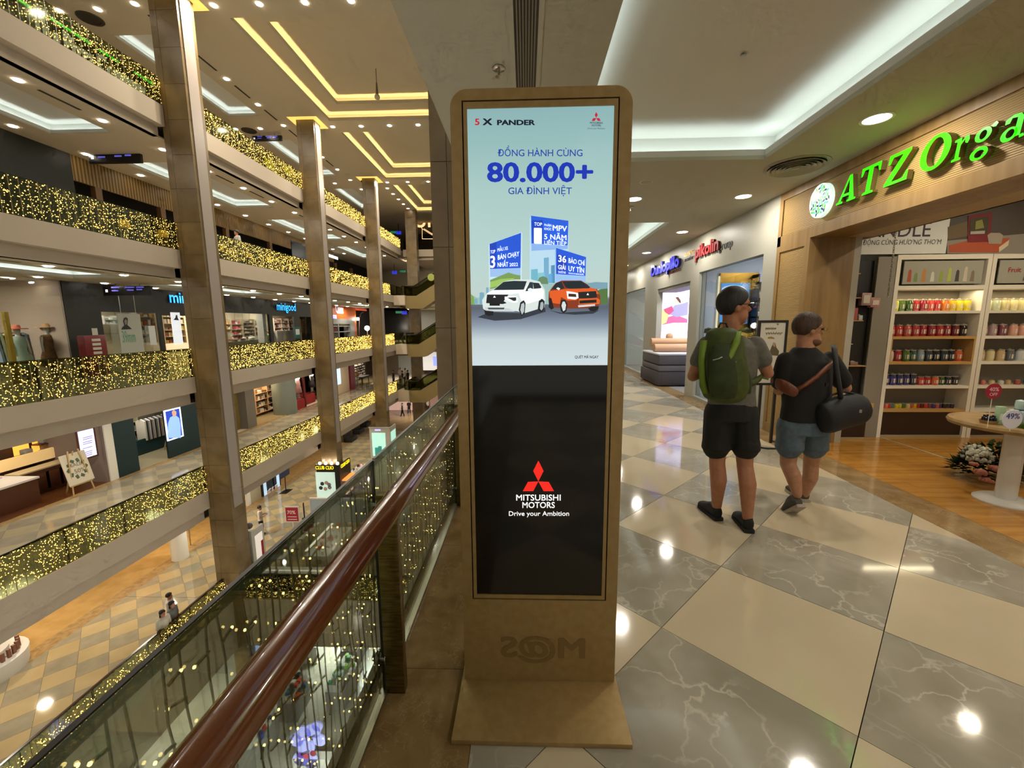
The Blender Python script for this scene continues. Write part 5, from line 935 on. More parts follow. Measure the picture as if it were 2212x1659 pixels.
# ---------------- third floor: orange shop, dark shop, far shops
y0, y1 = yX(704, 700), yX(770, 700); w_ = thing('wall_orange_shop', 'bright orange shop front across the atrium', None, (XS, (y0+y1)/2, Z3), kind='structure'); orange = M('orange_front', '#c8641c', .5)
bx('front_panel', orange, w_, XS-.1, XS, y0, y1, 2.15, T3); bx('front_panel', orange, w_, XS-.1, XS, yX(765, 700), y1, Z3, 2.15); bx('grey_frame', M('orange_grey', '#8a8c88', .4), w_, XS-.2, XS+.02, y0, yX(765, 700), 1.65, 2.15); bx('grey_frame', M('orange_grey'), w_, XS-.2, XS+.02, yX(757, 700), yX(765, 700), Z3, 1.65); bx('back', M('dark_goods', '#2a2224', .7), w_, -20, -19.9, y0, y1, Z3, 3.0)
for u in (713, 731, 757): bx('upright', M('orange_grey'), w_, XS-.4, XS, yX(u, 700)-.1, yX(u, 700)+.1, Z3, 1.65)
for v in (704, 716): z = PX(740, v, XS).z; bx('shelf', M('orange_grey'), w_, XS-.5, XS, y0, yX(757, 700), z-.07, z)
bX('cushion', M('goods_olive', '#8f8a68', .8), thing('shelf_cushion', 'olive cushion on the grey shelf of the orange shop', 'cushion', PX(742, 700, XS-.1)), 734, 751, 695, 703.5, XS-.1, .3, .05); bX('cushion', M('goods_maroon', '#5a1f28', .8), thing('shelf_cushion', 'maroon cushion on the grey shelf of the orange shop', 'cushion', PX(722, 712, XS-.1)), 715, 729, 706, 715.5, XS-.1, .3, .05)
arealamp('lamp', w_, (XS+1.2, (y0+y1)/2, 3.2), 1.2, 120, (1, .9, .75)); t = thing('shop_sign', 'white serif logo on the orange shop front', 'sign', PX(733, 672, XS+.02)); a, b = PX(725, 675, XS+.02), PX(742, 675, XS+.02); text('Cimax', 1.1, [M('logo_white', '#e0dce8', .5, emit=.5, sample=False)], t, (XS+.01, (a.y+b.y)/2, a.z), RX, (0, 0, 1), 'letters', .02, .03, width=b.y-a.y); bX('underline', M('logo_white'), t, 729, 742, 676, 677.5, XS+.02, .02)
t = thing('shop_sign', 'small glowing bluish white script sign on the grey frame', 'sign', PX(719, 686, XS+.03)); a, b = PX(712.5, 688, XS+.03), PX(727, 688, XS+.03); text('Everon', .75, [Mscreen('sign_bluewhite', '#b8b8ff', 1.4)], t, (XS+.025, (a.y+b.y)/2, a.z), RX, (0, 0, 1), 'letters', .02, .03, width=b.y-a.y)
y0, y1 = yX(770, 700), 59; w_ = thing('wall_dark_shop', 'dark furnished shop front beyond the orange shop', None, (XS, 50, Z3), kind='structure'); bx('back', M('dark_goods'), w_, -19.6, -19.5, y0, y1, Z3, T3); bX('red_header', Mscreen('header_red', '#c8523a', .8, sample=False), w_, 768, 792, 667, 671, XS, .1)
q = PX(777, 692, XS+.1); t = thing('arc_lamp', 'arched floor lamp with a small shade in the dark shop', 'lamp', (q.x, q.y, Z3)); MB().tube([PX(776, 740, XS+.1), PX(776, 700, XS+.1), PX(777, 685, XS+.1), PX(780, 676, XS+.1), PX(784, 675, XS+.1)], .03, 8).build('arm', M('arm_pink', '#a88a78', .4), t, smooth=True); q = PX(773, 692, XS+.2); MB().lathe([(.12, 0), (.16, .18), (.1, .3), (.01, .32)], q, 14).build('shade', lampfar, t, smooth=True)
q = PX(793, 709, XS+.3); t = thing('table_lamp', 'glowing round table lamp in the dark shop', 'lamp', (q.x, q.y, Z3)); MB().ball(q, .28, 12, 8).build('globe', lampfar, t, smooth=True); MB().cyl((q.x, q.y, Z3), q, .05, n=10).build('stem', M('arm_pink'), t)
# ---------------- fourth floor: wood fascia above dark openings
Z4, T4 = 4.41, 8.38; w_ = thing('wall_fourth_floor', 'ribbed timber fascia above dark openings on the fourth floor', None, (XS, 25, Z4), kind='structure'); rib = Mwave('ribbed_timber', '#4a3a1c', '#96783c', 2.2, 'Y', .5, .8); darkg = M('dark_green_wall', '#1c2014', .6)
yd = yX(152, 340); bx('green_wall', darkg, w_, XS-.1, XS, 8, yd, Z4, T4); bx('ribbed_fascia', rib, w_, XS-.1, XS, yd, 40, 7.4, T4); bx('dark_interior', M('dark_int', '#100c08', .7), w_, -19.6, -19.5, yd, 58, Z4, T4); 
for k, (u, v) in enumerate(((215, 430), (350, 440), (490, 490), (585, 530), (725, 560), (760, 575))): y = yX(u, v); bx('timber_post', M('timber_post', '#6a4a24', .5), w_, XS-.2, XS+.02, y-.14, y+.14, Z4, 7.4)
yv = yX(628, 520); bx('blue_panel', M('blue_dark', '#1f2a34', .3), w_, XS-.1, XS+.03, yv, yv+3.5, Z4, T4-.3); bX('lit_bar', Mscreen('bar_white', '#e8f2ff', 1.2, sample=False), w_, 705, 730, 551, 557, XS+.05, .05)
for k, (u, v) in enumerate(((270, 492), (352, 512), (483, 543), (537, 556), (580, 565))):
    q = PX(u, v, -16.9); t = thing('lounge_lamp', f'small glowing table lamp behind the fourth-floor lights, {ORD[k]} from the left', 'lamp', (q.x, q.y, Z4), 'fourth-floor table lamps'); MB().lathe([(.14, 0), (.2, .02), (.16, .3), (.03, .31)], q, 14).build('shade', Mscreen('amber_shade', '#d8a23a', 1.0, sample=False), t, smooth='auto'); MB().cyl((q.x, q.y, Z4), q, .03, n=8).build('stem', M('timber_post'), t); MB().lathe([(.3, 0), (.3, .03)], (q.x, q.y, Z4), 14).build('foot', M('timber_post'), t)
# ---------------- fifth floor: restaurant sign and dark back
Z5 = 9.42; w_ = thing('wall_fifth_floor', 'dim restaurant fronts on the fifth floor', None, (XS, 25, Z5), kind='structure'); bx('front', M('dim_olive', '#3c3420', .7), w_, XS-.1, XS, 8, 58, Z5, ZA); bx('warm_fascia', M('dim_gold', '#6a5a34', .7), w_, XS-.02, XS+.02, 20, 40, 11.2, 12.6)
t = thing('restaurant_sign', 'white restaurant letters with green lines behind the fifth-floor lights', 'sign', (XP-.6, 13, Z5)); a, b = PX(66, 45, XP-.5), PX(312, 190, XP-.5)
text('The Pizza Company', .85, [M('letters_white', '#d8d4e0', .5, emit=.9, sample=False)], t, (XP-.5, (a.y+b.y)/2, Z5+.12), RX, (0, 0, 1), 'letters', .02, .05, width=b.y-a.y)
for (u0, v0, u1, v1) in ((38, 0, 66, 16), (86, 27, 195, 93), (213, 107, 255, 135), (290, 155, 330, 183)): a, b = PX(u0, v0, XP-.5), PX(u1, v1, XP-.5); bx('neon_line', Mscreen('neon_green', '#2aff3a', 1.4, sample=False), t, XP-.5, XP-.46, a.y, b.y, (a.z+b.z)/2-.03, (a.z+b.z)/2+.03)
for k, (u, v) in enumerate(((580, 352), (622, 368))):
    q = PX(u, v, XP-.6); t = thing('menu_board', f'yellow lit menu board behind the fifth-floor lights, {["left","right"][k]}', 'sign', (q.x, q.y, Z5)); bX('lit_face', Mscreen('panel_yellow', '#e0c81c', .9, sample=False), t, u-9, u+9, v-8, v+8, XP-.6, .04); bx('post', blackp, t, q.x-.04, q.x, q.y-.04, q.y+.04, Z5, q.z)
# ---------------- second floor: cosmetics counters and menswear shop
Z2, T2 = -5.1, -1.5; walnut = M('walnut', '#4a2412', .4); w_ = thing('wall_cosmetics', 'walnut back wall of the second-floor cosmetics shop', None, (-21, 13, Z2), kind='structure')
ye = PX(226, 960, XS).y; bx('back', M('cosm_back', '#3a1e10', .6), w_, -21.3, -21.2, 9, ye, Z2, T2); bx('side_wall', M('cosm_side', '#7a6a60', .6), w_, -21.2, XS+.0, ye-.08, ye, Z2, T2); bx('floor_board', M('cosm_floor', '#5a3216', .3), w_, -21.2, XS, 9, ye, Z2-.02, Z2+.004); bx('white_post', white, w_, XS-.1, XS+.06, ye, ye+.35, Z2, T2); arealamp('lamp', w_, (-19.5, 14, -1.7), 1.5, 90, (1, .9, .75))
amb = Mscreen('amber_light', '#ffb84a', 1.0)
for k, (u0, u1, v0, v1) in enumerate(((84, 118, 936, 956), (122, 157, 935, 956), (45, 80, 958, 982), (86, 120, 958, 982), (124, 160, 957, 982))):
    t = thing('lit_cubby', f'amber lit display cubby in the cosmetics shop, {ORD[k]}', 'display case', PX((u0+u1)/2, v1, -20.6)); y0, y1, z0, z1 = rX(u0, u1, v0, v1, -20.6); bx('lit_back', amb, t, -20.95, -20.93, y0, y1, z0, z1); bx('shelf', walnut, t, -20.95, -20.5, y0-.05, y1+.05, z0-.05, z0)
    bx('bag', M('bag_grey', '#8a857c', .6), t, -20.85, -20.6, y0+(y1-y0)*.2, y0+(y1-y0)*.75, z0, z0+(z1-z0)*.5, .03)
t = thing('wall_counter', 'long walnut counter with a lit cream upstand', 'counter', (-19.5, 14.5, Z2)); y0, y1 = PX(30, 1010, -19.6).y, PX(212, 1000, -19.6).y; bx('body', walnut, t, -20.0, -19.5, y0, y1, Z2, Z2+1.0); bx('top', M('counter_top', '#b8a078', .3), t, -20.05, -19.45, y0, y1, Z2+1.0, Z2+1.05); bx('upstand', Mscreen('upstand_glow', '#d8b478', .55), t, -20.4, -20.3, y0, PX(150, 1000, -20.3).y, Z2+1.1, Z2+1.55)
for k in range(5): y = y0+.4+(y1-y0-.6)*k/5; bx('drawer', M('walnut2', '#54290f', .4), t, -19.5, -19.48, y, y+.6, Z2+.15, Z2+.85, .006)
bx('tissue_box', M('box_white', '#d8d8e0', .5), thing('tissue_pack', 'white and blue tissue pack on the walnut counter', 'box', (-19.7, y1-.55, Z2+1.05)), -19.85, -19.6, y1-.75, y1-.35, Z2+1.05, Z2+1.3, .01)
t = thing('island_counter', 'walnut island counter with a white glass top of cosmetics', 'counter', (-18.9, 12.8, Z2)); q = PZ(90, 1084, Z2); bx('body', walnut, t, -20.4, q.x, 10, q.y, Z2, Z2+.95); bx('top', M('white_top', '#c8c0b8', .25), t, -20.45, q.x+.04, 10, q.y+.04, Z2+.95, Z2+1.02); random.seed(5)
for k in range(3): bx('drawer', M('walnut2'), t, q.x, q.x+.02, 10.4+.8*k, 11.1+.8*k, Z2+.1, Z2+.85, .006)
for k in range(26): c = random.choice(['#8a3a4a','#c8b0b0','#3a3a5a','#d8d0d0','#a86a7a']); x, y = rnd(-20.3, q.x-.1), rnd(10.5, q.y-.1); o = bx('cosmetic_box', M('cs_'+c[1:], c, .4), None, x-.05, x+.05, y-.06, y+.06, Z2+1.021, Z2+1.021+rnd(.02, .08)); tag(o, f'small {dict(zip(["#8a3a4a","#c8b0b0","#3a3a5a","#d8d0d0","#a86a7a"],["wine","pale pink","navy","white","rose"]))[c]} cosmetic box on the island counter', 'box', 'cosmetics on the island counter')
t = thing('gift_hamper', 'stack of red white and yellow gift boxes behind the island counter', 'box', (-20.2, 12.6, Z2+1.02)); bx('box', M('hm_red', '#a8242c', .4), t, -20.35, -20.05, 12.5, 12.95, Z2+1.4, Z2+1.62); bx('box', M('hm_white', '#d0c8b0', .4), t, -20.4, -20.0, 12.0, 13.0, Z2+1.02, Z2+1.4); bx('box', M('hm_olive', '#a8a070', .4), t, -20.4, -20.05, 13.0, 13.55, Z2+1.02, Z2+1.55)
t = thing('lit_screen', 'tall glowing white price screen on the cosmetics shop wall', 'screen', PX(190, 990, XS+.1)); bX('frame', walnut, t, 168, 209, 918, 992, XS-.1, .06); bX('screen', Mscreen('screen_lilac', '#d8d4ff', 1.15), t, 172, 206, 928, 988, XS-.08, .03); bX('top_picture', Mscreen('screen_blue', '#4a8ac8', 1.0, sample=False), t, 171, 200, 919, 927, XS-.075, .03)
for v in (943, 947, 953, 957, 966, 975, 979, 983): bX('text_line', Mscreen('screen_ink', '#7a74b8', .8, sample=False), t, 179, 200, v, v+1.4, XS-.07, .01)
def easel(u, v, z, hb, wb, boardm, label, draw):
    q = PZ(u, v, z); t = thing('easel_sign', label, 'sign', q); wd_ = M('easel_wood', '#b89a68', .5)
    for s_ in (-1, 1): MB().cyl(q+Vector((.0, s_*wb*.42, 0)), q+Vector((-.22, s_*wb*.2, hb+.55)), .025, n=6).build('leg', wd_, t)
    MB().cyl(q+Vector((-.75, 0, 0)), q+Vector((-.22, 0, hb+.5)), .025, n=6).build('leg', wd_, t); MB().obox(q+Vector((-.05, 0, .42)), (0, 1, 0), (1, 0, 0), (0, 0, 1), wb*.9, .05, .04).build('ledge', wd_, t)
    up = Vector((-.22, 0, 1)).normalized(); n = Vector((1, 0, .22)).normalized(); c = q+Vector((-.02, 0, .45))+up*hb/2; MB().obox(c, (0, 1, 0), n, up, wb, .025, hb).build('board', boardm, t); draw(t, c+n*.016, up); return t
def d1(t, c, up):
    for s_, dy, dz, sz in (('SALE', 0, .08, .2), ('50%', .05, -.2, .24)): text(s_, sz, M('board_ink', '#6a6458', .6), t, c+Vector((0, dy, 0))+up*dz, RX, up, extrude=.004)
    for k in range(10): a = k*.628; MB().poly([c+Vector((.002, .0, 0))+Vector((0, 1, 0))*(.32*math.cos(a)+.09*math.cos(a+b_))+up*(.33*math.sin(a)+.1*math.sin(a+b_)-.02) for b_ in (0, 1.2, 3.1, 4.6)]).build('leaf_print', M('leaf_print', '#4a5a44', .6), t)
easel(183, 1065, Z2, 1.25, .95, M('board_cream', '#c8bca4', .6), 'cream SALE 50% easel board with printed leaves', d1)
def d2(t, c, up):
    for s_, dz in (('MUA1', .02), ('TẶNG1', -.22)): text(s_, .2, M('board_black', '#2a2410', .6), t, c+up*dz, RX, up, extrude=.004, bold=.015)
easel(384, 972, Z2, 1.25, .85, M('board_yellow', '#c8981c', .5), 'yellow easel board in front of the menswear light box', d2)
y0, y1 = ye+.35, 23.4; w_ = thing('wall_menswear', 'dark teal menswear shop front on the second floor', None, (XS, 20, Z2), kind='structure'); teal = M('dark_teal', '#0f2a2e', .5)
bx('front_post', teal, w_, XS-.1, XS+.02, y0, y0+1.05, Z2, T2); bx('header', teal, w_, XS-.1, XS, y0+1.05, y1, -2.0, T2); bx('front_post', teal, w_, XS-.1, XS, PX(360, 940, XS).y, y1, Z2, T2); bx('back', M('mens_back', '#6a6450', .6), w_, -21.0, -20.9, y0, y1, Z2, T2); bx('floor_board', M('mens_floor', '#8f8468', .25), w_, -20.9, XS, y0, y1, Z2-.02, Z2+.004); arealamp('lamp', w_, (-19.6, 19.8, -1.8), 1.5, 110, (1, .95, .85)); bx('glass_base', M('mens_teal', '#123438', .5), w_, -20.2, -20.1, PX(285, 960, -20.1).y, PX(362, 960, -20.1).y, Z2, Z2+.8)
t = thing('garment_rail', 'rail of striped shirts in the menswear shop', 'clothes rack', (-20.4, 20, Z2)); y0, y1 = PX(300, 910, -20.3).y, PX(352, 905, -20.3).y; zr = PX(325, 900, -20.3).z; MB().cyl((-20.3, y0, zr), (-20.3, y1, zr), .025, n=8).build('rail', steel, t)
for k in range(17): c = ['#c8c0b0','#2c2a28','#8a8a88','#d8d4cc','#3a3432','#a89a98'][k % 6]; y = y0+(y1-y0)*(k+.5)/17; MB().prism([(-20.55, y, zr-.12), (-20.3, y, zr), (-20.05, y, zr-.12), (-20.05, y, zr-1.15), (-20.55, y, zr-1.15)], (0, .1, 0)).build('shirt', M('sh_'+c[1:], c, .85), t)
shelves('', 264, 300, 896, 955, -20.6, 3, ['#1c2430','#6a5a48','#8a8478'], 'open shelf of folded clothes in the menswear shop', '#8a8464', 11); random.seed(23)
t = thing('lit_poster', 'light box of a person in a blue shirt at the menswear shop', 'poster', PX(377, 915, XS+.1)); bX('frame', Mscreen('frame_white', '#e8f0ff', 1.3, sample=False), t, 358, 394, 882, 949, XS+.06, .05); bX('sheet', Mscreen('lb_blue', '#2a44b0', .9), t, 361, 391, 885, 946, XS+.075, .02); fX([(362,946),(363,915),(367,902),(374,898),(381,898),(387,903),(390,918),(391,946)], '#8ab0e0', XS+.09, 'shirt_print', t, .8); fX([(371,890),(375,885),(381,889),(381,896),(377,901),(373,898)], '#c89a80', XS+.1, 'face_print', t, .7)
q = PZ(268, 1022, Z2); t = thing('screen_stand', 'black wheeled stand carrying a tilted lit screen', 'screen stand', q)
for dy in (-.35, .35): MB().cyl(q+Vector((0, dy, .05)), q+Vector((0, dy*.6, 1.0)), .035, n=6).build('leg', blackp, t)
bx('foot_shelf', blackp, t, q.x-.3, q.x+.3, q.y-.5, q.y+.5, Z2+.04, Z2+.08); bx('tray', blackp, t, q.x-.2, q.x+.2, q.y-.3, q.y+.3, Z2+.9, Z2+.95); MB().cyl(q+Vector((0, 0, .95)), q+Vector((0, 0, 1.7)), .05, n=8).build('mast', blackp, t); MB().obox(q+Vector((.02, 0, 1.85)), (0, 1, .12), (1, 0, .2), (-.2, 0, 1), 1.15, .06, .7).build('screen_case', blackp, t); MB().obox(q+Vector((.06, 0, 1.86)), (0, 1, .12), (1, 0, .2), (-.2, 0, 1), 1.08, .01, .63).build('screen', Mscreen('tv_pale', '#8fa0c0', .6), t)
# second bay of the second floor: mannequin, bag shelves, round pillar, red windows
y0 = 22.8; w_ = thing('wall_fashion', 'olive and tan shop fronts in the second bay of the second floor', None, (XS, 28, Z2), kind='structure'); yo, yc, yr = PX(534, 900, XS).y, PX(608, 880, XS).y, PX(636, 870, XS).y
bx('olive_panel', M('olive_panel', '#75622f', .5), w_, XS-.6, XS-.5, y0, yo, Z2, T2); bx('grey_return', M('grey_return', '#6a6254', .6), w_, XS-.6, XS, yo, yo+.9, Z2, T2); bx('back', M('peach_back', '#c89a6a', .6), w_, -20.2, -20.1, yo, yc+1.6, Z2, T2); bx('shop_floor', M('fash_floor', '#94805c', .2), w_, -20.1, XS, yo, yc+2, Z2-.02, Z2+.004); arealamp('lamp', w_, (-19.4, 29, -1.8), 1.2, 120, (1, .85, .6))
shelves('', 552, 604, 833, 888, -19.7, 4, ['#e8d8c0','#3a3028','#8a6a4a','#d8c8b0'], 'white shelves of bags and shoes in the fashion shop', '#d8a878', 12); random.seed(31)
c = thing('round_pillar', 'smooth grey-green round pillar between the fashion shops', 'column', (XS+.1, (yc+yr)/2+.2, Z2)); MB().lathe([(.82, Z2-Z2), (.82, T2-Z2)], (XS-.3, (yc+yr)/2+.1, Z2), 28).build('shaft', M('pillar_grey', '#6f7468', .4), c, smooth='auto')
q = PZ(506, 920, Z2); mannequin((q.x-.3, q.y, Z2+.1), M('denim', '#5a7a94', .8), None, 'white mannequin in a denim top and cream shorts', 1.8, False); q = PZ(531, 918, Z2); t = thing('potted_plant', 'small leafy plant in a white pot on a stand', 'plant', (q.x-.2, q.y, Z2)); p_ = Vector((q.x-.2, q.y, Z2))
for k in range(3): MB().cyl(p_+Vector((.15*math.cos(k*2.1), .15*math.sin(k*2.1), 0)), p_+Vector((.12*math.cos(k*2.1), .12*math.sin(k*2.1), .4)), .015, n=5).build('stand_leg', walnut, t)
MB().lathe([(.16, .28), (.2, .6), (.18, .6), (.15, .35)], p_, 16).build('pot', white, t)
for k in range(9): a = k*.7; d = Vector((math.cos(a)*.4, math.sin(a)*.4, .35+.2*(k % 3))); s_ = Vector((-math.sin(a), math.cos(a), 0))*.12; b0 = p_+Vector((0, 0, .6)); MB().poly([b0, b0+d*.5+s_, b0+d, b0+d*.5-s_]).build('leaf', leafm, t)
redm = M('shop_red', '#8a1418', .4); t = thing('wall_red_shop', 'dark red window displays of the second-floor fashion shop', None, (XS, 34, Z2), kind='structure'); y1 = PX(690, 850, XS).y
bx('plinth', redm, t, XS-1, XS, yr+.2, PX(660, 870, XS).y, Z2, Z2+.75); bx('plinth', redm, t, XS-1.4, XS-.4, PX(664, 860, XS).y, y1, Z2, Z2+.8); bx('mullion', M('mull_red', '#5a1014', .4), t, XS-.1, XS, PX(657, 850, XS).y, PX(657, 850, XS).y+.25, Z2, T2); bx('back', M('red_back', '#3a2c20', .6), t, -20, -19.9, yr, y1, Z2, T2)
mannequin((XS-.6, PX(644, 850, XS-.6).y, Z2+.75), M('pink_dress', '#c89088', .8), None, 'mannequin in a long pink dress on the red plinth', 2.1); mannequin((XS-.9, PX(674, 840, XS-.9).y, Z2+.8), M('black_suit', '#1c1614', .8), None, 'mannequin in dark clothes behind the red plinth', 2.1)
q = PX(673, 812, XS-.5); o = MB().lathe([(.1, 0), (.22, .25), (.14, .45), (.02, .5)], q, 14).build('bag_lamp', lampfar, smooth=True); tag(o, 'glowing white pendant lamp above the dark mannequin', 'lamp'); q = PX(643, 815, XS-.4); o = MB().ball(q, .16, 10, 6).build('globe_lamp', lampfar, smooth=True); tag(o, 'glowing globe lamp above the pink mannequin', 'lamp')
# third bay: lit poster, cream wall, sports shop
w_ = thing('wall_third_bay', 'cream wall and red-edged sports shop in the third bay', None, (XS, 42, Z2), kind='structure'); ya, yb_, yc_ = PX(703, 830, XS).y, PX(754, 820, XS).y, PX(765, 815, XS).y
bx('cream_wall', M('cream2', '#c0a888', .6), w_, XS-.1, XS, ya, yb_, Z2, T2); bx('red_edge', M('edge_red', '#7a1c2c', .5), w_, XS-.1, XS+.1, yb_+.2, yc_, Z2, T2); bx('back', M('red_back'), w_, -20.6, -20.5, yb_, 58, Z2, T2); bx('shop_floor', M('fash_floor'), w_, -20.5, XS, ya, 58, Z2-.02, Z2+.004); arealamp('lamp', w_, (-19.3, 48, -1.8), 1.2, 120, (1, .9, .75))
t = thing('lit_poster', 'pale blue light box on the cream wall', 'poster', PX(728, 815, XS+.04)); bX('sheet', Mscreen('lb_pale', '#b8ccff', 1.0), t, 720, 736, 792, 832, XS+.04, .03)
shelves('', 766, 790, 784, 812, -20, 5, ['#e8e0d0','#d8d0c0','#4a4038'], 'dark shelves of white shoes in the sports shop', '#4a3a2c', 13); random.seed(37); mannequin((XS-.6, PX(766, 815, XS-.6).y, Z2), M('lime_top', '#a8a83a', .8), None, 'mannequin in a lime top in the sports shop', 1.8, False); mannequin((XS-.7, PX(772, 817, XS-.7).y, Z2), M('orange_top', '#c85a1c', .8), None, 'mannequin in an orange top in the sports shop', 1.8, False)
t = thing('display_table', 'small dark display table in the sports shop', 'table', (XS-.5, PX(782, 815, XS-.5).y, Z2)); y = PX(782, 815, XS-.5).y; bx('top', M('tbl_dark', '#4a3e30', .5), t, XS-1, XS, y-1, y+1, Z2+.85, Z2+.9)
for a, b in ((-.9, -.9), (-.9, .9), (-.1, -.9), (-.1, .9)): bx('leg', M('tbl_dark'), t, XS+a-.04, XS+a+.04, y+b-.04, y+b+.04, Z2, Z2+.85)
# ================================================================ far end: landings, escalators, shops
for lv in (4, 3, 2):
    nm, zt, zb, zp1, zp2 = LV[lv]; t = thing('floor_landing', f'{nm}-floor landing at the far end with a plain pale edge', None, (-12.4, 46, zp2), kind='structure'); bx('slab', parap, t, -13.0, -11.9, 41.3, 58, zp2+.1, zb-.01); bx('slab', parap, t, -11.9, 2, 46, 58, zp2+.1, zb-.01); bx('ceiling_board', soff, t, -22, 2, 46, 58, zp2, zp2+.05)
    balustrade(-11.95, 41.4, 45.9, zb, zt, f'plain glass balustrade of the {nm}-floor escalator landing', f'landing balustrades')
nm, zt, zb, zp1, zp2 = LV[5]; t = thing('wall_parapet_end', 'pale parapet closing the far end of the fifth floor', None, (-6, 44.7, zp2), kind='structure'); bx('fascia', parap, t, -13, 2, 45.3, 45.6, zp1, zb); bx('lower_step', parap, t, -13, 2, 45.6, 45.8, zp2, zp1); bx('slab', parap, t, -13, 2, 45.6, 58, zp2+.3, zb-.01); bx('pane', glassf, t, -13, 2, 45.42, 45.44, zb, zt)
def escalator(zb, zt, label, panel):
    x0, y0 = -11.9, 41.6; t = thing('escalator', label, 'escalator', (x0, y0, zb)); rise = zt-zb; run = rise/math.tan(math.radians(31)); x1 = x0+run+2.2
    prof = [(x0, -.05), (x0+1.1, -.05), (x0+1.1+run, rise-.05), (x1, rise-.05), (x1, rise-1.1), (x0+1.5+run, rise-1.1), (x0+1.7, -1.3), (x0, -1.3)]
    MB().prism([(x, y0, zb+z) for x, z in prof], (0, 1.5, 0)).build('truss', M('truss_olive', '#8a7648', .45), t); gl = [(x0-.5, .0), (x0+1.1, .0), (x0+1.1+run, rise), (x1, rise), (x1, rise+.9), (x0+.9+run, rise+.9), (x0+.9, .9), (x0-.3, .9), (x0-.6, .5)]
    for y in (y0+.05, y0+1.4): MB().prism([(x, y, zb+z) for x, z in gl], (0, .02, 0)).build('balustrade_glass', glassf, t); MB().tube([(x0-.35, y, zb+.05), (x0-.62, y, zb+.45), (x0-.35, y, zb+.9), (x0+.9, y, zb+.92), (x0+.9+run, y, zb+rise+.92), (x1, y, zb+rise+.92)], .05, 8).build('handrail', blackp, t, smooth=True)
    n = 22
    for k in range(n): bx('step', M('step_grey', '#3a3834', .5), t, x0+1.1+run*k/n, x0+1.1+run*(k+1)/n, y0+.15, y0+1.35, zb+rise*k/n-.1, zb+rise*(k+1)/n-.02)
    s_ = run*.35; MB().prism([(x0+.9+s_, y0-.03, zb+rise*.35-.05), (x0+.9+run*.95, y0-.03, zb+rise*.95-.05), (x0+.9+run*.95, y0-.03, zb+rise*.95+.85), (x0+.9+s_, y0-.03, zb+rise*.35+.85)], (0, .02, 0)).build('side_banner', panel, t); return t
e5_ = escalator(4.41, 9.42, 'far escalator with a dark purple side banner, uppermost', M('banner_purple', '#1f1630', .5)); escalator(-.4, 4.41, 'far escalator with a dark red side banner, middle', M('banner_dred', '#5a1418', .5)); escalator(-5.1, -.4, 'far escalator with a red side banner, lowest', M('banner_red2', '#6a1a1c', .5))
q = PY(931, 599, 41.5); o = MB().cyl((q.x, 41.52, q.z), (q.x, 41.55, q.z), .35, n=20).build('badge', M('badge_green', '#9aa24a', .5), e5_)
fe = thing('wall_far_shops', 'shop fronts closing the far end of the atrium', None, (-14, 52, -10), kind='structure')
def fP(u0, u1, v0, v1, y, mat, nm='panel', par=fe, th=.1): a, b = PY(u0, v1, y), PY(u1, v0, y); return bx(nm, mat, par, min(a.x, b.x), max(a.x, b.x), y, y+th, min(a.z, b.z), max(a.z, b.z))
fP(815, 945, 565, 635, 55, M('cream_far', '#c8bea4', .7), 'lit_wall'); fP(820, 945, 660, 740, 54, M('dark_glass_front', '#23241e', .2), 'dark_glass_front'); fP(905, 945, 668, 735, 53.8, M('pale_front', '#9a9a90', .5), 'pale_front'); fP(815, 890, 760, 850, 55, M('brown_front', '#6a5a44', .6), 'brown_front'); fP(862, 890, 768, 810, 54.9, M('pale_front'), 'pale_door'); fP(905, 950, 760, 800, 54, Mscreen('front_white', '#d8d4d0', .55), 'lit_front'); fP(936, 945, 770, 790, 53.9, Mscreen('front_blue', '#8a9aff', 1.0, sample=False), 'lit_sign'); fP(905, 950, 452, 540, 56, M('dark_brown_front', '#2a1c10', .6), 'dark_front')
fP(838, 890, 866, 890, 55, Mscreen('ground_white', '#e0b8a8', .5), 'lit_front'); fP(925, 990, 848, 885, 54, M('pink_front', '#b08a80', .6), 'pink_front')
for z, pw in ((8.68, 160), (3.36, 160), (-1.5, 200), (-6.36, 220)): 
    for x in (-14, -8): fardl(x, 50, z, 'recessed downlight above the far landings', 'far landing downlights', pw)
for k, (u, v, y) in enumerate(((861, 502, 50), (852, 588, 48), (873, 675, 48))):
    t = thing('exit_sign', f'small blue and green hanging sign at the far end, {["upper","middle","lower"][k]}', 'sign', PY(u, v+4, y)); fP(u-5, u+5, v-3, v+4, y, Mscreen('exit_blue', '#2a34c8', 1.0, sample=False), 'blue_box', t); MB().cyl(PY(u, v, y), Vector((PY(u, v, y).x, y, (ZA, 8.38, 3.36)[k])), .03, n=6).build('rod', blackp, t); fP(u-18, u-6, v-3, v+2, y, Mscreen('exit_green', '#1f7a54', .7, sample=False), 'green_box', t) if k != 1 else fP(u+12, u+24, v-4, v+0, y, Mscreen('exit_green', '#1f7a54', .7, sample=False), 'green_box', t)
q = PY(922, 502, 50); t = thing('neon_sign', 'golden neon script sign in a dark frame at the far end', 'sign', q); gn = Mscreen('neon_gold', '#ffcf90', 1.2, sample=False); text('Sio', 3.0, [gn], t, (PY(930, 490, 50).x, 50, PY(922, 491, 50).z), (1, 0, 0), (0, 0, 1), 'letters', .0, .05)
for a, b in (((912, 494), (934, 508)), ((916, 494), (938, 508)), ((912, 494), (912, 516)), ((912, 516), (940, 516)), ((911, 487), (911, 494))): MB().cyl(PY(*a, 50), PY(*b, 50), .035, n=6).build('neon_tube', gn, t)
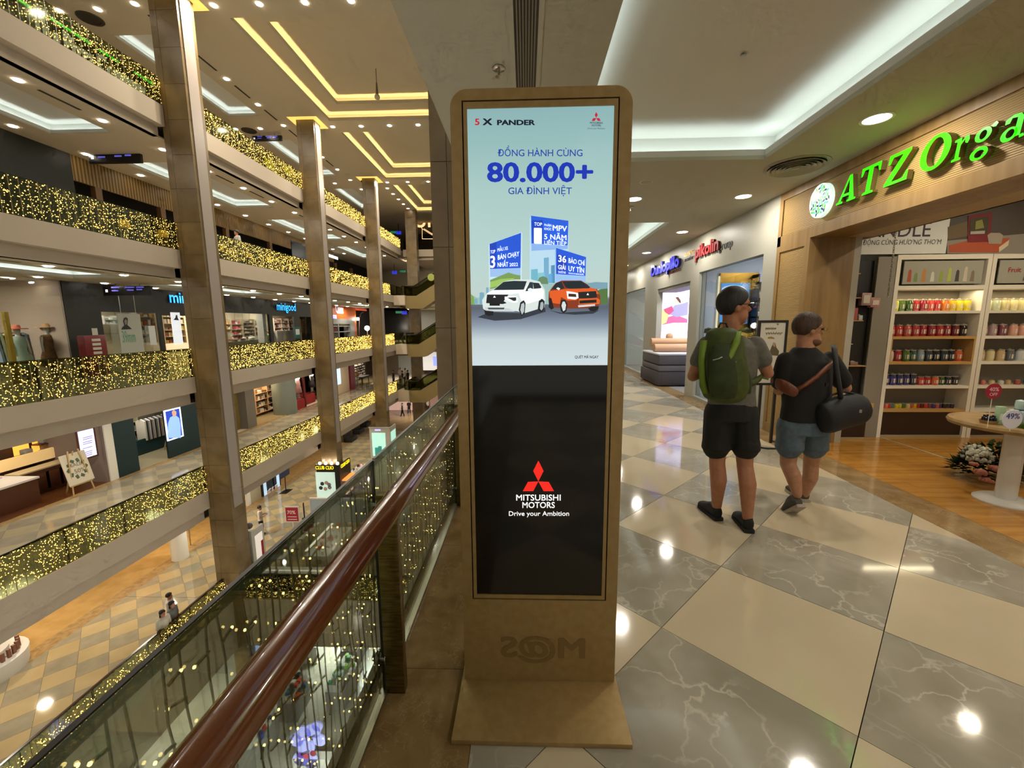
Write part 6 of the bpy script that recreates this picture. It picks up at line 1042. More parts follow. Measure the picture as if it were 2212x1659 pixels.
# ================================================================ ground floor things
def gkiosk(x0, x1, y0, y1, zt, body, label):
    t = thing('column_kiosk', label, 'kiosk', ((x0+x1)/2, y0, ZG)); bx('front_panel', body, t, x0, x1, y0, y0+.12, ZG, zt); bx('side_panel', body, t, x1-.12, x1, y0+.12, y1, ZG, zt); bx('cap', body, t, x0-.05, x1+.05, y0-.05, y0+.12, zt, zt+.08); return t
kb = M('kiosk_black', '#14100c', .4); ky = 24.98; zt = PY(700, 1006, ky).z; t = gkiosk(-13.35, -11.85, ky, 26.6, zt, kb, 'black cosmetics kiosk with yellow lettering around the second column base')
a, b = PY(682, 1012, ky), PY(721, 1012, ky); yel = Mscreen('clio_yellow', '#f0d81c', 1.1, sample=False); text('CLUB CLIO', .32, [yel], t, ((a.x+b.x)/2, ky-.005, a.z-.05), (1, 0, 0), (0, 0, 1), 'letters', .02, .02, width=(b.x-a.x)); text('CLUB CLIO', .32, [yel], t, (-11.84, 25.8, a.z-.05), (0, 1, 0), (0, 0, 1), 'letters', .02, .02, width=1.3)
a, b = PY(686, 1078, ky), PY(723, 1020, ky); pb = bx('light_box', Mscreen('clio_sheet', '#b8d0c4', .8), t, a.x, b.x, ky-.03, ky-.005, a.z-.3, b.z)
for k, (u, v) in enumerate(((696, 1045), (705, 1043), (711, 1047), (693, 1054), (703, 1056), (712, 1053))): q = PY(u, v, ky-.035); MB().cyl(q, q+Vector((0, .004, 0)), .13, n=10).build('figure_print', M('fp%d' % (k % 3), ['#3a3a44', '#c8b09a', '#8a8a94'][k % 3], .6), pb)
for k in range(4): q = Vector((-13.1+.38*k, ky+.0, zt+.1)); MB().ball(q+Vector((0, 0, .06)), .09, 10, 6).build('bulb', lampfar, t, smooth=True)
for k in range(3): bx('side_shelf', Mscreen('side_glow', '#ff9a4a', .9, sample=False) if k == 2 else M('side_sh', '#6a2a1c', .4), t, -11.85, -11.5, 25.2, 26.5, ZG+.6+.5*k, ZG+.68+.5*k)
for k in range(12): q = Vector((-11.6, 25.2+.1*k, ZG+.7+.5*(k % 2))); MB().ball(q+Vector((0, 0, .08)), .09, 8, 5).build('tester_bulb', M('tester', '#ffd0b0', .4, emit=1.2, sample=False), t, smooth=True)
kw = M('kiosk_white', '#c8c4b8', .4); ky = 34.7; zt = PY(815, 925, ky).z; t = gkiosk(-13.6, -11.8, ky, 36.4, zt, kw, 'white skincare kiosk with mint pictures around the third column base'); a, b = PY(806, 985, ky), PY(832, 935, ky); bx('light_box', Mscreen('mint_sheet', '#a8dcc8', .95), t, a.x, b.x, ky-.03, ky-.005, a.z, b.z); bx('light_box', Mscreen('mint_sheet'), t, -11.8, -11.78, ky+.2, 36.2, ZG+.5, zt-.4); a = PY(816, 929, ky); bx('lit_logo', Mscreen('logo_lilac', '#b0b0ff', 1.2, sample=False), t, a.x-.25, a.x+.25, ky-.02, ky-.005, a.z-.07, a.z+.07)
for k, (u, v) in enumerate(((814, 975), (821, 972))): q = PY(u, v, ky-.04); bx('bottle_print', M('teal_print', '#3a9a90', .5, emit=.4, sample=False), t, q.x-.16, q.x+.16, q.y, q.y+.004, q.z-.4, q.z+.35)
ky = 16.75; zt = PY(528, 1150, ky).z; t = gkiosk(-12.98, -12.1, ky, 17.6, zt, kw, 'white product kiosk at the foot of the nearest column'); bx('lit_niche', Mscreen('niche_white', '#e8dcd0', .6, sample=False), t, -12.1, -12.08, 16.95, 17.45, ZG+.7, zt-.3); bx('red_strip', M('strip_red', '#b0202c', .4), t, -12.1, -12.07, 17.3, 17.45, ZG+.4, zt-.7)
MB().ball((-12.4, 17.1, zt+.12), .14, 12, 8).build('dome_camera', M('dome_grey', '#5a5c60', .2), t, smooth=True)
# product tables
random.seed(41)
def ptable(x0, x1, y0, y1, h, label, cols, n, glow=False):
    t = thing('product_table', label, 'table', ((x0+x1)/2, (y0+y1)/2, ZG)); wm = M('tbl_white', '#d0ccc4', .35); bx('top', wm, t, x0, x1, y0, y1, ZG+h-.06, ZG+h)
    if glow: bx('lit_edge', Mscreen('edge_white', '#fff4e8', 1.3, sample=False), t, x0+.02, x0+.12, y0+.05, y1-.05, ZG+h+.2, ZG+h+.24)
    for xa in (x0+.03, x1-.09):
        for ya_ in (y0+.03, y1-.09): bx('leg', wm, t, xa, xa+.06, ya_, ya_+.06, ZG, ZG+h-.06)
    for k in range(n): c = random.choice(cols); x, y = rnd(x0+.08, x1-.12), rnd(y0+.08, y1-.12); o = bx('product_pack', M('pp_'+c[1:], c, .35), None, x-.05, x+.05, y-.06, y+.06, ZG+h+.001, ZG+h+rnd(.06, .26)); tag(o, f'small {dict(zip(PC, PN))[c]} product pack on the {label}', 'package', f'packs on the {label}')
PC = ['#d8606a', '#e8d8d0', '#c83a44', '#f0ece4', '#d8a86a', '#3a3a3c', '#8fc0b0']; PN = ['pink', 'cream', 'red', 'white', 'amber', 'black', 'mint']
ptable(-12.0, -11.25, 17.4, 18.9, .9, 'nearest white ground-floor table', PC[:4], 14); ptable(-12.0, -11.25, 19.2, 21.0, .9, 'second white ground-floor table', PC[:4], 14); ptable(-10.3, -9.2, 17.6, 20.4, .95, 'lit white ground-floor counter', PC[1:5], 22, True); ptable(-8.6, -7.6, 18.5, 21.5, .95, 'right-hand white ground-floor counter', PC[3:6], 14, True); ptable(-12.9, -11.6, 28.0, 30.5, .9, 'far white ground-floor table', PC, 16)
t = thing('display_wall', 'low white partition with pale blue panels on the ground floor', 'partition', (-11, 22.6, ZG)); 
for k in range(4): x = -12.6+1.45*k; bx('panel', M('panel_blue', '#a8b8c4', .5), t, x, x+1.4, 22.6, 22.68, ZG+.1, ZG+1.5); bx('frame', M('tbl_white'), t, x-.03, x+1.43, 22.58, 22.7, ZG+1.5, ZG+1.58); bx('frame_post', M('tbl_white'), t, x-.03, x+.02, 22.58, 22.7, ZG, ZG+1.5)
a, b = PY(617, 1128, 22.2), PY(645, 1094, 22.2); t = thing('sale_sign', 'red 70% sale sign in a white frame on a post', 'sign', ((a.x+b.x)/2, 22.2, ZG)); bx('frame', M('tbl_white'), t, a.x, b.x, 22.2, 22.24, a.z, b.z); bx('red_sheet', M('sale_red', '#a01c30', .5), t, a.x+.06, b.x-.06, 22.19, 22.2, a.z+.07, b.z-.07); bx('post', M('tbl_white'), t, (a.x+b.x)/2-.03, (a.x+b.x)/2+.03, 22.2, 22.24, ZG, a.z); text('70%', .3, M('sale_ink', '#e8d8d8', .5), t, ((a.x+b.x)/2-.03, 22.185, (a.z+b.z)/2+.03), (1, 0, 0), (0, 0, 1), extrude=.003, bold=.015)
for k in range(2): bx('text_line', M('sale_ink'), t, a.x+.15, b.x-.15, 22.185, 22.19, a.z+.16+.16*k, a.z+.2+.16*k)
q = PZ(658, 1120, ZG); t = thing('queue_post', 'slim black and white queue post on the ground floor', 'post', q); MB().cyl(q, q+Vector((0, 0, 1.0)), .035, n=10).build('pole', blackp, t); MB().lathe([(.16, 0), (.16, .02), (.04, .04)], q, 16).build('base', blackp, t); MB().cyl(q+Vector((-.05, -.03, .1)), q+Vector((-.05, -.03, .95)), .02, n=6).build('white_strip', white, t)
t = thing('red_booth', 'red and white booth counter by the opening balustrade', 'counter', (-10.2, 16.6, ZG)); bx('body', M('booth_red', '#8a1c24', .4), t, -11.6, -8.8, 16.3, 16.9, ZG, ZG+.75); bx('top', M('tbl_white'), t, -11.65, -8.75, 16.25, 16.95, ZG+.75, ZG+.82); bx('lit_strip', Mscreen('strip_white', '#ffe8dc', .9, sample=False), t, -11.5, -8.9, 16.6, 16.64, ZG+.83, ZG+.87)
# ground-floor shop line
gl = thing('wall_ground_shops', 'ground-floor shop fronts under the second-floor parapet', None, (-18, 22, ZG), kind='structure'); XGW = -18.0
bx('cream_front', M('cream3', '#b0a488', .6), gl, XGW-.1, XGW, PX(540, 1080, XGW).y, PX(606, 1040, XGW).y, ZG, -6.4); bx('back', M('amber_back', '#8a5a28', .6), gl, -20.6, -20.5, 8, 58, ZG, -6.4); arealamp('lamp', gl, (-19.3, 20, -6.6), .3, 140, (1, .8, .5)); arealamp('lamp', gl, (-19.3, 14, -6.6), .3, 140, (1, .85, .6)); bx('white_edge', white, gl, XGW-.1, XGW+.03, PX(533, 1080, XGW).y, PX(541, 1080, XGW).y, ZG, -6.4)
c = thing('round_pillar', 'white round pillar on the ground floor left of the nearest column', 'column', (-18.4, 18.3, ZG)); q = PZ(390, 1205, ZG); MB().lathe([(.36, 0), (.36, 3.6)], (q.x, q.y, ZG), 24).build('shaft', white, c, smooth='auto')
q = PZ(412, 1178, ZG); t = thing('teal_sign', 'small teal sign on a thin stand on the ground floor', 'sign', q); bx('board', M('teal_sign', '#2a7a74', .5), t, q.x-.02, q.x+.02, q.y-.4, q.y+.4, ZG+.9, ZG+1.7); MB().cyl(q, q+Vector((0, 0, .95)), .03, n=8).build('stand', steel, t)
shelves('', 512, 541, 1058, 1098, XGW-.6, 3, ['#d8a868','#c87a4a','#e0c8a0','#a8582c'], 'amber lit shelf of packaged food on the ground floor', '#b8823c', 14); random.seed(43); shelves('', 660, 685, 1000, 1030, XGW-.6, 2, ['#e8d8b8','#4a3a2c'], 'lit shelf of shoes behind the black kiosk', '#c89a5a', 15); random.seed(44)
t = thing('lit_poster', 'large light box of jeans and trainers on the ground floor', 'poster', PX(586, 1080, XGW+.1)); y0, y1 = PX(568, 1040, XGW+.1).y, PX(604, 1040, XGW+.1).y; z0, z1 = PX(586, 1074, XGW+.1).z, -6.6; bx('frame', kb, t, XGW, XGW+.09, y0-.15, y1+.15, z0-.15, z1); bx('sheet', Mscreen('jeans_sheet', '#a8c4dc', .85), t, XGW+.09, XGW+.1, y0, y1, z0, z1-.1)
for f in (.28, .5, .68): yk = y0+(y1-y0)*f; MB().prism([(XGW+.105, yk-.28, z1-.2), (XGW+.105, yk+.28, z1-.2), (XGW+.105, yk+.22, z0+.7), (XGW+.105, yk-.18, z0+.6)], (.004, 0, 0)).build('jeans_print', M('jeans_ink', '#1c2638', .6), t); MB().prism([(XGW+.106, yk-.2, z0+.6), (XGW+.106, yk+.3, z0+.62), (XGW+.106, yk+.3, z0+.4), (XGW+.106, yk-.2, z0+.42)], (.004, 0, 0)).build('shoe_print', M('shoe_ink', '#c8a89a', .6), t)
q = PZ(618, 1062, ZG); t = thing('poster_stand', 'dark blue poster stand beside the jeans light box', 'sign', q); bx('board', M('stand_blue', '#16234a', .5), t, q.x-.03, q.x+.03, q.y-.55, q.y+.55, ZG+1.1, ZG+2.5); MB().cyl(q, q+Vector((0, 0, 1.1)), .03, n=8).build('pole', blackp, t); bx('foot', blackp, t, q.x-.25, q.x+.25, q.y-.4, q.y+.4, ZG, ZG+.03)
for k, (u, v) in enumerate(((758, 952), (775, 935), (790, 920))): q = PZ(u, v, ZG); t = thing('cafe_set', f'dark cafe seat and table on the ground floor, {ORD[k]} from the left', 'furniture', q, 'ground-floor cafe'); bx('seat', M('cafe_dark', '#1c1814', .6), t, q.x-.4, q.x+.4, q.y-.7, q.y+.7, ZG, ZG+.45, .03); bx('backrest', M('cafe_dark'), t, q.x-.45, q.x-.3, q.y-.7, q.y+.7, ZG+.45, ZG+.95, .03); MB().lathe([(.4, .72), (.4, .76)], (q.x-.9, q.y, ZG), 16).lathe([(.05, 0), (.05, .72)], (q.x-.9, q.y, ZG), 8).build('table', M('cafe_top', '#8a7a64', .4), t)
q = PZ(20, 1440, ZG); t = thing('curved_counter', 'white curved display counter at the lower left of the ground floor', 'counter', (q.x, q.y, ZG)); MB().lathe([(1.1, 0), (1.15, .5), (1.15, .55), (.01, .55)], (q.x-.5, q.y-.4, ZG), 28).build('body', M('tbl_white'), t, smooth='auto'); MB().lathe([(.7, .55), (.72, .8), (.01, .8)], (q.x-.5, q.y-.4, ZG), 24).build('tier', M('tbl_white'), t, smooth='auto')
for k in range(6): a = k*.22; bx('tester', M('tester_brown', '#7a4a34', .4), t, q.x-.5+.9*math.cos(a)-.04, q.x-.5+.9*math.cos(a)+.04, q.y-.4+.9*math.sin(a)-.04, q.y-.4+.9*math.sin(a)+.04, ZG+.55, ZG+.85)
t = thing('lit_standee', 'glowing pale light box standing on the far ground floor', 'sign', PZ(905, 905, ZG)); fP(898, 913, 872, 903, 48, Mscreen('standee_blue', '#b8d0e0', 1.0), 'sheet', t); fP(896, 915, 868, 905, 48.05, M('alu'), 'case', t)
# ================================================================ basement market seen through our railing
ZBm = -15.0
def bscreen(u0, u1, v0, v1, y, hx, label, em=1.1): a, b = PY(u0, v1, y), PY(u1, v0, y); t = thing('market_screen', label, 'screen', ((a.x+b.x)/2, y, a.z)); bx('case', blackp, t, a.x-.05, b.x+.05, y+.01, y+.1, a.z-.05, b.z+.05); bx('screen', Mscreen('ms_'+hx[1:], hx, em), t, a.x, b.x, y, y+.01, a.z, b.z); bx('stand', blackp, t, (a.x+b.x)/2-.1, (a.x+b.x)/2+.1, y+.02, y+.08, ZBm, a.z); return t
bscreen(528, 562, 1372, 1432, 16.4, '#a8c0ff', 'tilted bluish advertising screen in the basement left of the handrail')
t = thing('market_screen', 'large lilac cloud-shaped glowing display in the basement market', 'screen', PY(660, 1640, 13)); q = PY(668, 1610, 13)
m = MB()
for (u, v, r) in ((640,1600,.26),(655,1585,.3),(675,1580,.3),(690,1600,.24),(660,1615,.34),(685,1570,.2),(650,1640,.3),(670,1645,.3)): c_ = PY(u, v, 13); m.cyl(c_, c_+Vector((0, .06, 0)), r, n=18)
m.build('cloud_face', Mscreen('cloud_lilac', '#a8a8f0', 1.1), t); bx('base', M('tbl_white'), t, q.x-.7, q.x+.7, 13.0, 13.3, ZBm, q.z-.6)
for k, (u, v) in enumerate(((650,1632),(662,1634),(676,1628))): c_ = PY(u, v, 12.98); MB().cyl(c_, c_+Vector((0, .01, 0)), .12, n=14).build('figure_print', M('cp%d' % k, ['#6a3ab0', '#b03a4a', '#8a2a3a'][k], .5, emit=.5, sample=False), t)
random.seed(47)
def mshelf(u, v, ln, cols, cn, label, k0, ang=.0):
    q = PZ(u, v, ZBm); t = thing('market_gondola', label, 'shelf', q); bx('base', M('gond', '#8a8680', .5), t, q.x-.4, q.x+.4, q.y-ln/2, q.y+ln/2, ZBm, ZBm+.9); bx('tier', M('gond2', '#b8b4ac', .5), t, q.x-.25, q.x+.25, q.y-ln/2, q.y+ln/2, ZBm+.9, ZBm+1.25)
    for k in range(26):
        i = random.randrange(len(cols)); x, y = q.x+rnd(-.4, .4), q.y+rnd(-ln/2+.08, ln/2-.08); z = ZBm+(1.251 if abs(x-q.x) < .22 else .901); o = bx('grocery_pack', M('gp_'+cols[i][1:], cols[i], .35), None, x-.07, x+.07, y-.08, y+.08, z, z+rnd(.08, .25)); tag(o, f'{cn[i]} grocery pack on the {label}', 'package', f'packs on the {label}')
mshelf(742, 1500, 1.6, ['#3a9a6a','#8ac83a','#c8e0d8','#e0e0d8'], ['green','lime','pale mint','white'], 'green stocked basement gondola', 0); mshelf(640, 1530, 1.3, ['#c8402a','#1c2430','#e0dcd0','#2a6a8a'], ['red','dark','white','blue'], 'mixed stocked basement gondola', 1); mshelf(770, 1415, 1.6, ['#d8d4cc','#b8b0a8','#e8e4dc'], ['white','beige','pale'], 'white stocked basement gondola', 2); mshelf(560, 1620, 1.5, ['#2a3a8a','#d8d0c0','#b03028','#2a2a30'], ['blue','cream','red','black'], 'dark stocked basement gondola near the handrail', 3)
t = thing('market_counter', 'long white checkout counter in the basement market', 'counter', PZ(690, 1400, ZBm)); q = PZ(690, 1400, ZBm); bx('body', M('tbl_white'), t, q.x-.4, q.x+.4, q.y-1, q.y+1, ZBm, ZBm+.9); bx('top', M('gond2'), t, q.x-.45, q.x+.45, q.y-1.05, q.y+1.05, ZBm+.9, ZBm+.95); bx('till', blackp, t, q.x-.2, q.x+.2, q.y-.5, q.y-.2, ZBm+.95, ZBm+1.3)
# ================================================================ people
def remesh(mb, name, mat, parent, voxel, it=4):
    me = bpy.data.meshes.new('tmp'); me.from_pydata([tuple(v) for v in mb.v], [], mb.f)
    bm = bmesh.new(); bm.from_mesh(me); bmesh.ops.recalc_face_normals(bm, faces=bm.faces); bm.to_mesh(me); bm.free()
    ob = bpy.data.objects.new('tmp', me); link(ob)
    r = ob.modifiers.new('r', 'REMESH'); r.mode = 'VOXEL'; r.voxel_size = voxel; r.use_smooth_shade = True
    s = ob.modifiers.new('s', 'SMOOTH'); s.factor = .5; s.iterations = it
    bpy.context.view_layer.update(); out = bpy.data.meshes.new_from_object(ob.evaluated_get(bpy.context.evaluated_depsgraph_get()))
    bpy.data.objects.remove(ob); bpy.data.meshes.remove(me); o0 = WLOC[parent.name]
    out.transform(Matrix.Translation(-o0)); out.materials.clear(); out.materials.append(mat); out.name = name
    out.polygons.foreach_set('use_smooth', [True]*len(out.polygons)); return put(name, out, parent, o0)
def limb(m, pts, rad, n=12):
    """tapered rounded limb through the joints"""
    P = [Vector(p) for p in pts]; Q, R_ = [], []
    for i in range(len(P)-1):
        for k in range(4): f = k/4; Q.append(P[i].lerp(P[i+1], f)); R_.append(rad[i]*(1-f)+rad[i+1]*f)
    Q.append(P[-1]); R_.append(rad[-1]); m.tube(Q, 0, n, R_)
    for p, r in ((P[0], rad[0]), (P[-1], rad[-1])): m.ball(p, r*.98, n, 8)
    for p, r in zip(P[1:-1], rad[1:-1]): m.ball(p, r, n, 8)
def eloft(m, rows, right, fwd, n=20):
    right, fwd = Vector(right).normalized(), Vector(fwd).normalized()
    m.loft([[Vector(c)+right*(rx*math.cos(2*math.pi*i/n))+fwd*(ry*math.sin(2*math.pi*i/n)) for i in range(n)] for c, rx, ry in rows])
def eball(m, c, ax, ay, az, rx, ry, rz, nu=16, nv=10):
    c = Vector(c); rings = []
    for j in range(nv+1):
        t = math.pi*j/nv; s = max(math.sin(t), .02); rings.append([c+ax*(rx*s*math.cos(2*math.pi*i/nu))+ay*(ry*s*math.sin(2*math.pi*i/nu))-az*(rz*math.cos(t)) for i in range(nu)])
    m.loft(rings)
def head_parts(m, c, f, s=1.):
    """skull, jaw, nose, ears, lips looking along f"""
    up = Vector((0, 0, 1)); f = Vector(f).normalized(); r = f.cross(up).normalized()
    eball(m, c+up*.022*s-f*.008*s, r, f, up, .076*s, .098*s, .1*s); eball(m, c+f*.03*s-up*.06*s, r, f, up, .058*s, .062*s, .062*s)
    eball(m, c+f*.062*s-up*.098*s, r, f, up, .03*s, .026*s, .022*s); eball(m, c+f*.1*s-up*.018*s, r, f, up, .013*s, .02*s, .018*s); eball(m, c+f*.088*s+up*.005*s, r, f, up, .011*s, .014*s, .026*s); eball(m, c+f*.085*s-up*.062*s, r, f, up, .024*s, .012*s, .011*s)
    eball(m, c+f*.082*s+up*.03*s, r, f, up, .05*s, .012*s, .012*s)
    for sg in (-1, 1): eball(m, c+r*sg*.078*s-f*.008*s-up*.012*s, r, f, up, .012*s, .02*s, .032*s, 10, 8)
    return f, r, up
def hair_cap(m, c, f, s=1., low=-.05, vol=1.):
    up = Vector((0, 0, 1)); f = Vector(f).normalized(); r = f.cross(up).normalized(); nu, nv = 28, 18; rings = []
    for j in range(nv+1):
        t = math.pi*j/nv; sn = max(math.sin(t), .02); row = []
        for i in range(nu):
            a = 2*math.pi*i/nu; d = r*(.083*sn*math.cos(a))+f*(.105*sn*math.sin(a))-up*(.108*math.cos(t)); k = vol
            fr, hz = math.sin(a)*sn, -math.cos(t)
            lo = low/.11; fr = math.sin(a)
            hair_line = lo if fr < -.35 else (lo+(fr+.35)/.45*(-.3-lo) if fr < .1 else -.3+(fr-.1)*.85)
            if hz < hair_line: k = .82
            row.append(c+up*.026*s-f*.01*s+d*(k*s))
        rings.append(row)
    m.loft(rings)
def hand(m, wrist, d, palmn, s=1., curl=.5):
    """palm with four curled fingers and a thumb leaving its side"""
    d = Vector(d).normalized(); n = Vector(palmn).normalized(); w_ = d.cross(n).normalized(); c = Vector(wrist)
    eball(m, c+d*.05*s, w_, n, d, .04*s, .016*s, .052*s)
    for k in range(4):
        b = c+d*.092*s+w_*(k-1.5)*.019*s; L_ = (.07, .078, .072, .058)[k]*s; d2 = (d*math.cos(curl)+n*math.sin(curl)).normalized(); d3 = (d*math.cos(curl*2.1)+n*math.sin(curl*2.1)).normalized()
        limb(m, [b, b+d2*L_*.5, b+d2*L_*.5+d3*L_*.5], [.0095*s, .009*s, .0075*s], 8)
    b = c+d*.03*s-w_*.036*s; limb(m, [b, b-w_*.022*s+d*.03*s, b-w_*.026*s+d*.062*s+n*.01*s], [.012*s, .011*s, .009*s], 8)
def shoe(t, heel, d, mat, sole, s=1., tilt=0., name='shoe'):
    d = Vector(d).normalized(); d = (d*math.cos(tilt)-Vector((0, 0, 1))*math.sin(tilt)).normalized(); r = d.cross(Vector((0, 0, 1))).normalized(); u = r.cross(d); h = Vector(heel); m = MB()
    eloft(m, [(h-d*.02+u*.055, .03, .04), (h+d*.0+u*.06, .04, .055), (h+d*.08+u*.062, .043, .058), (h+d*.15+u*.045, .047, .042), (h+d*.22+u*.034, .045, .03), (h+d*.262+u*.026, .022, .016)], r, u, 16)
    eloft(m, [(h+d*.03+u*.08, .036, .05), (h+d*.035+u*.115, .036, .052)], r, d, 14); o = remesh(m, name, mat, t, .007*s, 3)
    m = MB(); out = [(-.035, .02), (-.03, .036), (.06, .042), (.15, .05), (.22, .048), (.265, .022)]; pts = [h+d*a+r*b for a, b in out]+[h+d*a-r*b for a, b in reversed(out)]; m.prism([p for p in pts], u*.026); m.build('sole', sole, o if False else t)
skin = Mnoise('skin', '#b07a5c', '#a87052', 25, .5, spec=.3); skin2 = Mnoise('skin_b', '#b58465', '#ab7858', 25, .5, spec=.3)
# ---------------------------------------------------------------- taller person with the green rucksack
y = 3.15; J = lambda u, v, dy=0.: PY(u, v, y+dy)
t = thing('person', 'taller person in grey t-shirt and black shorts with a green rucksack, back turned', 'person', (1.6, y, 0)); P1 = t
hc = J(1586, 662); fdir = Vector((.98, -.06, -.02)); m = MB(); f, r, up = head_parts(m, hc, fdir, 1.06)
neck, chest, pelv = J(1580, 730), J(1578, 780), J(1578, 875)
limb(m, [hc-up*.05-f*.02, neck-up*.02], [.058, .064]); eloft(m, [(pelv-up*.05, .16, .11), (pelv+up*.1, .15, .1), (chest, .17, .11), (neck-up*.05, .15, .09), (neck, .07, .065)], (1, 0, 0), (0, 1, 0))
shL, shR = J(1527, 745), J(1632, 745); elL, elR = J(1497, 812), J(1658, 806); haL, haR = J(1540, 800, .3), J(1640, 775, .32)
for a, b, c in ((shL, elL, haL), (shR, elR, haR)): limb(m, [a, b, c], [.058, .044, .03]); hand(m, c, (c-b), (0, 0, 1), 1.0, .6)
hipL, hipR = J(1553, 890), J(1606, 892); knL, knR = J(1549, 1000, .02), J(1609, 1006, -.02); anL, anR = Vector((1.545, 3.235, .1)), Vector((1.69, 3.04, .1))
for a, b, c in ((hipL, knL, anL), (hipR, knR, anR)): mid = b.lerp(c, .33)-Vector((0, .028, 0)); limb(m, [a, b, mid, c], [.085, .058, .062, .037])
remesh(m, 'body', skin, t, .009, 5)
m = MB(); hair_cap(m, hc, fdir, 1.09, -.088, 1.04); remesh(m, 'hair', Mnoise('hair_dark', '#20160e', '#120c08', 60, .6, (1, 1, .2), bump=.6), t, .008, 4)
tee = Mnoise('tee_grey', '#6a675c', '#5f5c52', 40, .85); m = MB(); eloft(m, [(J(1581, 876), .178, .118), (pelv+up*.1, .17, .12), (chest, .188, .125), (J(1578, 750), .185, .115), (J(1579, 735), .13, .09), (J(1580, 724), .078, .072)], (1, 0, 0), (0, 1, 0))
for a, b in ((shL, elL), (shR, elR)): limb(m, [a, a.lerp(b, .52)], [.068, .073])
remesh(m, 't_shirt', tee, t, .011, 5)
blk = M('shorts_black', '#12100f', .8); m = MB(); eloft(m, [(J(1578, 905), .185, .13), (J(1579, 866), .165, .12)], (1, 0, 0), (0, 1, 0))
for a, k, hm in ((hipL, knL, J(1546, 966, .02)), (hipR, knR, J(1610, 966, -.02))): limb(m, [a, hm], [.108, .1]); eloft(m, [(hm+up*.05, .098, .105), (hm-up*.012, .104, .11)], (1, 0, 0), (0, 1, 0))
remesh(m, 'shorts', blk, t, .011, 4)
for an, d in ((anL, (-.1, 1, 0)), (anR, (.15, 1, 0))): shoe(t, Vector((an.x, an.y-.02, .0)), d, M('shoe_black', '#100e0d', .7), M('sole_black', '#1c1a18', .8))
def glasses(c, s, mat, ff, rr):
    m = MB(); up = Vector((0, 0, 1))
    for sg in (-1, 1): ctr = c+ff*.108*s+rr*sg*.034*s+up*.014; m.tube([ctr+rr*(.026*math.cos(k*.5236))+up*(.018*math.sin(k*.5236)) for k in range(13)], .0022, 5); m.tube([ctr+rr*sg*.026+up*.006, c+rr*sg*.084*s+ff*.06*s+up*.016, c+rr*sg*.088*s-ff*.01*s+up*.01], .0026, 5)
    m.tube([c+ff*.108*s+rr*.008+up*.016, c+ff*.108*s-rr*.008+up*.016], .002, 5); return m
glasses(hc, 1.06, None, f, r).build('spectacles', M('specs_black', '#0c0a0a', .3), t, smooth=True)
m = MB(); [m.ball(hc+f*.094+r*sg*.033+up*.012, .011, 8, 6) for sg in (-1, 1)]; m.build('eyes', M('eye', '#2a1f18', .2), t, smooth=True)
# rucksack (worn, a thing of its own)
bp = thing('rucksack', 'olive green rucksack with lime side stripes on the taller person', 'backpack', J(1563, 865, -.2)); g1, g2, g3 = Mnoise('ruck_olive', '#39440f', '#475414', 18, .7), Mnoise('ruck_dark', '#28330f', '#323e12', 18, .75), M('ruck_lime', '#6f8a1c', .65)
def B(u, v, dy): return PY(u, v, y+dy)
yc = -.215; m = MB(); rows = [(1562, 708, .06, .05), (1562, 716, .105, .085), (1563, 740, .135, .1), (1563, 790, .158, .125), (1564, 835, .165, .13), (1565, 858, .14, .11), (1566, 868, .09, .07)]
eloft(m, [(B(u, v, yc), rx, ry) for u, v, rx, ry in rows], (1, 0, 0), (0, 1, 0), 24); body = remesh(m, 'main_bag', g1, bp, .01, 4)
m = MB(); eloft(m, [(B(1560, 742, yc-.09), .06, .03), (B(1560, 775, yc-.11), .085, .045), (B(1562, 830, yc-.12), .1, .05), (B(1563, 860, yc-.09), .085, .04)], (1, 0, 0), (0, 1, 0), 20); remesh(m, 'front_pocket', g2, bp, .01, 4)
def strip(pts, w0, mat, nm):
    m = MB(); L_ = [B(u, v, d) for u, v, d in pts]; m.loft([[p+Vector((-w0, 0, 0)), p+Vector((-w0*.4, -.012, 0)), p+Vector((w0*.4, -.012, 0)), p+Vector((w0, 0, 0)), p+Vector((0, .012, 0))] for p in L_]); m.build(nm, mat, bp, smooth=True)
strip([(1520, 735, -.27), (1516, 780, -.285), (1518, 820, -.29), (1524, 850, -.28)], .024, g3, 'lime_stripe'); strip([(1594, 715, -.27), (1590, 740, -.32), (1578, 765, -.345), (1568, 790, -.36), (1584, 815, -.35), (1590, 845, -.31), (1586, 862, -.28)], .026, g3, 'lime_stripe'); strip([(1604, 755, -.25), (1592, 775, -.3), (1582, 785, -.34)], .02, g3, 'lime_stripe')
m = MB(); eloft(m, [(B(1600, 795, -.22), .05, .03), (B(1606, 820, -.22), .055, .05), (B(1606, 850, -.22), .05, .05)], (1, 0, 0), (0, 1, 0), 14); remesh(m, 'side_pocket', g2, bp, .01, 3)
m = MB(); m.prism([B(1594, 796, -.28), B(1615, 795, -.24), B(1606, 818, -.27)], (0, .012, 0)); m.build('pocket_flap', g3, bp)
m = MB(); m.loft([[B(u, v, d)+Vector((0, 0, .028)), B(u, v, d)+Vector((0, -.02, 0)), B(u, v, d)+Vector((0, 0, -.028)), B(u, v, d)+Vector((0, .02, 0))] for u, v, d in ((1612, 830, -.2), (1628, 826, -.14), (1644, 815, -.04), (1646, 812, .06))]); m.build('hip_belt', g1, bp, smooth=True)
for sg, us in ((-1, (1545, 1530, 1528)), (1, (1598, 1612, 1616))): m = MB(); m.loft([[p+Vector((-.028, 0, 0)), p+Vector((0, 0, .012)), p+Vector((.028, 0, 0)), p+Vector((0, 0, -.004))] for p in (B(us[0], 716, -.14), B(us[1], 716, -.04)+up*.018, B(us[2], 722, .1)+up*.01)]); m.build('shoulder_strap', g1, bp, smooth=True)
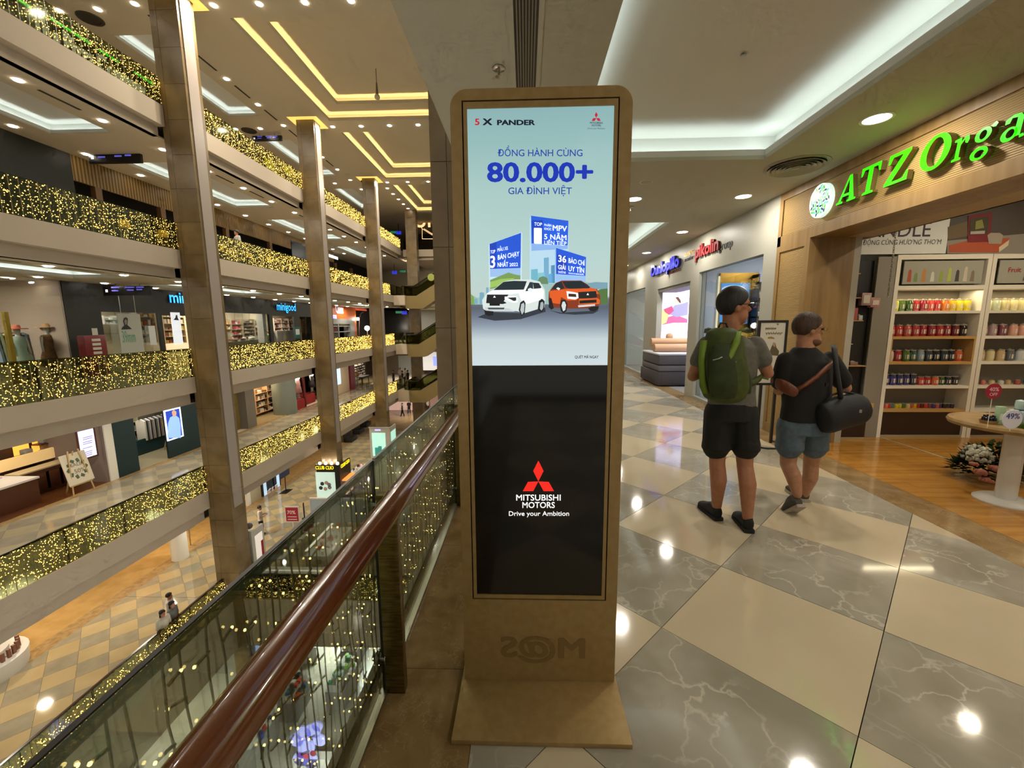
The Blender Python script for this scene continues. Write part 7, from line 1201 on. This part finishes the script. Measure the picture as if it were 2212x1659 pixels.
m = MB(); m.tube([B(1552, 708, -.2), B(1556, 698, -.2), B(1568, 698, -.2), B(1572, 708, -.2)], .007, 6); m.build('grab_loop', g2, bp, smooth=True); m = MB(); m.tube([B(1540, 778, -.36), B(1552, 775, -.375), B(1560, 771, -.375)], .004, 5); m.build('zip_pull', M('zip_white', '#b8b8b0', .4), bp, smooth=True)
# ---------------------------------------------------------------- shorter person with the duffel
y = 3.42; t = thing('person', 'shorter bearded person in black t-shirt and blue-grey shorts walking into the shop', 'person', (2.25, y, 0)); hc = J(1746, 712); fdir = Vector((.97, -.1, -.06)); m = MB(); f, r, up = head_parts(m, hc, fdir, 1.0); eball(m, hc+f*.045-up*.085, r, f, up, .058, .058, .04)
neck, chest, pelv = J(1738, 755), J(1742, 815), J(1738, 905); limb(m, [hc-up*.05-f*.015, neck-up*.02], [.06, .068]); eloft(m, [(pelv-up*.05, .17, .12), (pelv+up*.12, .165, .11), (chest, .18, .115), (neck-up*.05, .15, .09), (neck, .07, .065)], (1, .1, 0), (-.1, 1, 0))
shL, shR = J(1697, 778, -.02), J(1793, 776, .03); elL, elR = J(1683, 842, .02), J(1826, 838, .06); haL, haR = J(1712, 832, .28), J(1800, 820, .32)
for a, b, c in ((shL, elL, haL), (shR, elR, haR)): limb(m, [a, b, c], [.06, .046, .032]); hand(m, c, (c-b), (0, 0, 1), .95, .6)
hipL, hipR = J(1710, 918), J(1762, 918, .02); knL, knR = J(1702, 1003, .02), J(1752, 1002, .12); anL, anR = J(1722, 1068, -.12), J(1735, 1072, .18)
for a, b, c in ((hipL, knL, anL), (hipR, knR, anR)): mid = b.lerp(c, .36)-Vector((0, .028, 0)); limb(m, [a, b, mid, c], [.088, .06, .06, .036])
remesh(m, 'body', skin2, t, .009, 5); m = MB(); hair_cap(m, hc, fdir, 1.04, -.075, 1.03); remesh(m, 'hair', Mnoise('hair_brown', '#4a301c', '#2e1d10', 60, .65, (1, 1, .2), bump=.6), t, .008, 4)
m = MB(); eball(m, hc+f*.036-up*.092, r, f, up, .064, .066, .042); eball(m, hc+f*.062-up*.1, r, f, up, .036, .034, .03); remesh(m, 'beard', M('beard_brown', '#6a4630', .85), t, .008, 3)
tb = M('tee_black', '#14120f', .85); m = MB(); eloft(m, [(J(1737, 908), .195, .135), (pelv+up*.12, .19, .13), (chest, .2, .13), (J(1742, 782), .2, .115), (J(1740, 766), .15, .09), (J(1738, 750), .08, .074)], (1, .1, 0), (-.1, 1, 0))
for a, b in ((shL, elL), (shR, elR)): limb(m, [a, a.lerp(b, .72)], [.068, .078])
remesh(m, 't_shirt', tb, t, .011, 5); bs = Mnoise('shorts_blue', '#5c6a74', '#52606a', 30, .85); m = MB(); eloft(m, [(J(1737, 935), .195, .14), (J(1738, 898), .175, .125)], (1, 0, 0), (0, 1, 0))
for a, hm in ((hipL, J(1705, 966, .0)), (hipR, J(1758, 966, .06))): limb(m, [a, hm], [.112, .1]); eloft(m, [(hm+up*.05, .1, .11), (hm-up*.012, .106, .114)], (1, 0, 0), (0, 1, 0))
remesh(m, 'shorts', bs, t, .011, 4); sg_, so = M('shoe_grey', '#4a443c', .75), M('sole_pale', '#a89c8c', .7)
shoe(t, anL+Vector((-.0, -.05, -.1)), (-.05, 1, 0), sg_, so, 1., .75); shoe(t, Vector((anR.x, anR.y-.02, 0)), (.05, 1, 0), sg_, so)
glasses(hc, 1.0, None, f, r).build('spectacles', M('specs_gold', '#8a7444', .3, .6), t, smooth=True); m = MB(); [m.ball(hc+f*.088+r*sg*.031+up*.01, .01, 8, 6) for sg in (-1, 1)]; m.build('eyes', M('eye'), t, smooth=True)
B = lambda u, v, dy: PY(u, v, y+dy)
t = thing('sling_bag', 'brown leather sling bag across the shorter person', 'bag', B(1700, 850, -.12)); lb = M('leather_brown', '#6a3418', .45); m = MB(); eloft(m, [(B(1668, 822, -.06), .02, .03), (B(1682, 830, -.13), .03, .05), (B(1700, 838, -.16), .04, .055), (B(1716, 846, -.17), .035, .045), (B(1724, 846, -.17), .012, .025)], (0, -1, 0), (0, 0, 1), 16); remesh(m, 'pouch', lb, t, .008, 4)
m = MB(); m.loft([[B(u, v, d)+Vector((-.014, 0, .016)), B(u, v, d)+Vector((0, -.008, 0)), B(u, v, d)+Vector((.014, 0, -.016)), B(u, v, d)+Vector((0, .006, 0))] for u, v, d in ((1718, 844, -.16), (1740, 832, -.165), (1765, 814, -.16), (1788, 793, -.14), (1800, 780, -.1))]); m.build('strap', lb, t, smooth=True); bx('buckle', blackp, t, B(1752, 824, 0).x-.012, B(1752, 824, 0).x+.012, y-.185, y-.175, B(1752, 824, 0).z-.015, B(1752, 824, 0).z+.015)
t = thing('duffel_bag', 'black duffel bag hanging at the right side of the shorter person', 'bag', B(1815, 930, -.05)); db = M('duffel_black', '#16171a', .7); m = MB(); a, b = B(1775, 905, -.16), B(1862, 880, -.1); d = (b-a).normalized(); s_ = d.cross(Vector((0, 0, 1))).normalized(); u_ = s_.cross(d)
eloft(m, [(a-d*.02, .05, .06), (a, .095, .115), (a+d*.05, .105, .13), (a.lerp(b, .5)+u_*.01, .11, .135), (b-d*.05, .105, .13), (b, .09, .11), (b+d*.02, .05, .06)], s_, u_, 24); remesh(m, 'bag_body', db, t, .011, 4)
m = MB(); m.loft([[B(u, v, dd)+Vector((-.022, 0, 0)), B(u, v, dd)+Vector((0, -.012, 0)), B(u, v, dd)+Vector((.022, 0, 0)), B(u, v, dd)+Vector((0, .008, 0))] for u, v, dd in ((1797, 744, .02), (1802, 752, -.1), (1806, 790, -.155), (1812, 830, -.17), (1818, 872, -.17))]); m.build('shoulder_strap', db, t, smooth=True); m = MB(); m.tube([a+u_*.12+d*.04, a.lerp(b, .3)+u_*.17, a.lerp(b, .6)+u_*.17, b+u_*.12-d*.04], .009, 6); m.build('handle', db, t, smooth=True); bx('ring', steel, t, B(1796, 872, 0).x-.01, B(1796, 872, 0).x+.01, y-.3, y-.29, B(1796, 872, 0).z-.012, B(1796, 872, 0).z+.012)
# ---------------------------------------------------------------- small people across the atrium
def small(loc, yaw, h, shirt, trousers, hair, label, pose='walk', vox=.026, long_hair=False):
    t = thing('person', label, 'person', loc); s = h/1.7; ca, sa = math.cos(yaw), math.sin(yaw); L0 = Vector(loc)
    T = lambda x, yy, z: L0+Vector((x*ca-yy*sa, x*sa+yy*ca, z))*s
    fw = Vector((-sa, ca, 0)); rt_ = Vector((ca, sa, 0)); st_ = .16 if pose == 'walk' else 0.
    head = T(0, .02, 1.585); m = MB(); head_parts(m, head, fw, s); limb(m, [T(0, 0, 1.5), T(0, 0, 1.4)], [.055*s, .06*s]); eloft(m, [(T(0, 0, .86), .15*s, .1*s), (T(0, 0, 1.1), .13*s, .09*s), (T(0, 0, 1.36), .17*s, .1*s), (T(0, 0, 1.44), .07*s, .06*s)], rt_, fw, 14)
    for sg in (-1, 1):
        a = T(.18*sg, 0, 1.38); e = T(.23*sg, .0 if pose != 'phone' else .03, 1.1); w_ = T(.22*sg, .1+.08*sg*(pose == 'walk'), .86) if pose != 'phone' else T(.08*sg, .3, 1.18); limb(m, [a, e, w_], [.052*s, .04*s, .03*s], 8); eball(m, w_+(w_-e).normalized()*.06*s, rt_, fw, Vector((0, 0, 1)), .03*s, .03*s, .05*s, 8, 6)
        limb(m, [T(.09*sg, 0, .88), T(.1*sg, .05*sg*st_/.16+.03, .48), T(.1*sg, st_*sg, .08)], [.085*s, .06*s, .04*s], 8)
    remesh(m, 'body', skin, t, vox*s, 3); m = MB(); eloft(m, [(T(0, 0, .86), .175*s, .125*s), (T(0, 0, 1.1), .16*s, .115*s), (T(0, 0, 1.36), .19*s, .118*s), (T(0, 0, 1.45), .08*s, .07*s)], rt_, fw, 16)
    for sg in (-1, 1): a = T(.18*sg, 0, 1.38); e = T(.23*sg, 0, 1.1); limb(m, [a, e], [.07*s, .06*s], 8)
    remesh(m, 'shirt', shirt, t, vox*s, 3); m = MB(); eloft(m, [(T(0, 0, .78), .17*s, .12*s), (T(0, 0, .93), .155*s, .11*s)], rt_, fw, 14)
    for sg in (-1, 1): limb(m, [T(.09*sg, 0, .86), T(.1*sg, .05*sg*st_/.16+.03, .48), T(.1*sg, st_*sg, .12)], [.1*s, .085*s, .08*s], 8)
    remesh(m, 'trousers', trousers, t, vox*s, 3); m = MB(); hair_cap(m, head, fw, s*1.05, -.09 if long_hair else -.04, 1.05)
    if long_hair: eball(m, head-fw*.06*s-Vector((0, 0, .1))*s, rt_, fw, Vector((0, 0, 1)), .08*s, .05*s, .16*s, 12, 8)
    m.build('hair', hair, t, smooth=True); m = MB()
    for sg in (-1, 1): q = T(.1*sg, st_*sg+.05, .05); eball(m, q, rt_, fw, Vector((0, 0, 1)), .05*s, .13*s, .05*s, 10, 6)
    m.build('shoes', M('shoe_dark', '#1c1a18', .6), t, smooth=True); return t
hb_ = M('hair_black', '#0e0b09', .5); wsh, bsh, dsh = M('shirt_white', '#c8c0b0', .8), M('shirt_black', '#171514', .8), M('shirt_dim', '#6a6a68', .8); nav, blkp, tan = M('trouser_navy', '#141824', .8), M('trouser_black', '#12100f', .8), M('trouser_tan', '#8a7a62', .8)
q = PZ(566, 1156, ZG); small(q, -1.2, 1.72, wsh, nav, hb_, 'person in white blouse and wide navy trousers looking at a phone', 'phone')
for k, (u, v, sh, lab) in enumerate(((352, 1338, wsh, 'person in white leaning at the ground-floor opening, front'), (372, 1318, dsh, 'person in grey leaning at the ground-floor opening, middle'), (366, 1300, wsh, 'person in white behind the two at the opening'))): q = PZ(u, v, ZG+1.3); small((q.x, q.y, ZG), -1.7+.3*k, 1.65, sh, blkp, hb_, lab, 'stand', long_hair=(k < 2))
q = PX(512, 510, -13.9); small((-13.9, q.y, 4.41), 2.6, 1.7, wsh, blkp, hb_, 'masked person in white walking along the fourth floor', 'walk')
for k, (u, v, y, sh, tr, lab) in enumerate(((864, 795, 47, wsh, tan, 'person in white at the second-floor landing, left'), (875, 800, 46.5, wsh, tan, 'person in pale shirt at the second-floor landing'), (850, 812, 44.5, bsh, blkp, 'person in black at the second-floor landing edge'), (869, 808, 44.0, bsh, blkp, 'tall person in black at the second-floor landing'), (881, 815, 44.5, bsh, blkp, 'person in black near the lowest escalator'))): q = PY(u, v, y); small((q.x, y, -5.1), 3.0-.4*k, 1.72, sh, tr, hb_, lab, 'stand')
for k, (u, v, lab, sh) in enumerate(((870, 899, 'lone person in grey on the far ground floor', dsh), (884, 893, 'person in dark clothes beside the far light box', bsh), (925, 890, 'person near the lowest escalator on the ground floor', wsh), (895, 890, 'dark figure behind the far light box', bsh))): q = PZ(u, v, ZG); small(q, 2.2+k, 1.7, sh, blkp, hb_, lab, 'walk')
q = PX(612, 712, -20.0); small((-19.9, q.y, Z3), -1.5, 1.65, bsh, blkp, hb_, 'shop assistant behind the grey counter', 'stand')
